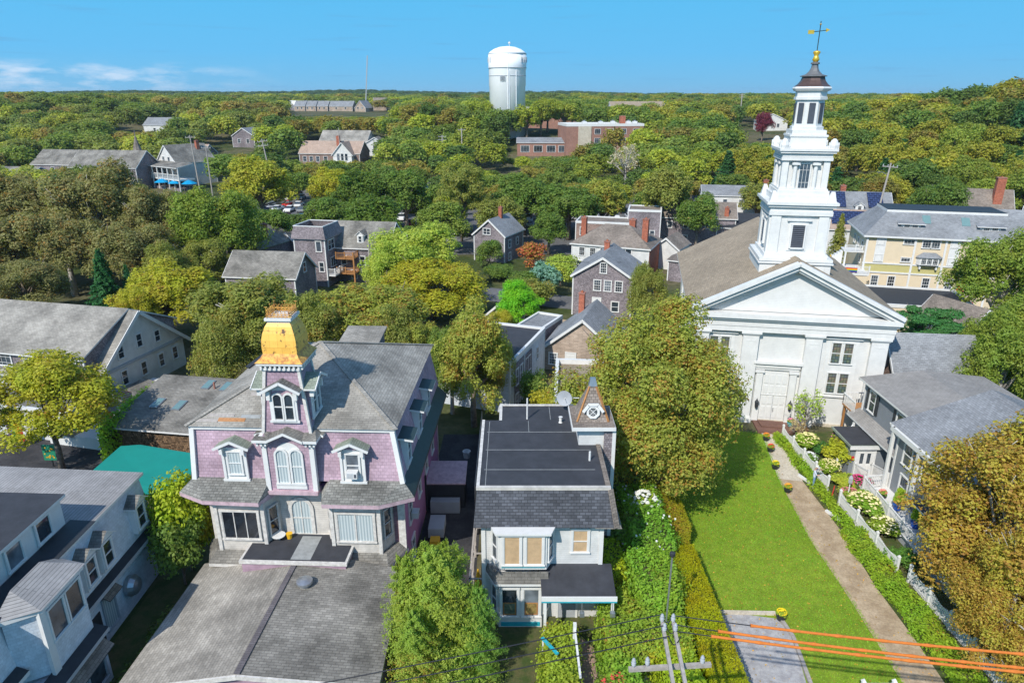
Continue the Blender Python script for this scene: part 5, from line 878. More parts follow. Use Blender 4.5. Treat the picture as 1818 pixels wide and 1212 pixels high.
house('white_farmhouse', 'two storey white house with brick chimney beneath the wooded slope', 'house', (43.6, 158), -10, 14.5, 7, 6.4, 8.2, 'x', 'roofblue', 'wclap', 'white', wins=[('F', x, z, .9, 1.3) for x in (2, 5, 8.5, 11.8) for z in (4.9, 1.8)], chim=[(14, 3.5, 9.6, 1.1)], oz=-.5)
house('dark_roof_house', 'low house with dark roof and tall brick chimney behind church', 'house', (38.5, 128), -18, 10, 7, 4.0, 6.2, 'x', 'blackd', 'cedar', wins=[('F', 3, 2.8, .8, 1.2)], chim=[(1.5, 1.0, 7.5, .8)])
house('grey_gable_house', 'grey roofed white gable seen behind the tan church roof', 'house', (32.0, 100), -35, 6.5, 8, 4.6, 7.2, 'y', 'roofblue', 'wclap', chim=[(1.0, 2, 7.6, .6), (5.5, 6, 7.8, .8)], wins=[('F', 3.2, 5, .7, .9)])
SH = house('solar_roof_house', 'grey roofed house with three solar arrays and white dormers', 'house', (52.5, 128), -12, 17, 8, 4.8, 8.2, 'x', 'roofblue', 'wclap', chim=[(9, 4.5, 9.3, .9)], oz=2)
b = MB()
for x in (1, 6.6, 13): b.slab([(x, .8, 5.95), (x + 2.6, .8, 5.95), (x + 2.6, 3.6, 8.33), (x, 3.6, 8.33)], .1, M['solar'], M['blackd'])
b.build('solar_panels', SH)
for x in (4.9, 11.4): o = MB().box(-.7, .7, 0, 2, 0, 1.2, M['white']).build('dormer', SH); o.location = (x, .5, 5.1); window(o, 0, 0, .6, .6, .9, 0, 'grid'); g = MB().slab([(-.95, -.2, 1.1), (0, -.2, 1.8), (0, 2.4, 1.8), (-.95, 2.4, 1.1)][::-1], .08, M['roofblue'], M['white']).slab([(0, -.2, 1.8), (.95, -.2, 1.1), (.95, 2.4, 1.1), (0, 2.4, 1.8)][::-1], .08, M['roofblue'], M['white']).poly([(-.7, -.02, 1.2), (.7, -.02, 1.2), (0, -.02, 1.75)], M['white']); g.build('dormer_roof', o)
OH = house('orange_roof_house', 'white house with orange tan roof carrying a solar array', 'house', (53.0, 116), -12, 15, 8, 4.4, 7.0, 'x', 'roofpk', 'wclap', wins=[('L', 3, 3, .8, 1.2), ('L', 5.5, 3, .8, 1.2)], chim=[(12, 3, 8.2, .9)], oz=1.5)
MB().slab([(1.5, .8, 5.15), (8, .8, 5.15), (8, 3.4, 7.0), (1.5, 3.4, 7.0)], .1, M['solar'], M['blackd']).build('solar_panels', OH)
house('brick_chimney_cottage', 'gabled cottage with big brick chimney on the wooded slope', 'house', (84, 130), -20, 9, 6, 3, 6, 'x', 'roofbrn', 'cedar', chim=[(6.5, 1.2, 8.4, 1.4)], oz=4.5, wins=[('F', 11, 3, .8, 1.2)])
house('far_right_gable', 'grey roofed house cut by the right edge of the picture', 'house', (68.5, 96), -20, 14, 9, 7, 10.5, 'x', 'roofblue', 'yellow', oz=1)
# ---------------- far buildings ----------------
def gz(x, y): return hz(x, y)
def fh(name, label, cat, u, Y, w, d, he, hr, ax, roof, wall, ang=0, dz=0, **kw): return house(name, label, cat, (u, Y), ang, w, d, he, hr, ax, roof, wall, oz=gz(u, Y) + dz, z0=-4, **kw)
TUR = fh('turret_inn', 'white gabled inn with wraparound porch and pointed corner turret', 'building', -112, 222, 11, 13, 7.0, 12, 'y', 'roofgrey', 'wclap', -35, wins=[('F', 4, 7.6, 1.1, 2), ('F', 7, 7.6, 1.1, 2), ('F', 5.5, 4, 1.2, 2)], chim=[(7, 10, 13, 1.0)])
b = MB(); b.box(-3, 20, -5, 0, -5, .4, M['cedar']); b.slab([(-3.5, -5.5, 6.4), (20, -5.5, 6.4), (20, 0, 7.4), (-3.5, 0, 7.4)], .2, M['roofgrey'], M['white']); b.box(-3, 20, -5, 0, 2.6, 3.0, M['white'])
for i in range(9): b.box(-3 + i * 2.85, -2.7 + i * 2.85, -5.2, -4.9, -3, 6.3, M['white'])
for i in range(60): b.box(-3 + i * .38, -2.92 + i * .38, -5.1, -5.0, 3, 4.2, M['white'])
b.box(-3, 20, -5.12, -4.98, 4.2, 4.35, M['white']); b.build('porch', TUR)
b = MB(); b.lathe([(2.2, -3), (2.2, 6.5)], M['white'], 8, (-3, -4)); b.lathe([(3.0, 6.5), (1.8, 9), (.9, 12), (.1, 15)], M['roofbrn'], 8, (-3, -4)); b.lathe([(.1, 15), (.1, 16.5)], M['cedar'], 6, (-3, -4)); b.build('turret', TUR)
for x, Y, w, d, he, hr, ax, a, lab in ((-152, 222, 26, 12, 6, 10, 'x', -12, 'long grey roofed inn wing at the far left'), (-134, 212, 22, 12, 6.5, 11, 'x', -8, 'broad grey roofed inn wing beside the turret inn'), (-126, 200, 10, 10, 5, 8, 'y', -20, 'small gabled inn wing before the broad roof'), (-160, 205, 20, 10, 4.5, 7, 'x', -8, 'low flat grey inn wing behind brown trees')):
    fh('inn_wing', lab, 'building', x, Y, w, d, he, hr, ax, 'roofgrey', 'cedar', a, wins=[('F', w * .3, he - 1.5, 1.2, 1.4), ('F', w * .7, he - 1.5, 1.2, 1.4)])
PH = fh('peach_roof_house', 'large shingle house with peach roofs and white gabled porch', 'building', -79, 262, 23, 12, 5, 9, 'x', 'roofpk', 'cedarb', -6, dz=-1, wins=[('F', x, 3, 1.3, 1.8) for x in (2, 4.5, 7, 10)], chim=[(14, 4, 11, 1.2)])
b = MB(); b.faces([(14, -3, -2), (21, -3, -2), (21, -3, 5), (17.5, -3, 9), (14, -3, 5), (14, 3, 5), (21, 3, 5), (14, 3, -2), (21, 3, -2)], [(0, 1, 2, 3, 4), (7, 0, 4, 5), (1, 8, 6, 2)], M['wclap']); b.slab([(13.4, -3.5, 4.6), (17.5, -3.5, 9.2), (17.5, 6, 9.2), (13.4, 6, 4.6)][::-1], .3, M['roofpk'], M['white']); b.slab([(17.5, -3.5, 9.2), (21.6, -3.5, 4.6), (21.6, 6, 4.6), (17.5, 6, 9.2)][::-1], .3, M['roofpk'], M['white']); b.box(12, 22, -6, -3, 1.2, 1.5, M['white']); o = b.build('porch_gable', PH)
for x in (16, 17.5, 19): window(o, x, -3.02, 4, 1.0, 2.4)
fh('grey_roof_hall', 'wide grey roofed hall behind the peach roof house', 'building', -76, 280, 19, 12, 5, 9, 'x', 'roofl', 'wclap', -6, dz=0)
fh('white_wing', 'white house end beside the peach roof house', 'house', -57, 276, 7, 9, 5, 7, 'y', 'roofgrey', 'wclap', 0, wins=[('F', 3.5, 3, 1.2, 1.6)])
SB = fh('school_building', 'long red brick school block with flat grey roof', 'school', -1, 345, 31, 24, 10, 10, 'flat', 'greyp', 'brickschool', -3, corner=False, parapet=.8, chim=[(16, 20, 14, 1.8)])
SB2 = fh('school_wing', 'low brick school wing with grey roof and wide windows', 'school', 2, 272, 19, 11, 5.0, 6.6, 'x', 'roofblue', 'brickschool', -2, corner=False, wins=[('F', x, 2.8, 3.2, 2.4, 'grid') for x in (3, 8, 13, 17.5)])
SB3 = fh('school_main_block', 'three storey brick school with stone end and rooftop units', 'school', 20.5, 268, 30, 16, 11.8, 11.8, 'flat', 'greyp', 'brickschool', 8, corner=False, parapet=.8, wins=[('F', x, z, 2.2, 1.9, 'grid') for x in (12, 17, 22, 27) for z in (3, 6.4, 9.8)], chim=[(25, 12, 15, 2)])
b = MB().box(4.5, 9.5, -.3, 0, -4, 11.6, M['conc']); b.build('stone_facing', SB3)
for i, (x, y) in enumerate(((8, 8), (14, 6), (20, 10), (28, 7), (26, 9))): MB().box(x, x + 1.6, y, y + 1.6, 11.8, 13.2, M['white']).lathe([(.5, 13.2), (.5, 13.6)], M['metal'], 8, (x + .8, y + .8)).build('rooftop_unit', SB3)
fh('tan_roof_hall', 'tan roofed hall behind the brick school', 'building', 55, 400, 30, 14, 8, 11, 'x', 'rooftan', 'wclap', 0)
fh('flat_roof_hall', 'pale flat roofed hall far behind the school', 'building', -50, 500, 36, 14, 8, 8, 'flat', 'greyp', 'wclap', 0, corner=False)
for i, (x, w) in enumerate(((-181, 9), (-173, 10), (-163, 10), (-152, 20))):
    fh('hilltop_condominium', ['leftmost grey roofed shingle condominium on the far hilltop', 'second grey roofed shingle condominium on the far hilltop', 'third grey roofed shingle condominium on the far hilltop', 'widest grey roofed shingle condominium on the far hilltop'][i], 'building', x, 600, w, 10, 5, 9, 'x', 'roofblue', 'cedartan', -8, dz=-1, group='condominiums on the far hilltop', wins=[('F', w * .3, 3.5, 1.4, 1.6), ('F', w * .7, 3.5, 1.4, 1.6)])
fh('steep_gable_condominium', 'steep gabled shingle condominium right of the crane boom', 'building', -129, 592, 10, 12, 4, 9.5, 'y', 'roofblue', 'cedartan', -20, dz=-1, wins=[('F', 3, 4, 1.4, 1.6), ('F', 7, 4, 1.4, 1.6)])
fh('pale_gable_condominium', 'pale gabled house behind the steep gabled condominium', 'building', -120, 625, 11, 8, 5, 9, 'x', 'roofbrn', 'cedartan', 0, dz=1.5)
for i, (x, Y, w, lab, rf_) in enumerate(((-170, 330, 18, 'grey roofed white house among yellow trees far left', 'roofblue'), (-330, 420, 16, 'white house on the wooded hill at far left', 'roofgrey'), (-360, 425, 12, 'white house with pale roof cut by left distant trees', 'roofl'), (-300, 620, 16, 'tiny pale house high on the far left hill', 'roofgrey'), (-195, 620, 10, 'tiny white house with cupola on the left hill', 'wclap'), (-118, 300, 10, 'grey roofed house behind the leaning pole', 'roofblue'), (-120, 255, 9, 'brick chimneyed tan roofed house beside the tall pole', 'roofpk'), (118, 345, 14, 'white house with grey roof beside the dark red tree', 'roofgrey'), (-25, 600, 14, 'small grey roofed house near the water tower', 'roofblue'), (4, 380, 30, 'grey roofed building below the water tower', 'roofgrey'), (20, 620, 30, 'pale long building right of the water tower', 'roofl'))):
    fh('distant_house', lab, 'house', x, Y, w, 9, 5.5, 8.6, 'x' if i % 2 == 0 else 'y', rf_, 'wclap' if i in (0, 1, 7) else 'cedar', -10, dz=-.8, wins=[('F', w * .3, 3.4, 1.2, 1.6), ('F', w * .7, 3.4, 1.2, 1.6)])
# water tower
WT = thing('water_tower', 'huge white cylindrical water tower with domed top and antennas', 'water tower', (-1.9, 300, hz(-2, 300) - 2)); wz = hz(-2, 300) - 2
wm = paint('water_tower_white', (.86, .87, .87), .5, .05, sc=.3); top = 43.2 - wz
b = MB(); b.lathe([(7.4, 0), (7.4, 31 - wz), (7.55, 31.2 - wz), (7.55, 37.5 - wz), (7.75, 38 - wz), (7.75, top)], wm, 64); b.build('tank', WT, True)
b = MB(); b.lathe([(7.9, top), (7.2, top + .8), (5.5, top + 1.9), (3.2, top + 2.7), (.6, top + 3.0)], wm, 48); b.build('dome', WT, True)
b = MB(); rz_ = [(7.62, 37.9 - wz), (7.62, 35 - wz)]
for r_, z in ((7.62, 35.0 - wz), (7.8, 38.0 - wz)): b.tube([(r_ * math.cos(2 * math.pi * i / 48), r_ * math.sin(2 * math.pi * i / 48), z) for i in range(49)], .12, M['greyp'], 4, False)
b.build('ring_beam', WT)
b = MB(); 
for a, z1 in ((-88, top), (-62, 37 - wz), (-84, 37 - wz)): x, y = 7.7 * math.cos(R(a)), 7.7 * math.sin(R(a)); b.tube([(x, y, 0), (x, y, z1)], .16, wm, 6)
b.tube([(.8, 0, top + 3), (.8, 0, top + 4)], .1, M['white'], 6); b.lathe([(.1, top + 3.8), (.5, top + 4.1), (.5, top + 4.4), (.1, top + 4.7)], M['white'], 10, (.8, 0)); b.build('ladder_pipe', WT)
for a in (-160, -150, -170, -45, -38, -30, -20, -10, -110, -106, -102, -98):
    z0 = (40.0 if a < -120 or a > -60 else 33.0) - wz; x, y = 7.95 * math.cos(R(a)), 7.95 * math.sin(R(a)); MB().box(x - .14, x + .14, y - .1, y + .1, z0, z0 + 2, M['greyp'] if a % 4 else M['white']).build('antenna', WT)
b = MB(); b.bar((0, 0, 0), (4.0, 0, 38), .7, .7, M['greyp']); o = tag(b.build('crane_boom'), 'thin grey crane boom leaning above the hilltop condominiums', 'crane'); o.location = (-121.5, 600, hz(-120, 600) + 5)

for i, (x, lab) in enumerate(((.77, 'brown framed picture standing in the left lower bay window'), (1.93, 'gold framed picture standing in the right lower bay window'))):
    b = MB(); b.box(0, .7, 0, .02, 0, .8, M['woodo']); b.box(.07, .63, -.006, 0, .08, .72, paint('canvas_green' if i == 0 else 'canvas_ochre', (.16, .20, .13) if i == 0 else (.35, .25, .08), .7, .6, sc=6)); o = tag(b.build('framed_picture'), lab, 'picture'); o.location = (-1.9 + .65 + x, 30.4 - .835, .85)
# ---------------- foliage ----------------
def leaf_mesh(name, C, nrm, size, rng, mat_='leaf', asp=.62):
    n = len(C); a = nrm + rng.normal(0, .42, (n, 3)); a /= np.linalg.norm(a, axis=1)[:, None] + 1e-9
    t = rng.normal(0, 1, (n, 3)); t -= a * (t * a).sum(1)[:, None]; t /= np.linalg.norm(t, axis=1)[:, None] + 1e-9; b = np.cross(a, t)
    s = size * rng.uniform(.45, 1.5, n)[:, None]
    V = np.stack([C - t * s, C - b * s * asp, C + t * s, C + b * s * asp], 1).reshape(-1, 3)
    me = bpy.data.meshes.new(name); me.vertices.add(n * 4); me.vertices.foreach_set('co', V.astype(np.float32).ravel())
    me.loops.add(n * 4); me.loops.foreach_set('vertex_index', np.arange(n * 4, dtype=np.int32)); me.polygons.add(n); me.polygons.foreach_set('loop_start', np.arange(0, n * 4, 4, dtype=np.int32))
    me.update(calc_edges=True); at = me.attributes.new('rnd', 'FLOAT', 'FACE'); at.data.foreach_set('value', rng.random(n).astype(np.float32)); me.materials.append(M[mat_]); return me
def sphere_dirs(n, rng):
    d = rng.normal(0, 1, (n, 3)); return d / np.linalg.norm(d, axis=1)[:, None]
def crown(name, seed, n, leaf, nl=34, lr=(.11, .19), cz=.62, rx=.42, rz=.38, inner=.5, flat=.9, fill=.15, mat_='leaf', low=-.55):
    rng = np.random.default_rng(seed); d = sphere_dirs(nl, rng); d[:, 2] = np.where(d[:, 2] < low, -d[:, 2], d[:, 2])
    rad = rng.uniform(inner, .86, nl)[:, None] * (1 + .12 * np.sin(d[:, :1] * 5 + seed)); L = d * rad * [rx, rx, rz] + [0, 0, cz]; r = rng.uniform(*lr, nl)
    i = rng.choice(nl, n, p=r ** 2 / (r ** 2).sum()); u = sphere_dirs(n, rng); u[:, 2] += .25; u /= np.linalg.norm(u, axis=1)[:, None]
    lump = 1 + .22 * np.sin(u[:, 0] * 7 + i) * np.cos(u[:, 1] * 6 + i * 2) + .1 * np.sin(u[:, 2] * 13 + i)
    q = np.where(rng.random(n) < fill, rng.uniform(.2, .9, n), rng.uniform(.86, 1.08, n)); P = L[i] + u * (r[i] * q * lump)[:, None] * [1, 1, flat]
    nr = u * .75 + [0, 0, .5]; return leaf_mesh(name, P, nr, leaf, rng, mat_), L
def trunk(name, L, h0=.2, r=.028, seed=0, m='bark', twigs=2, lo=.26):
    b = MB(); rg = random.Random(seed); top = (rg.uniform(-.02, .02), rg.uniform(-.02, .02), .62); b.tube([(0, 0, -.04), (.005, 0, h0), (top[0] * .5, top[1] * .5, .42), top], [r * 1.25, r, r * .7, r * .25], M[m], 8)
    for j, c in enumerate(L[:: max(1, len(L) // 14)]):
        z0 = rg.uniform(lo, .48); s = Vector((0, 0, z0)); e = Vector(c); mid = s.lerp(e, .5) + Vector((0, 0, rg.uniform(-.03, .05))); b.tube([s, mid, e], [r * .5, r * .3, r * .12], M[m], 5)
        for q in range(twigs): a = mid.lerp(e, rg.random()); b.tube([a, a + (e - s) * .16 + Vector((rg.uniform(-.09, .09), rg.uniform(-.09, .09), rg.uniform(0, .1)))], [r * .16, r * .06], M[m], 4)
    return b.mesh(name, True)
def conifer(name, seed, n, leaf, tiers=14, droop=.25, rx=.30, mat_='leaf', power=1.0, z0=.06):
    rng = np.random.default_rng(seed); t = rng.random(n) ** .75; nb = 13; k_ = rng.integers(0, tiers, n); zt = z0 + (1 - z0) * (k_ / tiers) ** .95; zz = zt
    br = rng.integers(0, nb, n); ph = br * 2 * math.pi / nb + k_ * 1.7 + rng.normal(0, .11, n) * (1.1 - t * .4); R_ = rx * (1 - zz) ** power * (1 + .28 * np.sin(br * 2.3 + k_ * 3.1)) + .012
    rr = R_ * t; z = zz - droop * rr + rng.normal(0, .012, n) + .05 * t * np.sin(br * 5 + k_); P = np.stack([rr * np.cos(ph), rr * np.sin(ph), z], 1)
    nr = np.stack([np.cos(ph) * .5, np.sin(ph) * .5, np.full(n, .9)], 1); return leaf_mesh(name, P, nr, leaf, rng, mat_, .38)
PR = {}
def proto(k_, me, tr): PR[k_] = (me, tr)
for key, seed, n, lf, kw, tk in (('A0', 3, 150000, .0056, dict(nl=105, lr=(.04, .12), inner=.5, cz=.50, rz=.49, fill=.3, low=-.9), dict(twigs=4)), ('A1', 8, 110000, .0060, dict(nl=150, lr=(.035, .085), rz=.50, cz=.50, inner=.4, fill=.35, flat=1.1, low=-.92), dict(m='barkpale', twigs=9, r=.018, h0=.12, lo=.14)), ('A2', 5, 12000, .013, dict(nl=26, lr=(.06, .12), rz=.36, inner=.35), dict(twigs=5)),
        ('L0', 9, 34000, .0095, dict(nl=60, lr=(.045, .10), rz=.36, cz=.62, inner=.3, flat=.7, fill=.3), dict(r=.016)), ('L1', 11, 30000, .010, dict(nl=30, lr=(.07, .12), rz=.4, cz=.58, inner=.3, flat=.5), dict()),
        ('L2', 12, 42000, .0095, dict(nl=80, lr=(.045, .11), rz=.36, cz=.64, inner=.4, fill=.3), dict(r=.018, twigs=3)), ('B0', 21, 48000, .0095, dict(nl=80, lr=(.045, .12), inner=.45, fill=.3, rz=.46, cz=.53), dict(twigs=3)), ('B1', 22, 46000, .0095, dict(nl=95, lr=(.045, .11), inner=.4, fill=.3, rz=.45, cz=.54), dict(m='barkpale', twigs=4)), ('B2', 23, 44000, .0098, dict(nl=70, lr=(.045, .13), inner=.45, fill=.3, rz=.46, cz=.53), dict(twigs=3)),
        ('C0', 31, 20000, .0145, dict(nl=60, lr=(.055, .13), inner=.4, fill=.3), dict()), ('C1', 32, 20000, .0145, dict(nl=70, lr=(.05, .12), rz=.38, inner=.4, fill=.3), dict()), ('C2', 33, 20000, .0145, dict(nl=52, lr=(.06, .14), rz=.42, cz=.58, inner=.4, fill=.3), dict()),
        ('S0', 41, 9000, .022, dict(nl=30, lr=(.12, .2), cz=.5, rz=.46, inner=.4), dict(h0=.1, r=.02, lo=.08)), ('S1', 42, 9000, .022, dict(nl=26, lr=(.13, .22), cz=.48, rz=.44, inner=.35), dict(h0=.1, r=.02, lo=.08)), ('S2', 43, 3500, .034, dict(nl=20, lr=(.13, .22), cz=.48, rz=.44, inner=.35), dict(h0=.1, r=.02, lo=.08)),
        ('N0', 51, 900, .02, dict(nl=40, lr=(.05, .1)), dict(m='barkpale', twigs=8, r=.02)), ('D0', 61, 6000, .024, dict(nl=46, lr=(.06, .14), inner=.4, fill=.3), dict(twigs=0)), ('D1', 62, 6000, .024, dict(nl=54, lr=(.055, .13), rz=.37, inner=.4, fill=.3), dict(twigs=0)), ('D2', 63, 6000, .024, dict(nl=40, lr=(.065, .15), rz=.42, cz=.58, inner=.4, fill=.3), dict(twigs=0))):
    me, L = crown('crown', seed, n, lf, **kw); proto(key, me, trunk('trunk', L, seed=seed, **tk))
def ctrunk(): b = MB(); b.tube([(0, 0, -.03), (0, 0, .9)], [.02, .004], M['bark'], 6); return b.mesh('trunk')
ct = ctrunk()
proto('K0', conifer('crown', 71, 60000, .0100, 20, .1, .40, power=.42), ct); proto('K1', conifer('crown', 72, 40000, .0115, 16, -.1, .42, power=.55), ct); proto('K2', conifer('crown', 73, 14000, .018, 18, .3, .34), ct); proto('K3', conifer('crown', 74, 3500, .034, 12, .3, .30), ct)
BASE = {}
def tree(name, x, y, z, h, r, key, col, aut, label, group=None, cat=None, rng=random):
    me, tr = PR[key]; rr = .42 if key[0] != 'K' else .36
    t = bpy.data.objects.new(name, None); COL.objects.link(t); t.location = (x, y, z); t.scale = (r / rr, r / rr, h); t.rotation_euler = (0, 0, rng.uniform(0, 6.28))
    tag(t, label, cat or ('shrub' if 'shrub' in name else 'tree'), group)
    c = bpy.data.objects.new('crown', me); COL.objects.link(c); c.parent = t; c.color = (*col, aut); k_ = bpy.data.objects.new('trunk', tr); COL.objects.link(k_); k_.parent = t; return t
rg = random.Random(12)
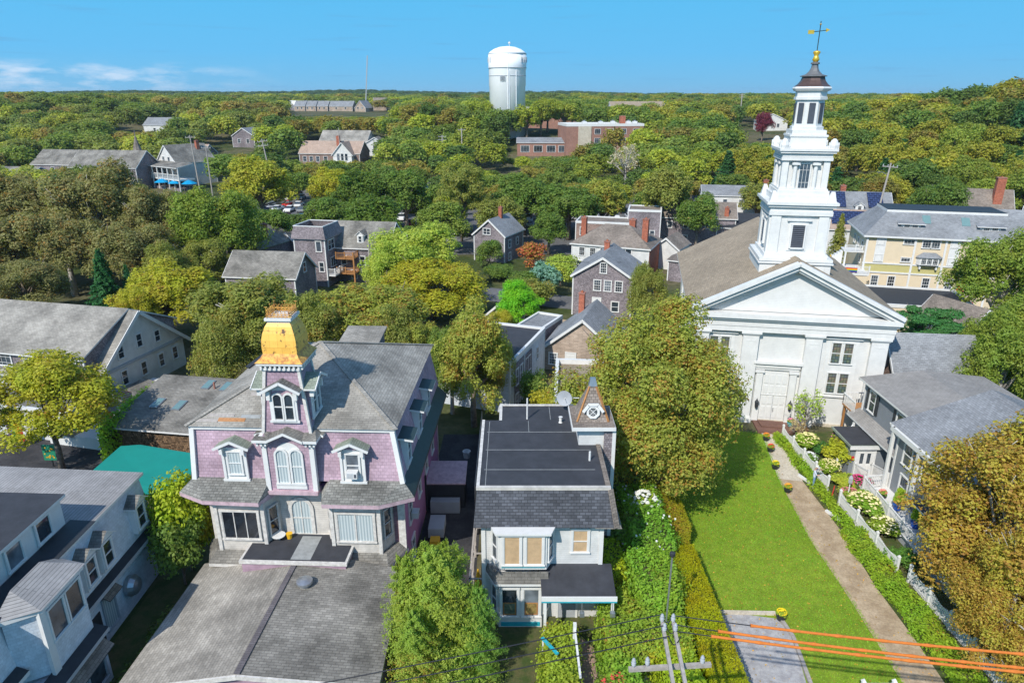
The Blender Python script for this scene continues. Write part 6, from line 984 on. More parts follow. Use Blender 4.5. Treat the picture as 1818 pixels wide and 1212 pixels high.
# footprints of everything built so far keep clear of trees
FOOT = []
bpy.context.view_layer.update()
for o in [o for o in bpy.data.objects if o.parent is None and (o.get('category') in ('house', 'building', 'church', 'school', 'water tower', 'porch', 'deck', 'terrace'))]:
    pts = []
    for c in [o] + list(o.children_recursive):
        if c.type == 'MESH': pts += [c.matrix_world @ Vector(q) for q in c.bound_box]
    if pts: FOOT.append((min(p.x for p in pts), max(p.x for p in pts), min(p.y for p in pts), max(p.y for p in pts)))
TREES=[
('maple_tree',10.0,42.5,0.0,15.1,6.4,'A0',(.155,.165,.028),0.36,'big orange tinged maple standing before the left side of the church'),
('maple_tree',14.9,46.5,0.0,7.6,2.6,'A2',(.125,.135,.028),0.30,'small spreading branch tree leaning over the lawn toward the church door'),
('chestnut_tree',26.0,29.5,0.0,12.4,5.8,'A1',(.20,.165,.025),0.62,'rust orange tree with bare twigs at the lower right edge'),
('maple_tree',-34.5,46.0,0.0,9.1,5.1,'L2',(.195,.19,.016),0.20,'full yellow green maple over the white courtyard shop'),
('shrub_tree',-19.4,34.3,0.0,6.8,1.7,'S0',(.17,.21,.012),0.00,'bright yellow green shrub tree beside the pink mansion left corner'),
('shrub_tree',-19.2,33.0,0.0,5.1,1.5,'S1',(.075,.115,.02),0.00,'rounded bright green shrub in the alley left of the low shop'),
('cedar_tree',-3.5,26.6,0.0,7.5,2.4,'K0',(.135,.18,.025),0.00,'tall feathery yellow green cedar in front of the white house'),
('cedar_tree',-1.6,26.2,0.0,5.5,1.1,'K1',(.09,.16,.025),0.00,'darker feathery cedar leaning against the white house bay'),
('cedar_tree',-5.1,27.0,0.0,6.6,1.3,'K1',(.135,.18,.025),0.10,'feathery cedar touching the right corner of the low shop roof'),
('cedar_tree',-4.4,24.6,0.0,5.6,1.3,'K1',(.135,.18,.025),0.25,'low autumn tinged cedar at the bottom edge beside the shop roof'),
('maple_tree',-3.3,53.5,0.0,11.3,3.7,'B0',(.155,.165,.028),0.30,'tall autumn tree between pink mansion and narrow flat house'),
('maple_tree',-26.5,60.0,0.0,8.9,3.3,'B2',(.125,.135,.028),0.15,'olive green tree squeezed between skylight building and golden dome'),
('maple_tree',-26.4,66.0,0.0,10.7,6.7,'B1',(.125,.135,.028),0.22,'broad olive tree right behind the golden dome at left'),
('maple_tree',-14.9,68.0,0.0,9.3,6.6,'B2',(.155,.165,.028),0.35,'broad reddish speckled tree behind the pink mansion roof'),
('maple_tree',-19.1,63.0,0.0,9.4,3.4,'B0',(.125,.135,.028),0.22,'olive tree directly behind the golden dome'),
('maple_tree',-11.1,61.0,0.0,8.6,3.2,'B0',(.125,.135,.028),0.25,'olive tree rising behind the right half of the pink roof'),
('maple_tree',-5.4,56.0,0.0,8.8,2.5,'B1',(.075,.115,.02),0.10,'green tree filling the gap behind the shaded alley'),
('maple_tree',-1.6,57.5,0.0,7.5,2.0,'B2',(.125,.135,.028),0.20,'olive tree against the wall of the narrow flat house'),
('maple_tree',-8.9,62.0,0.0,7.1,2.6,'B1',(.155,.165,.028),0.30,'brownish green tree peeking over the right end of the pink roof'),
('maple_tree',-39.9,76.0,0.0,9.3,6.4,'B0',(.195,.19,.016),0.15,'golden green maple between the big inn gable and the olive trees'),
('maple_tree',-41.2,72.0,0.0,8.1,2.6,'B2',(.195,.19,.016),0.15,'small golden green maple just behind the inn ridge'),
('elm_tree',-13.3,92.0,0.0,11.1,7.1,'B1',(.185,.225,.035),0.05,'pale green rounded elm in the middle of the picture'),
('elm_tree',-10.1,84.0,0.0,8.2,6.8,'B2',(.195,.19,.016),0.20,'yellowish green tree below the pale green elm'),
('elm_tree',-16.3,88.0,0.0,9.2,3.6,'B0',(.185,.225,.035),0.05,'small pale green tree beside the timber balconies'),
('maple_tree',-45.4,104.0,0.0,15.3,6.9,'B2',(.105,.14,.02),0.06,'dense green maple left of the leaning pole'),
('oak_tree',-79.1,112.0,0.0,16.5,8.1,'B1',(.125,.118,.042),0.26,'brown olive oak at the left edge below the far inn'),
('oak_tree',-65.0,108.0,0.0,18.2,8.4,'B1',(.125,.118,.042),0.26,'tallest brown olive oak below the far inn wings'),
('oak_tree',-55.6,106.0,0.0,14.9,5.9,'B1',(.125,.118,.042),0.20,'brown olive oak touching the dense green maple'),
('oak_tree',-71.7,96.0,0.0,11.2,6.0,'C0',(.125,.118,.042),0.28,'brown oak at the left edge halfway up the slope'),
('oak_tree',-63.0,95.0,0.0,12.3,6.3,'B1',(.125,.118,.042),0.28,'twiggy brown oak in the middle of the left grove'),
('oak_tree',-53.0,94.0,0.0,11.5,6.1,'B2',(.125,.118,.042),0.26,'twiggy brown oak right of centre in the left grove'),
('oak_tree',-61.9,84.0,0.0,8.2,5.1,'B2',(.125,.118,.042),0.20,'brown oak right behind the inn roof at far left'),
('oak_tree',-46.3,90.0,0.0,8.8,3.8,'B0',(.125,.135,.028),0.18,'olive oak behind the golden green maple'),
('oak_tree',-44.0,96.0,0.0,8.4,4.2,'B1',(.125,.135,.028),0.10,'shaded olive tree below the dense green maple'),
('spruce_tree',-49.3,80.0,0.0,9.9,3.5,'K2',(.02,.075,.022),0.00,'dark green spruce behind the inn ridge'),
('spruce_tree',-47.5,82.0,0.0,7.6,2.1,'K2',(.02,.075,.022),0.00,'smaller dark spruce half hidden right of the larger one'),
('maple_tree',-41.2,118.0,0.0,9.0,4.3,'C1',(.075,.115,.02),0.00,'green tree in front of the green trimmed house'),
('maple_tree',0.9,78.0,0.0,6.7,3.1,'B0',(.10,.24,.012),0.00,'vivid green tree left of the garden shed'),
('maple_tree',-1.2,73.0,0.0,4.9,1.9,'B1',(.195,.19,.016),0.10,'yellow green shrub tree below the vivid green tree'),
('maple_tree',15.5,76.0,0.0,9.9,2.3,'B2',(.125,.135,.028),0.10,'small olive tree between grey shingle house and church roof'),
('maple_tree',54.6,74.0,0.0,13.6,5.8,'B1',(.105,.14,.02),0.04,'large light green maple hiding the end of the cream building'),
('maple_tree',45.3,58.0,0.0,10.8,4.3,'B0',(.105,.14,.02),0.03,'large green maple at the right edge behind the shingle cottage'),
('maple_tree',40.9,52.5,0.0,10.7,3.7,'B1',(.105,.14,.02),0.03,'broad green maple filling the right edge above the porch house ridge'),
('maple_tree',44.1,60.0,0.0,8.0,2.5,'B2',(.105,.14,.02),0.00,'green maple crown above the shingle cottage roof'),
('chestnut_tree',23.9,26.5,0.0,8.4,3.3,'A1',(.20,.165,.025),0.60,'lower rust orange tree at the bottom right corner behind the fence'),
('locust_tree',42.5,66.5,0.0,7.7,3.8,'L1',(.035,.11,.03),0.00,'feathery dark green tree between church corner and shingle cottage'),
('maple_tree',42.6,52.0,0.0,4.2,1.4,'B1',(.075,.115,.02),0.00,'low green tree at the right edge above the porch house roof'),
('elm_tree',29.7,132.0,0.0,15.0,6.0,'C1',(.125,.135,.028),0.08,'tall olive elm with pale limbs above the shaded long house'),
('bare_tree',32.5,200.0,2.0,13.4,5.8,'N0',(.25,.22,.16),0.30,'leafless pale tree on the slope behind the olive elm'),
('elm_tree',-9.9,134.0,0.0,15.6,6.1,'L0',(.125,.135,.028),0.05,'slender olive elm with long white trunk'),
('elm_tree',-15.6,112.0,0.0,6.7,3.7,'C0',(.075,.115,.02),0.00,'mid green tree above the pale green elm'),
('maple_tree',-30.2,140.0,0.0,13.4,6.8,'C2',(.06,.095,.014),0.00,'dark green tree above the balcony house'),
('maple_tree',-21.9,142.0,0.0,13.2,6.4,'C1',(.075,.115,.02),0.00,'green tree left of the slender white trunked elm'),
('maple_tree',-33.7,128.0,0.0,9.5,5.3,'C0',(.075,.115,.02),0.05,'green tree over the car park entrance'),
('maple_tree',-24.3,118.0,0.0,11.4,6.4,'C1',(.06,.095,.014),0.00,'dense green tree directly above the balcony house roof'),
('maple_tree',2.4,140.0,0.0,12.3,7.1,'C2',(.075,.115,.02),0.00,'green tree above the small lone shingle cottage'),
('maple_tree',11.2,135.0,0.0,10.7,6.4,'C0',(.075,.115,.02),0.02,'green tree behind the hipped white house chimney'),
('maple_tree',18.5,140.0,0.0,11.5,5.7,'C1',(.155,.165,.028),0.20,'autumn tinged tree behind the shingle annex'),
('maple_tree',-2.5,128.0,0.0,9.5,4.8,'C0',(.125,.135,.028),0.00,'olive tree left of the small lone shingle cottage'),
('maple_tree',6.7,122.0,0.0,7.9,3.8,'C2',(.075,.115,.02),0.00,'green tree right behind the small lone shingle cottage'),
('maple_tree',34.0,125.0,0.0,10.4,4.1,'C0',(.075,.115,.02),0.10,'green tree by the white farmhouse'),
('red_maple',3.5,112.0,0.0,4.8,2.2,'S2',(.22,.06,.03),0.70,'low red leaved maple in the garden beyond the lane'),
('blue_spruce',4.5,94.0,0.0,5.4,2.1,'S2',(.10,.18,.14),0.00,'pale blue green bush beside the lane'),
('maple_tree',53.5,150.0,0.0,9.5,4.9,'C1',(.125,.135,.028),0.20,'olive tree between farmhouse and steeple'),
('purple_beech',101.9,290.0,8.0,13.4,4.1,'C1',(.10,.02,.03),0.00,'small dark purple red tree far left of the steeple'),
('shrub_tree',-3.8,112.0,0.0,5.1,2.2,'S0',(.075,.115,.02),0.00,'round green bush before the lone shingle cottage'),
('shrub_tree',-1.9,104.0,0.0,2.6,2.6,'S1',(.075,.115,.02),0.00,'green bush along the lane below the lone cottage'),
('shrub_tree',7.3,100.0,0.0,5.1,2.5,'S0',(.185,.225,.035),0.05,'light green garden bush left of the white hipped house'),
('shrub_tree',2.9,88.0,0.0,4.7,2.3,'S1',(.125,.135,.028),0.20,'brownish garden bush above the vivid green tree'),
('shrub_tree',1.3,92.0,0.0,4.6,2.3,'S0',(.075,.115,.02),0.00,'dark green garden bush beside the lane bend'),
('shrub_tree',3.2,53.5,0.0,3.6,1.5,'S0',(.195,.19,.016),0.00,'yellow green bush behind the white house roof'),
('shrub_tree',2.0,57.0,0.0,4.2,1.2,'S1',(.075,.115,.02),0.00,'green bush between beige cottage and narrow flat house'),
('spruce_tree',50.2,104.0,1.0,9.3,2.6,'K2',(.125,.135,.028),0.00,'thin olive spruce right of the steeple'),
('elm_tree',-54.5,150.0,0.0,15.0,7.5,'C2',(.19,.19,.02),0.10,'sparse yellowish tree behind the leaning utility pole'),
('maple_tree',-41.5,160.0,0.0,11.5,5.2,'C0',(.195,.19,.016),0.10,'yellow green tree beside the car park lane')]

for n_, x, y, z, h, r, key, col, aut, lab in TREES: tree(n_, x, y, z, h, r, key, col, aut, lab, rng=rg)
# scattered woodland: sight lines that stay open (az from, az to, top elevation, up to distance)
def sl_(u0, u1, v, Y): return (min(u0, u1), max(u0, u1), v, Y)
CP, SP_ = math.cos(R(19.7)), math.sin(R(19.7))
def az_el(x, y, z):
    d = y * CP - (z - 27) * SP_; return 909 + 1212 * x / d, 606 - 1212 * (y * SP_ + (z - 27) * CP) / d
OPEN = [(0, 215, 290, 215), (215, 345, 322, 222), (272, 340, 342, 205), (385, 445, 348, 200), (476, 502, 352, 178), (530, 650, 284, 262), (905, 1025, 228, 345), (918, 1010, 276, 292), (1005, 1055, 250, 268), (1055, 1190, 222, 268), (515, 690, 206, 600), (866, 940, 186, 300), (1218, 1318, 384, 158), (1322, 1400, 252, 340), (380, 440, 272, 300), (1480, 1560, 372, 128), (1690, 1790, 372, 124), (210, 270, 232, 330),
        (480, 560, 372, 172), (500, 570, 352, 150), (840, 890, 300, 240), (1045, 1170, 380, 124), (1160, 1230, 400, 127), (840, 925, 385, 118), (1215, 1290, 395, 130), (610, 690, 330, 150), (700, 760, 312, 160)]
def pick(x, y, v):
    r = rg.random()
    if x > 60: pal = [((.075, .115, .02), 0), ((.11, .135, .02), .05), ((.15, .155, .02), .12), ((.065, .10, .02), 0), ((.17, .165, .02), .1), ((.13, .12, .025), .3)]
    elif x < -110: pal = [((.14, .12, .03), .3), ((.10, .12, .025), .05), ((.18, .19, .025), .05), ((.07, .10, .02), 0), ((.12, .135, .03), .05), ((.09, .12, .02), 0)]
    else: pal = [((.08, .115, .02), 0), ((.06, .095, .02), 0), ((.13, .15, .02), .05), ((.16, .18, .02), .05), ((.10, .13, .025), .1), ((.09, .12, .02), 0), ((.14, .125, .025), .3)]
    c, a = pal[int(r * len(pal))]; f = rg.uniform(.85, 1.2); return tuple(q * f for q in c), a
def place(y0, y1, sp, xr, out):
    cell = {}
    n = int((y1 - y0) * (2 * xr * (y1 + y0) / 2) / (sp * sp) * 2.2)
    for _ in range(n):
        y = rg.uniform(y0, y1); x = rg.uniform(-xr * y, xr * y); s = sp
        if -66 < x < 52 and 150 < y < 228: s = sp * 1.18
        k_ = (int(x // s), int(y // s)); ok = True
        for i in (-1, 0, 1):
            for j in (-1, 0, 1):
                for a, b in cell.get((k_[0] + i, k_[1] + j), ()):
                    if (a - x) ** 2 + (b - y) ** 2 < s * s * .72: ok = False
        if not ok: continue
        cell.setdefault(k_, []).append((x, y))
        out.append((x, y))
near, mid, far = [], [], []
place(104, 345, 7.7, .80, near); place(345, 760, 12.5, .80, mid); place(760, 2100, 24, .82, far)
handxy = [(t[1], t[2], t[5]) for t in TREES]
cand = []
for x, y in near:
    if any(a - 3.5 < x < b + 3.5 and c - 3.5 < y < d + 3 for a, b, c, d in FOOT): continue
    if any((x - a) ** 2 + (y - b) ** 2 < (r * .7 + 2.5) ** 2 for a, b, r in handxy): continue
    if y < 118 and -12 < x < 45: continue
    if any((x - a) ** 2 + (y - b) ** 2 < 36 for a, b in ((-104, 208), (-98, 206), (-62, 176), (-60, 168))): continue
    z = hz(x, y); h = rg.uniform(8, 12.5) * (1.05 if x > 60 else 1); r = rg.uniform(4.5, 6.3)
    if -60 < x < 45 and 132 < y < 232: h = rg.uniform(6.5, 10); r = rg.uniform(3.6, 5)
    u, v = az_el(x, y, z + h * .5); ru = r / y * 1290; ok = True
    while h > 1.7:
        u2, v2 = az_el(x, y, z + h)
        if any(a - ru * .8 < u < b + ru * .8 and v2 < vl and y < Y_ for a, b, vl, Y_ in OPEN): h *= .86
        else: break
    if h <= 1.8 or v > 1300: continue
    r = min(r, max(2.4, h * .62)); cand.append((y, x, z, h, r))
cand.sort(); NI = 208; forest = []; IND = []
for i, (y, x, z, h, r) in enumerate(cand):
    c, a = pick(x, y, 0)
    if i < NI:
        side = 'right hillside' if x > 60 else ('left slope' if x < -75 else 'middle wood')
        dark = 'dark green' if sum(c) < .19 else ('golden green' if c[0] > c[1] * .96 else 'green')
        key = (('C' if y < 150 else 'D') + str(rg.randrange(3))) if rg.random() > .06 else 'K3'
        nm = 'spruce_tree' if key == 'K3' else 'forest_tree'
        if key == 'K3': c, a, dark = (.03, .08, .025), 0, 'dark'; 
        IND.append((tree(nm, x, y, z - .2, h, r, key, c, a, 'x', 'trees of the ' + side, rng=rg), dark + (' spruce' if key == 'K3' else ' tree'), h))
    else: forest.append((x, y, z - .3, h, r, c, a))
for x, y in mid + far:
    if any(a - 4 < x < b + 4 and c - 4 < y < d + 4 for a, b, c, d in FOOT): continue
    z = hz(x, y); big = 1.7 if y > 760 else 1; h = rg.uniform(8, 12) * (1.15 if big > 1 else 1); r = rg.uniform(5.8, 8) * big
    u, v = az_el(x, y, z); ru = r / y * 1290; ok = True
    while h > 2.2:
        u2, v2 = az_el(x, y, z + h)
        if any(a - ru * .8 < u < b + ru * .8 and v2 < vl and y < Y_ for a, b, vl, Y_ in OPEN): h *= .85
        else: break
    if h < 2.3: continue
    c, a = pick(x, y, 0); 
    if y > 1100: c = tuple(q * .75 for q in (.06, .10, .03)); a = 0  # farthest crowns darker and bluer: distance haze put into their colour
    forest.append((x, y, z - .5, h, r, c, a))
for i, (x, y, h) in enumerate(((-17, 289, 12), (-9, 287, 11.6), (-2, 289, 11.3), (6, 290, 11.8), (12, 296, 12), (-24, 292, 12), (-13, 296, 12.5), (15, 302, 11.5), (26, 310, 12), (-32, 298, 12), (22, 300, 11), (-5, 284, 11))):
    IND.append((tree('forest_tree', x, y, hz(x, y) - .3, h + 2.2, 6.5, 'D%d' % (i % 3), *pick(0, y, 0), 'x', 'trees of the middle wood', rng=rg), 'green tree', h))
# labels by landmark: each tree is named from the thing it stands nearest to
LM = [(o.location.x, o.location.y, o.name.split('.')[0].replace('_', ' ')) for o in bpy.data.objects if o.parent is None and o.get('category') in ('house', 'building', 'church', 'school', 'water tower', 'shed') and 'wing' not in o.name and 'distant' not in o.name and o.location.y > 60]
ORD = ['', 'second ', 'third ', 'fourth ', 'fifth ', 'sixth ', 'seventh ', 'eighth ', 'ninth ', 'tenth ', 'eleventh ', 'twelfth ', 'thirteenth ', 'fourteenth ', 'fifteenth ']
used_ = {}
for t, dk_, h in sorted(IND, key=lambda q: q[0].location.y):
    x, y = t.location.x, t.location.y; lx, ly, ln = min(LM, key=lambda l: (l[0] - x) ** 2 + (l[1] - y) ** 2)
    dx = x / y - lx / ly; rel = 'behind' if y > ly + 6 and abs(dx) < .06 else ('in front of' if y < ly and abs(dx) < .06 else ('left of' if dx < 0 else 'right of'))
    sz = 'tall ' if h > 10.3 else ('low ' if h < 7.5 else ''); key = '%s%s %s the %s' % (sz, dk_, rel, ln); n = used_.get(key, 0); used_[key] = n + 1
    t['label'] = ('%snearest ' % ORD[min(n, 14)] + key) if n or True else key
# the far wood: one object, crowns instanced on points
pc = bpy.data.collections.new('woodland_crowns')
for i in range(3):
    me, _L = crown('woodland_crown', 80 + i, 2600, .036, nl=36, lr=(.11, .19), mat_='leafi'); pc.objects.link(bpy.data.objects.new('woodland_crown_%s' % 'abc'[i], me))
me = bpy.data.meshes.new('woodland'); nf = len(forest); me.vertices.add(nf); me.vertices.foreach_set('co', np.array([f[:3] for f in forest], np.float32).ravel())
def at_(nm, ty, arr, key='value'): a = me.attributes.new(nm, ty, 'POINT'); a.data.foreach_set(key, np.array(arr, np.float32).ravel())
at_('scl', 'FLOAT_VECTOR', [(f[4] / .42, f[4] / .42, f[3]) for f in forest], 'vector'); at_('rotz', 'FLOAT_VECTOR', [(0, 0, rg.uniform(0, 6.28)) for f in forest], 'vector'); at_('tint', 'FLOAT_COLOR', [(*f[5], f[6]) for f in forest], 'color')
ai = me.attributes.new('idx', 'INT', 'POINT'); ai.data.foreach_set('value', np.array([rg.randrange(3) for f in forest], np.int32))
wo = bpy.data.objects.new('woodland', me); COL.objects.link(wo); tag(wo, 'far rolling woodland of mixed green trees reaching the horizon', 'woodland', kind='stuff')
ng = bpy.data.node_groups.new('woodland', 'GeometryNodeTree'); ng.interface.new_socket('Geometry', in_out='INPUT', socket_type='NodeSocketGeometry'); ng.interface.new_socket('Geometry', in_out='OUTPUT', socket_type='NodeSocketGeometry')
gi = ng.nodes.new('NodeGroupInput'); go = ng.nodes.new('NodeGroupOutput'); ip = ng.nodes.new('GeometryNodeInstanceOnPoints'); ci = ng.nodes.new('GeometryNodeCollectionInfo')
ci.inputs['Collection'].default_value = pc; ci.inputs['Separate Children'].default_value = True; ci.inputs['Reset Children'].default_value = True; ip.inputs['Pick Instance'].default_value = True
def na(nm, ty): q = ng.nodes.new('GeometryNodeInputNamedAttribute'); q.data_type = ty; q.inputs['Name'].default_value = nm; return q.outputs['Attribute']
ng.links.new(gi.outputs[0], ip.inputs['Points']); ng.links.new(ci.outputs[0], ip.inputs['Instance']); ng.links.new(na('scl', 'FLOAT_VECTOR'), ip.inputs['Scale']); er = ng.nodes.new('FunctionNodeEulerToRotation'); ng.links.new(na('rotz', 'FLOAT_VECTOR'), er.inputs[0]); ng.links.new(er.outputs[0], ip.inputs['Rotation']); ng.links.new(na('idx', 'INT'), ip.inputs['Instance Index'])
ng.links.new(ip.outputs[0], go.inputs[0]); wo.modifiers.new('woodland', 'NODES').node_group = ng
print('individual trees', min(NI, len(cand)), 'cand', len(cand), 'forest', nf)
# ---------------- hedges, vines and garden plants ----------------
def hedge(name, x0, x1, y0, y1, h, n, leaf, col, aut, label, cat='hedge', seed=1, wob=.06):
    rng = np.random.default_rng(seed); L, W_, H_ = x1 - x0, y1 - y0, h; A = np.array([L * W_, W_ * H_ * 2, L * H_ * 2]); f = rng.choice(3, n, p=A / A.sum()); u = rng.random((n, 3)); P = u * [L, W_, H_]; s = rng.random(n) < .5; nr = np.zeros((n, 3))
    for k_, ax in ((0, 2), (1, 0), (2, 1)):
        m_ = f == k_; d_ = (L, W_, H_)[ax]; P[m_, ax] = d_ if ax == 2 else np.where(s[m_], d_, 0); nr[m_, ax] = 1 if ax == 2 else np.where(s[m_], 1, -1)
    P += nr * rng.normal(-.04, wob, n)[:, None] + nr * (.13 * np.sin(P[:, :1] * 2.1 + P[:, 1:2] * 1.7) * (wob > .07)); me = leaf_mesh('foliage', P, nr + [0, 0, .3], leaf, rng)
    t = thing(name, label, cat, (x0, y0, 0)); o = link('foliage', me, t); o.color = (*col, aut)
    if 'blossom' in label:
        fm = paint('petals_white', (.78, .78, .74), .8, .1, sc=20); bb = MB(); rr_ = random.Random(3)
        for i in range(130): q = P[rr_.randrange(n)] + np.array([0, 0, .06]); bb.box(q[0] - .05, q[0] + .05, q[1] - .05, q[1] + .05, q[2] - .03, q[2] + .04, fm)
        bb.build('blossoms', t)
    c = MB().box(.15, L - .15, .15, W_ - .15, 0, h - .18, M['weeds']); c.build('stems', t); return t
hedge('clipped_hedge', 9.2, 10.9, 22, 34.5, 1.7, 60000, .04, (.185, .185, .004), .03, 'long clipped olive green hedge along the gravel driveway')
hedge('clipped_hedge', 9.6, 11.2, 36.2, 41.5, 1.8, 22000, .045, (.17, .165, .01), .34, 'clipped brown speckled hedge beyond the gap beside the lawn', seed=2)
hedge('ivy_hedge', 7.0, 9.5, 33.4, 39.8, 2.6, 16000, .08, (.10, .19, .02), .05, 'tall loose ivy hedge with white blossom beside the clipped hedge', seed=3, wob=.22)
hedge('ivy_hedge', 6.6, 9.0, 29.2, 33.0, 2.4, 12000, .08, (.12, .20, .02), .08, 'loose green hedge behind the thin garden pole', seed=4, wob=.22)
hedge('clipped_bush', 5.3, 6.4, 31.4, 34.6, 2.1, 5000, .06, (.17, .22, .01), .0, 'square clipped yellow green bush beside the white porch', 'shrub', seed=5)
hedge('garden_vine', 1.6, 3.1, 21.0, 28.0, 1.5, 15000, .075, (.16, .20, .02), .12, 'dense vine over the arbour left of the brick garden path', 'vine', seed=6, wob=.18)
hedge('garden_vine', 4.6, 8.8, 26.2, 29.4, 1.9, 16000, .075, (.13, .185, .02), .14, 'rambling vine bed under the white porch', 'vine', seed=7, wob=.22)
hedge('garden_vine', 4.4, 6.0, 21.5, 26, 1.5, 9000, .075, (.12, .19, .02), .10, 'leafy vine bed between the two garden walks', 'vine', seed=8, wob=.2)
hedge('garden_vine', 7.1, 8.9, 21.0, 28.6, 1.6, 14000, .075, (.17, .22, .012), .08, 'yellow green vine bed against the clipped hedge', 'vine', seed=9, wob=.2)
hedge('wall_vine', -31.7, -30.7, 46.9, 54, 3.4, 9000, .10, (.13, .22, .015), .0, 'green vine climbing the left edge of the skylight building', 'vine', seed=10, wob=.2)
hedge('border_plants', 22.05, 22.6, 38.5, 51.6, .45, 8000, .07, (.14, .21, .015), .05, 'low green border plants between path and white fence', 'plants', seed=11, wob=.12)
hedge('border_plants', 21.5, 23.0, 24, 38, .4, 14000, .07, (.13, .20, .015), .12, 'low green border along the lower half of the white fence', 'plants', seed=12, wob=.12)
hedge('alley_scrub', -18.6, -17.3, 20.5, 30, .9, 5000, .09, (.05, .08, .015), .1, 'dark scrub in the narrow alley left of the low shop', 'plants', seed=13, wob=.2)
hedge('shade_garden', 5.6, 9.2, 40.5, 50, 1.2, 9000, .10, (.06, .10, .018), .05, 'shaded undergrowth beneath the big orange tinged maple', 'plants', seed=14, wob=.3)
SH = [  # x, y, h, r, colour, aut, flower colour, label
 (23.9, 49.3, 1.5, .95, (.13, .20, .02), 0, (.75, .66, .30), 'cream flowering hydrangea nearest the church entrance ramp'), (24.0, 45.4, 1.3, .8, (.14, .20, .02), 0, (.75, .66, .30), 'cream hydrangea just behind the gardener'),
 (24.1, 40.2, 1.6, 1.15, (.13, .20, .02), 0, (.78, .68, .34), 'large cream hydrangea between fence lantern and deck railing'), (24.1, 37.6, 1.5, .9, (.13, .19, .02), 0, (.80, .72, .42), 'standard hydrangea ball halfway down the garden bed'),
 (25.3, 46.6, 2.6, 1.3, (.19, .20, .015), .12, None, 'tall yellow green bush beside the entrance room'), (26.0, 48.0, 2.7, .8, (.10, .15, .02), 0, (.80, .12, .42), 'pink flowering shrub at the top of the white stairs'),
 (24.4, 43.6, .9, 1.1, (.22, .25, .03), .05, None, 'mound of yellow grass below the white stairs'), (25.4, 43.3, 1.1, .9, (.07, .09, .03), 0, (.65, .05, .2), 'dark bush with red blossoms before the entrance room'),
 (24.9, 48.3, 1.2, .8, (.04, .10, .02), 0, None, 'dark green bush behind the stair railing'), (23.4, 47.4, .8, .6, (.10, .16, .03), 0, (.75, .75, .75), 'white flowering plants along the fence by the path'),
 (8.3, 31.2, 2.7, 1.1, (.12, .15, .02), .15, None, 'olive speckled shrub in the loose hedge right of the white porch'), (7.3, 35.2, 3.0, 1.3, (.08, .12, .02), .0, None, 'dark green shrub rising from the ivy beside the white house'), (8.5, 38.0, 3.2, 1.2, (.15, .19, .02), .1, (.7, .7, .66), 'tall white blossoming shrub under the big maple'), (5.7, 29.7, 2.3, .9, (.17, .2, .02), .1, None, 'yellow green shrub by the right porch post'), (7.7, 26.6, 2.1, 1.0, (.19, .20, .015), .2, None, 'yellowing shrub behind the pole double arms'), (4.9, 24.6, 1.7, .8, (.09, .13, .02), .1, (.6, .08, .06), 'bush with red blooms near the pale blue table'),
 (23.9, 34.9, 1.1, .8, (.06, .13, .02), 0, None, 'deep green bush below the standard hydrangea'), (24.0, 42.0, .9, .7, (.15, .19, .03), .1, (.6, .2, .2), 'reddish flowering plants behind the fence lantern')]
def flowers(t, n, col, r, seed, sz=.042):
    rg_ = random.Random(seed); fm = paint('petals_%d_%d_%d' % tuple(int(c * 99) for c in col), col, .8, .2, sc=20); b = MB()
    for i in range(n):
        a, e = rg_.uniform(0, 6.28), rg_.uniform(.15, 1.4); p_ = Vector((math.cos(a) * math.cos(e) * .42, math.sin(a) * math.cos(e) * .42, .5 + math.sin(e) * .46)); s = sz
        b.faces([p_ + Vector(q) * s for q in ((1, 0, 0), (0, 1, 0), (-1, 0, 0), (0, -1, 0), (0, 0, 1), (0, 0, -1))], [(0, 1, 4), (1, 2, 4), (2, 3, 4), (3, 0, 4), (1, 0, 5), (2, 1, 5), (3, 2, 5), (0, 3, 5)], fm)
    o = b.build('blossoms', t); return o
for i, (x, y, h, r, c, a, fc, lab) in enumerate(SH):
    t = tree('garden_shrub', x, y, 0, h, r, 'S2', c, a, lab, rng=rg)
    if fc: flowers(t, 95, fc, r, i)
t = tree('young_tree', 24.7, 51.8, 0, 4.4, 1.7, 'N0', (.16, .22, .03), .1, 'thin young tree in front of the right stained windows', cat='tree')
t2 = tree('bare_shrub', 23.6, 50.9, 0, 2.2, 1.0, 'N0', (.25, .20, .10), .3, 'nearly leafless shrub at the foot of the church wall', cat='shrub')
for x, y, lab, fc in ((14.75, 30.15, 'pot of bright yellow chrysanthemums at the driveway corner', (.85, .62, .01)), (21.2, 50.9, 'pot of orange flowers on the lawn edge nearest the ramp', (.8, .25, .03)), (20.9, 49.0, 'pot of red flowers on the lawn edge, second from the ramp', (.7, .10, .05)), (20.3, 46.3, 'small yellow flowers at the lawn edge halfway down the path', (.8, .6, .02)), (20.0, 43.0, 'orange and yellow flowers at the lawn edge opposite the gardener', (.8, .35, .03)), (24.0, 53.0, 'teal pot of pink flowers on the ramp by the church door', (.7, .2, .3)), (25.7, 41.0, 'tub of pink flowers on the porch deck', (.8, .25, .2))):
    z = .3 if y > 52 else (.75 if x > 25 else 0); t = thing('flower_pot', lab, 'flower pot', (x, y, z)); b = MB(); b.lathe([(.2, 0), (.3, .32), (.26, .32)], M['cyan'] if y > 52 else M['blackd'], 12); b.build('pot', t)
    me, _ = PR['S2']; c = link('leaves', me, t, (0, 0, .2), 0, (.62, .62, .5)); c.color = (.14, .20, .02, 0); h_ = bpy.data.objects.new('holder', None); o = flowers(t, 60, fc, .4, 5, .075); bpy.data.objects.remove(h_); o.location = (0, 0, .2); o.scale = (.64, .64, .52)
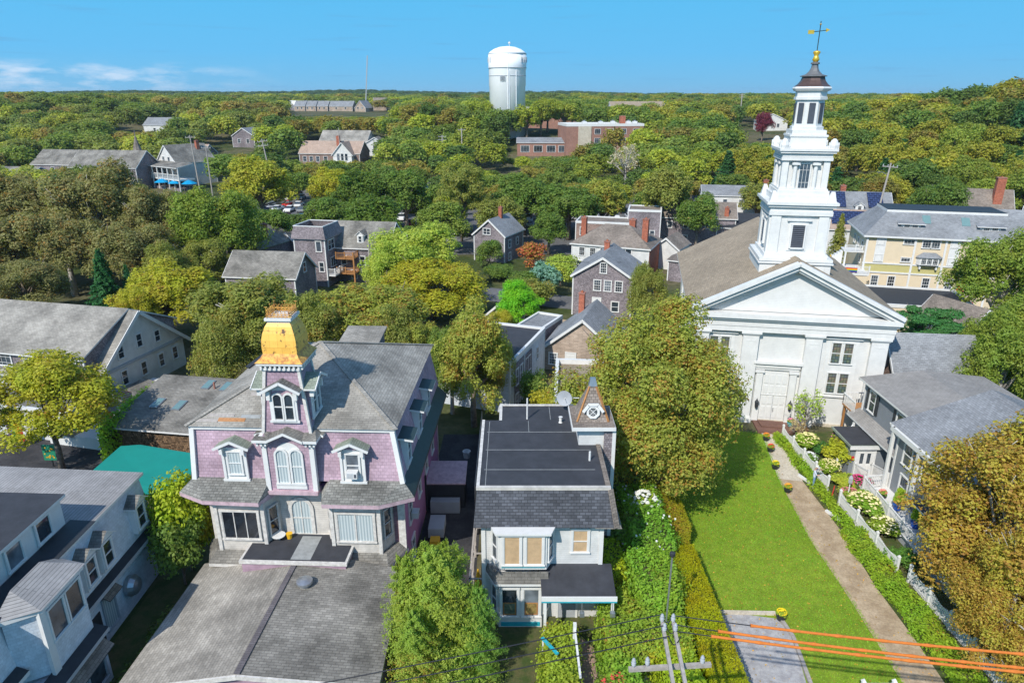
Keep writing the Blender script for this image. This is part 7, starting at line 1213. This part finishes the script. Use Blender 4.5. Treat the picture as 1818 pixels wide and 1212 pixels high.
for t in [o for o in bpy.data.objects if o.get('topi')]:
    del t['topi']
    for z, r in ((.35, .38), (.8, .32), (1.22, .25)): c = link('leaf_ball', PR['S1'][0], t, (0, 0, z), 0, (r / .45, r / .45, r * 2)); c.color = (.16, .24, .015, 0)
rng_ = np.random.default_rng(7); n_ = 2600; P = np.stack([rng_.uniform(11.3, 23, n_), rng_.uniform(24, 53, n_), np.full(n_, .06)], 1); P = P[(P[:, 0] < 19) | (rng_.random(n_) < .5)]
me = leaf_mesh('fallen_leaves', P, np.tile([0, 0, 1.], (len(P), 1)), .045, rng_); o = bpy.data.objects.new('fallen_leaves', me); COL.objects.link(o); o.color = (.30, .17, .03, .8); tag(o, 'scattered fallen leaves on the lawn and the path', 'leaves', kind='stuff')
E_ = [(11.0, 24), (11.0, 29.7), (11.4, 35.7), (12.0, 41), (12.3, 48)]; E2 = [(19.0, 24), (19.3, 28.5), (19.3, 37.2), (20.0, 44.8), (21.3, 52.0)]; Q_ = []
for L_ in (E_, E2):
    for a, c in zip(L_, L_[1:]):
        k2 = int(abs(c[1] - a[1]) * 130); t_ = rng_.random(k2); Q_.append(np.stack([a[0] + (c[0] - a[0]) * t_ + rng_.normal(0, .09, k2), a[1] + (c[1] - a[1]) * t_, rng_.uniform(.0, .09, k2)], 1))
n_ = 60000; t_ = rng_.uniform(24, 52.5, n_); Q_.append(np.stack([rng_.uniform(11.6, 19.1, n_) + np.clip((t_ - 37) * .13, 0, 2), t_, rng_.uniform(.01, .06, n_)], 1)[rng_.random(n_) < .9])
P = np.concatenate(Q_); P = P[~((P[:, 0] < 15.1) & (P[:, 1] < 30.8))]; me = leaf_mesh('lawn_tufts', P, np.tile([0, 0, .55], (len(P), 1)) + rng_.normal(0, .35, (len(P), 3)), .045, rng_, asp=.3); o = bpy.data.objects.new('lawn_tufts', me); COL.objects.link(o); o.color = (.115, .205, .014, 0); tag(o, 'short uneven grass tufts growing over the church lawn', 'grass', kind='stuff')
# ---------------- fence, gardener, pole and wires ----------------
def fence(pts, label, gate=False):
    t = thing('picket_fence', label, 'fence', (pts[0][0], pts[0][1], 0), 0, 'white picket fences'); o0 = Vector((*pts[0], 0))
    for a, c in zip(pts, pts[1:]):
        a = Vector((*a, 0)) - o0; c = Vector((*c, 0)) - o0; L = (c - a).length; d = (c - a) / L; n = max(1, round(L / 2.2)); b = MB()
        for z in (.25, .85): b.bar(a + Vector((0, 0, z)), c + Vector((0, 0, z)), .04, .09, M['white'])
        m_ = int(L / .13)
        for i in range(m_ + 1):
            q = a + d * (L * i / m_); s = .82 + .22 * abs(math.cos(math.pi * ((i * .13 / (L / n)) % 1))); b.box(q.x - .012, q.x + .03, q.y - .035, q.y + .035, .08, s, M['white'])
        b.build('pickets', t)
        for i in range(0 if a.length < .01 else 1, n + 1): q = a + d * (L * i / n); MB().box(q.x - .07, q.x + .07, q.y - .07, q.y + .07, 0, 1.2, M['white']).frus((q.x - .09, q.x + .09, q.y - .09, q.y + .09), 1.2, (q.x - .02, q.x + .02, q.y - .02, q.y + .02), 1.32, M['white']).build('post', t)
fence([(22.7, 51.3), (22.95, 43.2)], 'white picket fence stretch beside the gardener near the ramp'); fence([(22.95, 41.3), (23.1, 34.0)], 'white picket fence stretch below the fence lantern'); fence([(23.4, 33.2), (23.5, 27.5), (23.6, 22)], 'lowest white picket fence stretch under the rusty tree')
b = MB(); b.tube([(0, 0, 0), (0, 0, 1.5)], .04, M['white'], 8); b.lathe([(.09, 1.5), (.14, 1.6), (.16, 1.95), (.04, 2.15)], M['greyp'], 6); o = tag(b.build('garden_lantern'), 'grey lantern on a white post by the fence corner', 'lantern'); o.location = (23.7, 41.7, 0)
for x, y, a, lab in ((21.9, 44.6, 70, 'white wooden block lying at the path edge beside the gardener'), (21.95, 39.9, 68, 'white wooden block at the path edge, second from the gardener'), (21.95, 37.0, 66, 'pair of white boards lying at the path edge'), (22.2, 31.5, 70, 'white wooden log lying under the rusty tree')):
    b = MB().box(-.65, .65, -.09, .09, 0, .16, M['white']); 
    if 'pair' in lab: b.box(-.7, .6, -.32, -.16, 0, .14, M['white'])
    o = tag(b.build('white_block'), lab, 'block', 'white blocks along the path'); o.location = (x, y, .02); o.rotation_euler = (0, 0, R(180 - a - 70 + 70))
b = MB(); b.tube([(0, 0, 0), (.35, .45, 1.0)], .03, M['red'], 6); b.box(-.15, .15, -.1, .1, 0, .2, M['red']); o = tag(b.build('hedge_tool'), 'red long handled garden tool leaning on the fence', 'tool'); o.location = (22.6, 41.8, 0)
SGN = MB(); SGN.box(-.75, .75, -.05, .05, .5, 1.25, M['white'])
for s in (-.72, .72): SGN.box(s - .07, s + .07, -.08, .08, 0, 1.4, M['white']).frus((s - .1, s + .1, -.1, .1), 1.4, (s - .02, s + .02, -.02, .02), 1.55, M['white'])
o = tag(SGN.build('sign_board'), 'white post and board sign at the bottom edge of the lawn', 'sign'); o.location = (17.1, 24.6, 0)
b = MB(); b.prism([(0, 0), (1.6, .3), (1.4, -.9), (.2, -.6)][::-1], .95, 1.0, M['bluetarp']); b.box(.3, .4, -.3, -.2, 0, .95, M['greyp']); b.box(1.2, 1.3, -.3, -.2, 0, .95, M['greyp']); o = tag(b.build('blue_table'), 'pale blue table under the utility pole crossarm', 'table'); o.location = (4.5, 24.9, 0)
b = MB().bar((1.5, 27.0, 1.7), (2.2, 25.9, 1.75), .16, .08, M['cyan']).box(1.5, 1.58, 26.9, 26.98, 0, 1.65, M['white']).box(2.12, 2.2, 25.9, 25.98, 0, 1.7, M['white']); tag(b.build('turquoise_beam'), 'turquoise painted beam over the vine arbour', 'beam')
b = MB(); b.box(-.08, .08, -.08, .08, 0, 2.6, M['white']); b.box(-.05, .05, -3, 0, 2.2, 2.3, M['white']); o = tag(b.build('garden_post'), 'white post with a rail beside the brick garden path', 'post'); o.location = (3.1, 27.0, 0)
def person():
    me = bpy.data.meshes.new('body'); J = [(0, 0, .93), (0, .02, 1.15), (.02, .04, 1.38), (.03, .02, 1.50), (.05, -.04, 1.60), (.05, -.05, 1.70), (-.11, 0, .88), (-.13, -.02, .48), (-.15, .04, .08), (-.16, -.12, .04), (.11, 0, .88), (.15, -.03, .48), (.15, .03, .08), (.15, -.13, .04),
        (-.19, .02, 1.40), (-.28, -.16, 1.18), (-.14, -.38, 1.22), (.24, .02, 1.42), (.38, -.15, 1.32), (.30, -.38, 1.45), (-.10, -.45, 1.25), (.27, -.45, 1.50)]
    E_ = [(0, 1), (1, 2), (2, 3), (3, 4), (4, 5), (0, 6), (6, 7), (7, 8), (8, 9), (0, 10), (10, 11), (11, 12), (12, 13), (2, 14), (14, 15), (15, 16), (2, 17), (17, 18), (18, 19), (16, 20), (19, 21)]
    RR = [.155, .145, .16, .06, .085, .10, .095, .07, .05, .045, .095, .07, .05, .045, .07, .05, .035, .07, .05, .035, .035, .035]
    me.from_pydata(J, E_, []); o = bpy.data.objects.new('body', me); COL.objects.link(o); sk = o.modifiers.new('skin', 'SKIN'); me.skin_vertices or None
    if not me.skin_vertices: 
        bpy.context.view_layer.objects.active = o
    for i, s in enumerate(me.skin_vertices[0].data if me.skin_vertices else []): s.radius = (RR[i], RR[i] * (.8 if i in (0, 1, 2) else 1)); s.use_root = (i == 0)
    o.modifiers.new('sub', 'SUBSURF').levels = 2; o.modifiers['sub'].render_levels = 2
    dg = bpy.context.evaluated_depsgraph_get(); m2 = bpy.data.meshes.new_from_object(o.evaluated_get(dg)); bpy.data.objects.remove(o)
    for m_ in ('shirt', 'denim', 'skin', 'white'): m2.materials.append(M[m_])
    for p_ in m2.polygons:
        c = p_.center; p_.use_smooth = True; arm = abs(c.x) > .18 and c.z > 1.05
        p_.material_index = 1 if c.z < .95 and not arm else (2 if c.z > 1.47 and abs(c.x) < .17 or (arm and c.y < -.17) else 0)
        if c.z < .09: p_.material_index = 3
    return m2
try:
    t = thing('person', 'person in pale blue shirt, jeans and white cap pruning at the fence', 'person', (22.1, 43.6, .03), -60 + 115)
    pm = person(); body = bpy.data.objects.new('body', pm); COL.objects.link(body); body.parent = t
    b = MB(); b.lathe([(.115, 1.68), (.118, 1.74), (.09, 1.80), (.02, 1.825)], M['white'], 14, (.05, -.05)); b.box(-.03, .13, -.26, -.13, 1.69, 1.705, M['white']); b.build('cap', t, True)
except Exception as ex: print('person failed', ex)
UP = thing('utility_pole', 'weathered utility pole with double arms, crossarm and grey insulators', 'utility pole', (5.15, 15.6, 0))
b = MB(); b.tube([(0, 0, 0), (0, 0, 9.6)], [.17, .13], M['woodg'], 10); b.build('pole', UP)
for s in (-.19, .19):
    b = MB().bar((s, -.6, 9.55), (s + .22, 3.3, 9.95), .11, .13, M['woodg']); b.build('arm', UP)
b = MB().bar((-1.35, 1.75, 9.45), (1.35, 1.85, 9.55), .12, .14, M['woodg']); b.build('crossarm', UP)
def insul(b, x, y, z): b.lathe([(.03, z), (.03, z + .08), (.075, z + .1), (.05, z + .16), (.085, z + .18), (.05, z + .25), (.07, z + .28), (.03, z + .36)], M['greyp'], 10, (x, y))
for x, y, z in ((-1.2, 1.75, 9.55), (-.75, 1.78, 9.56), (1.05, 1.83, 9.58), (.0, 3.25, 10.0), (.38, 3.25, 10.0), (.0, 2.85, 9.96), (.37, 2.85, 9.96)): b = MB(); insul(b, x, y, z); b.build('insulator', UP)
def wire(pts, r, m, label, sag=.5, cover=None):
    b = MB(); P = [Vector(p) for p in pts]; n = 24
    for a, c in zip(P, P[1:]):
        b.tube([a.lerp(c, i / n) - Vector((0, 0, sag * 4 * (i / n) * (1 - i / n))) for i in range(n + 1)], r, M[m], 6)
    return tag(b.build('overhead_wire' if m != 'orange' else 'wire_cover'), label, 'wire' if m != 'orange' else 'wire cover', 'overhead wires' if m != 'orange' else 'orange wire covers')
ws = [((-30, 10.6, 10.2), (5.15, 18.9, 10.3), 'uppermost of the three black street wires'), ((-30, 10.1, 10.15), (5.2, 18.45, 10.25), 'middle of the three black street wires'), ((-30, 9.7, 10.1), (5.2, 18.0, 10.2), 'lowest of the three black street wires')]
for a, c, lab in ws: wire([a, c, (c[0] + .4, c[1], c[2])], .018, 'wire', lab, .35)
for (x0, y0), (x1, y1), xe, lab, lw in (((5.55, 18.9), (24, 16.6), 8.1, 'orange sleeve on the uppermost wire over the lawn', 'black wire running right from the far insulators'), ((5.55, 18.45), (24, 15.85), 6.9, 'orange sleeve on the middle wire over the lawn', 'black wire running right from the middle insulators'), ((5.55, 18.15), (24, 15.75), 6.6, 'orange sleeve on the lowest wire over the lawn', 'black wire running right from the near insulators')):
    A = Vector((x0, y0, 10.25)); B_ = Vector((x1, y1, 10.1)); wire([A, B_], .018, 'wire', lw, .25); b = MB(); pts = []; n = 90
    for i in range(n + 1):
        t_ = (xe - x0) / (x1 - x0) + (1 - (xe - x0) / (x1 - x0)) * i / n; pts.append(A.lerp(B_, t_) - Vector((0, 0, .25 * 4 * t_ * (1 - t_))))
    b.tube(pts, [.045 if i % 8 else .062 for i in range(n + 1)], M['orange'], 8); tag(b.build('wire_cover'), lab, 'wire cover', 'orange wire covers')
b = MB(); b.tube([(0, 0, 0), (0, 0, 6.2)], .045, M['metal'], 8); b.lathe([(.05, 6.2), (.14, 6.3), (.14, 6.45), (.04, 6.5)], M['blackd'], 10); o = tag(b.build('garden_pole'), 'thin grey metal pole with black fitting rising from the hedge', 'pole'); o.location = (7.7, 27.4, 0)
def pole(x, y, z, h, lean, label, arms=1, lamp=False, r=.16):
    t = thing('utility_pole', label, 'utility pole', (x, y, z), 0, 'distant utility poles'); t.rotation_euler = (0, R(lean), R(rg.uniform(-8, 8))); MB().tube([(0, 0, -1), (0, 0, h)], [r * 1.2, r * .8], M['woodg'], 8).build('pole', t)
    for i in range(arms): b = MB().box(-1.3, 1.3, -.08, .08, h - .7 - i * 1.1, h - .55 - i * 1.1, M['woodg']); [b.lathe([(.06, h - .55 - i * 1.1), (.09, h - .4 - i * 1.1), (.04, h - .25 - i * 1.1)], M['greyp'], 6, (q, 0)) for q in (-1.2, -.4, .5, 1.2)]; b.build('crossarm', t)
    if lamp: MB().tube([(0, 0, h - 2), (-1, 0, h - 1.6), (-2, 0, h - 1.7)], .06, M['metal'], 6).build('lamp_arm', t)
pole(-62.0, 182, 0, 17, -7, 'pale leaning utility pole beside the car park lane', 2, True, .2); pole(-89, 198, 0, 17, -2, 'tall brown utility pole right of the turret inn', 1, False, .2); pole(-86.5, 200, 0, 14, 0, 'white utility pole with lamp right of the turret inn', 1, True, .18)
pole(-24.5, 250, hz(-24, 250), 12, 0, 'shorter utility pole above the car park', 2, True, .22); pole(-17.8, 252, hz(-18, 252), 14, 0, 'taller utility pole above the car park', 1, False, .25); pole(63.0, 119, 3, 13.5, 5, 'leaning utility pole with street lamp beyond the cream building', 1, True, .17)
pole(-20.9, 97.5, 0, 9, 2, 'grey street pole before the balcony house', 0, False, .15); pole(-63.7, 262, hz(-64, 262), 13, 0, 'thin pole with flag in front of the peach roof house', 0, False, .15); pole(118, 372, hz(118, 372), 16, 0, 'distant utility pole near the dark red tree', 2, False, .3)
for _i, (a, c) in enumerate((((-140, 205, 16), (-90, 198, 15.5)), ((-90, 198, 15.5), (-25, 160, 14)), ((-25, 160, 14), (60, 120, 15)), ((-20.9, 97.5, 8.5), (14, 86, 7)), ((26, 96, 9), (63, 119, 15)))): wire([a, c], .03, 'wire', ['thin utility line crossing above the far left brown oaks', 'thin utility line from the brown pole over the car park', 'thin utility line crossing the middle trees toward the steeple', 'thin utility line from the grey street pole to the shingle house', 'thin utility line running to the pole beyond the cream building'][_i], 1.2)
b = MB(); b.tube([(0, 0, 0), (0, 0, 5)], .05, M['metal'], 6); 
# ---------------- parked cars ----------------
def car_mesh(col):
    b = MB(); m_ = M[col]
    sec = [(-2.2, .35, .62), (-2.15, .35, .85), (-1.3, .35, .95), (1.0, .35, .98), (1.9, .35, .82), (2.2, .35, .6)]
    V = []
    for x, z0, z1 in sec: V += [(x, -.86, z0), (x, -.88, z1 - .12), (x, -.78, z1), (x, .78, z1), (x, .88, z1 - .12), (x, .86, z0)]
    F_ = [(i * 6 + j, i * 6 + (j + 1) % 6, (i + 1) * 6 + (j + 1) % 6, (i + 1) * 6 + j) for i in range(len(sec) - 1) for j in range(6)]; b.faces(V, F_ + [tuple(range(6)), tuple(range(35, 29, -1))], m_); b.frus((-1.75, .75, -.74, .74), 1.40 - .46, (-1.3, .1, -.62, .62), 1.42, M['glass'], False, False); b.box(-1.32, .12, -.63, .63, 1.41, 1.46, m_); return b.mesh('body', False)
CC = {'white': 'white', 'silver': 'metal', 'black': 'blackd', 'dark blue': 'solid_blue', 'red': 'red', 'grey': 'greyp'}
M['solid_blue'] = paint('dark_blue_car_paint', (.03, .06, .14), .3, .05)
CM = {c: car_mesh(m_) for c, m_ in CC.items()}; wb = MB(); wb.tube([(0, -.1, 0), (0, .1, 0)], .33, M['tyre'], 12); wb.tube([(0, -.11, 0), (0, .11, 0)], .18, M['metal'], 8); WM = wb.mesh('wheel')
names = ['white', 'silver', 'black', 'white', 'grey', 'silver', 'red', 'white', 'dark blue', 'black']
i = 0
ROWS = [141, 150, 158.5, 171, 179.5, 192, 200, 212, 220]; cn_ = {}
for y, a in [(q, 90) for q in ROWS]:
    for x in np.arange(-62, 46, 3.3):
        if rg.random() < .38: continue
        if y < 155 and x > 12: continue
        if any((x - t_[1]) ** 2 + (y - t_[2]) ** 2 < 6 for t_ in TREES): continue
        u, v = az_el(x, y, 1)
        c = names[i % 10] if rg.random() < .7 else names[rg.randrange(10)]; i += 1
        if i > 190: break
        t = bpy.data.objects.new('parked_car', None); COL.objects.link(t); t.location = (x, y + rg.uniform(-.3, .3), hz(x, y) + .05); t.rotation_euler = (0, 0, R(a + rg.uniform(-3, 3) + (180 if rg.random() < .5 else 0)))
        cn_[(y, c)] = cn_.get((y, c), 0) + 1; tag(t, '%s%s car from the left in the %srow of the car park' % (ORD[cn_[(y, c)] - 1] or 'first ', c, ['nearest ', 'second ', 'third ', 'fourth ', 'fifth ', 'sixth ', 'seventh ', 'eighth ', 'farthest '][ROWS.index(y)]), 'car', 'cars parked in the car park'); link('body', CM[c], t)
        for wx in (-1.35, 1.35):
            for wy in (-.8, .8): link('wheel', WM, t, (wx, wy, .33))
for x, y, a, c, lab in ((-55.5, 163, 20, 'black', 'black car on the lane right of the leaning pole'), (-58.5, 150, 100, 'dark blue', 'dark blue car nearest the grey ridge roof'), (-50.0, 186, 60, 'white', 'white car at the car park entrance'), (-60, 175, 10, 'silver', 'silver car behind the leaning pole'), (-64, 143, 60, 'black', 'black car parked nearest the yellow sign trees')):
    t = thing('parked_car', lab, 'car', (x, y, .1), a); link('body', CM[c], t)
    for wx in (-1.35, 1.35):
        for wy in (-.8, .8): link('wheel', WM, t, (wx, wy, .33))
# blue umbrellas by the inn, alley clutter
for x, y, lab in ((-106, 211, 'blue cafe umbrella left of the pair below the inn'), (-101, 209, 'large blue cafe umbrella below the turret inn'), (-96.5, 208, 'blue cafe umbrella nearest the brown pole')):
    b = MB(); b.lathe([(2.3, 2.6), (1.2, 3.2), (.1, 3.6)], M['bluetarp'], 8); b.tube([(0, 0, 0), (0, 0, 3.6)], .06, M['white'], 6); o = tag(b.build('cafe_umbrella'), lab, 'umbrella', 'blue cafe umbrellas'); o.location = (x, y, hz(x, y) - .3)
b = MB(); b.box(-.5, .5, -.8, .8, .25, .9, M['greyp'])
for s in (-.4, .4): b.tube([(s, -.7, .12), (s, -.62, .12)], .12, M['tyre'], 8); b.tube([(s, .62, .12), (s, .7, .12)], .12, M['tyre'], 8)
o = tag(b.build('hand_cart'), 'grey wire hand cart in the shaded alley', 'cart'); o.location = (-4.9, 38, 0)
b = MB(); b.box(-.3, .3, -.3, .3, 0, .6, M['yel']); o = tag(b.build('yellow_crate'), 'yellow crate in front of the hand cart', 'crate'); o.location = (-4.9, 36.6, 0)
b = MB(); b.lathe([(.22, 0), (.3, .55), (.33, .6), (.26, .6), (.2, .1)], M['white'], 12); o = tag(b.build('bucket'), 'white bucket at the far end of the alley', 'bucket'); o.location = (-3.6, 48, 0)
b = MB(); b.box(0, 2.6, 0, 2.2, 0, 2.0, M['blackd']); b.slab([(-.1, -.1, 2.0), (2.7, -.1, 2.0), (2.7, 2.3, 2.4), (-.1, 2.3, 2.4)], .1, M['pinktrim']); b.box(.3, 2.3, -.7, -.1, 0, .9, M['greyp']); o = tag(b.build('alley_shed'), 'dark lean-to shed with faded pink lid in the alley', 'shed'); o.location = (-5.9, 41, 0)
b = MB(); 
for y in (30.8, 33, 35.5, 38, 40.5): b.box(-2.35, -2.22, y, y + .13, 0, 2.3, M['woodg']); b.bar((-2.3, y, 2.2), (-1.6, y, 2.2), .07, .07, M['woodg'])
b.bar((-2.3, 30.8, 2.25), (-2.3, 40.6, 2.25), .1, .08, M['woodg']); b.bar((-2.3, 30.8, .9), (-2.3, 40.6, .9), .1, .08, M['woodg']); tag(b.build('pergola'), 'open weathered timber frame beside the white house wall', 'frame')
b = MB(); b.lathe([(.28, .9), (.03, 2.2)], M['yel'], 10); b.tube([(0, 0, 0), (0, 0, .9)], .03, M['white'], 6); o = tag(b.build('closed_umbrella'), 'closed yellow umbrella beside the white house wall', 'umbrella'); o.location = (-1.9, 31.6, 0)
b = MB(); b.box(0, .06, 0, 12, 0, 1.7, M['woodg']); o = tag(b.build('board_fence'), 'weathered board fence between alley and white house', 'fence'); o.location = (-2.6, 41, 0)
tag(MB().box(-2.2, 2.2, -4, 4, .3, .5, M['terrac']).build('red_tiled_roof') , 'low red tiled roof between the inn and the pink mansion', 'roof').location = (-24.6, 58.5, 0)

# ---------------- thin haze over the whole place ----------------
hb = MB(); hb.box(-3050, 3050, -90, 4560, -1.6, 60, paint('unused', (1, 1, 1))); ho = hb.build('haze'); tag(ho, 'thin pale air haze lying over the whole town and woods', 'haze', kind='stuff')
hm = bpy.data.materials.new('haze'); hm.use_nodes = True; ht = hm.node_tree; ht.nodes.clear(); hv = ht.nodes.new('ShaderNodeVolumePrincipled'); ho_ = ht.nodes.new('ShaderNodeOutputMaterial')
hv.inputs['Color'].default_value = (.75, .86, 1, 1); hv.inputs['Density'].default_value = .0001; hv.inputs['Anisotropy'].default_value = .2; ht.links.new(hv.outputs[0], ho_.inputs['Volume'])
ho.data.materials.clear(); ho.data.materials.append(hm); SC.cycles.volume_bounces = 0; SC.cycles.volume_max_steps = 64
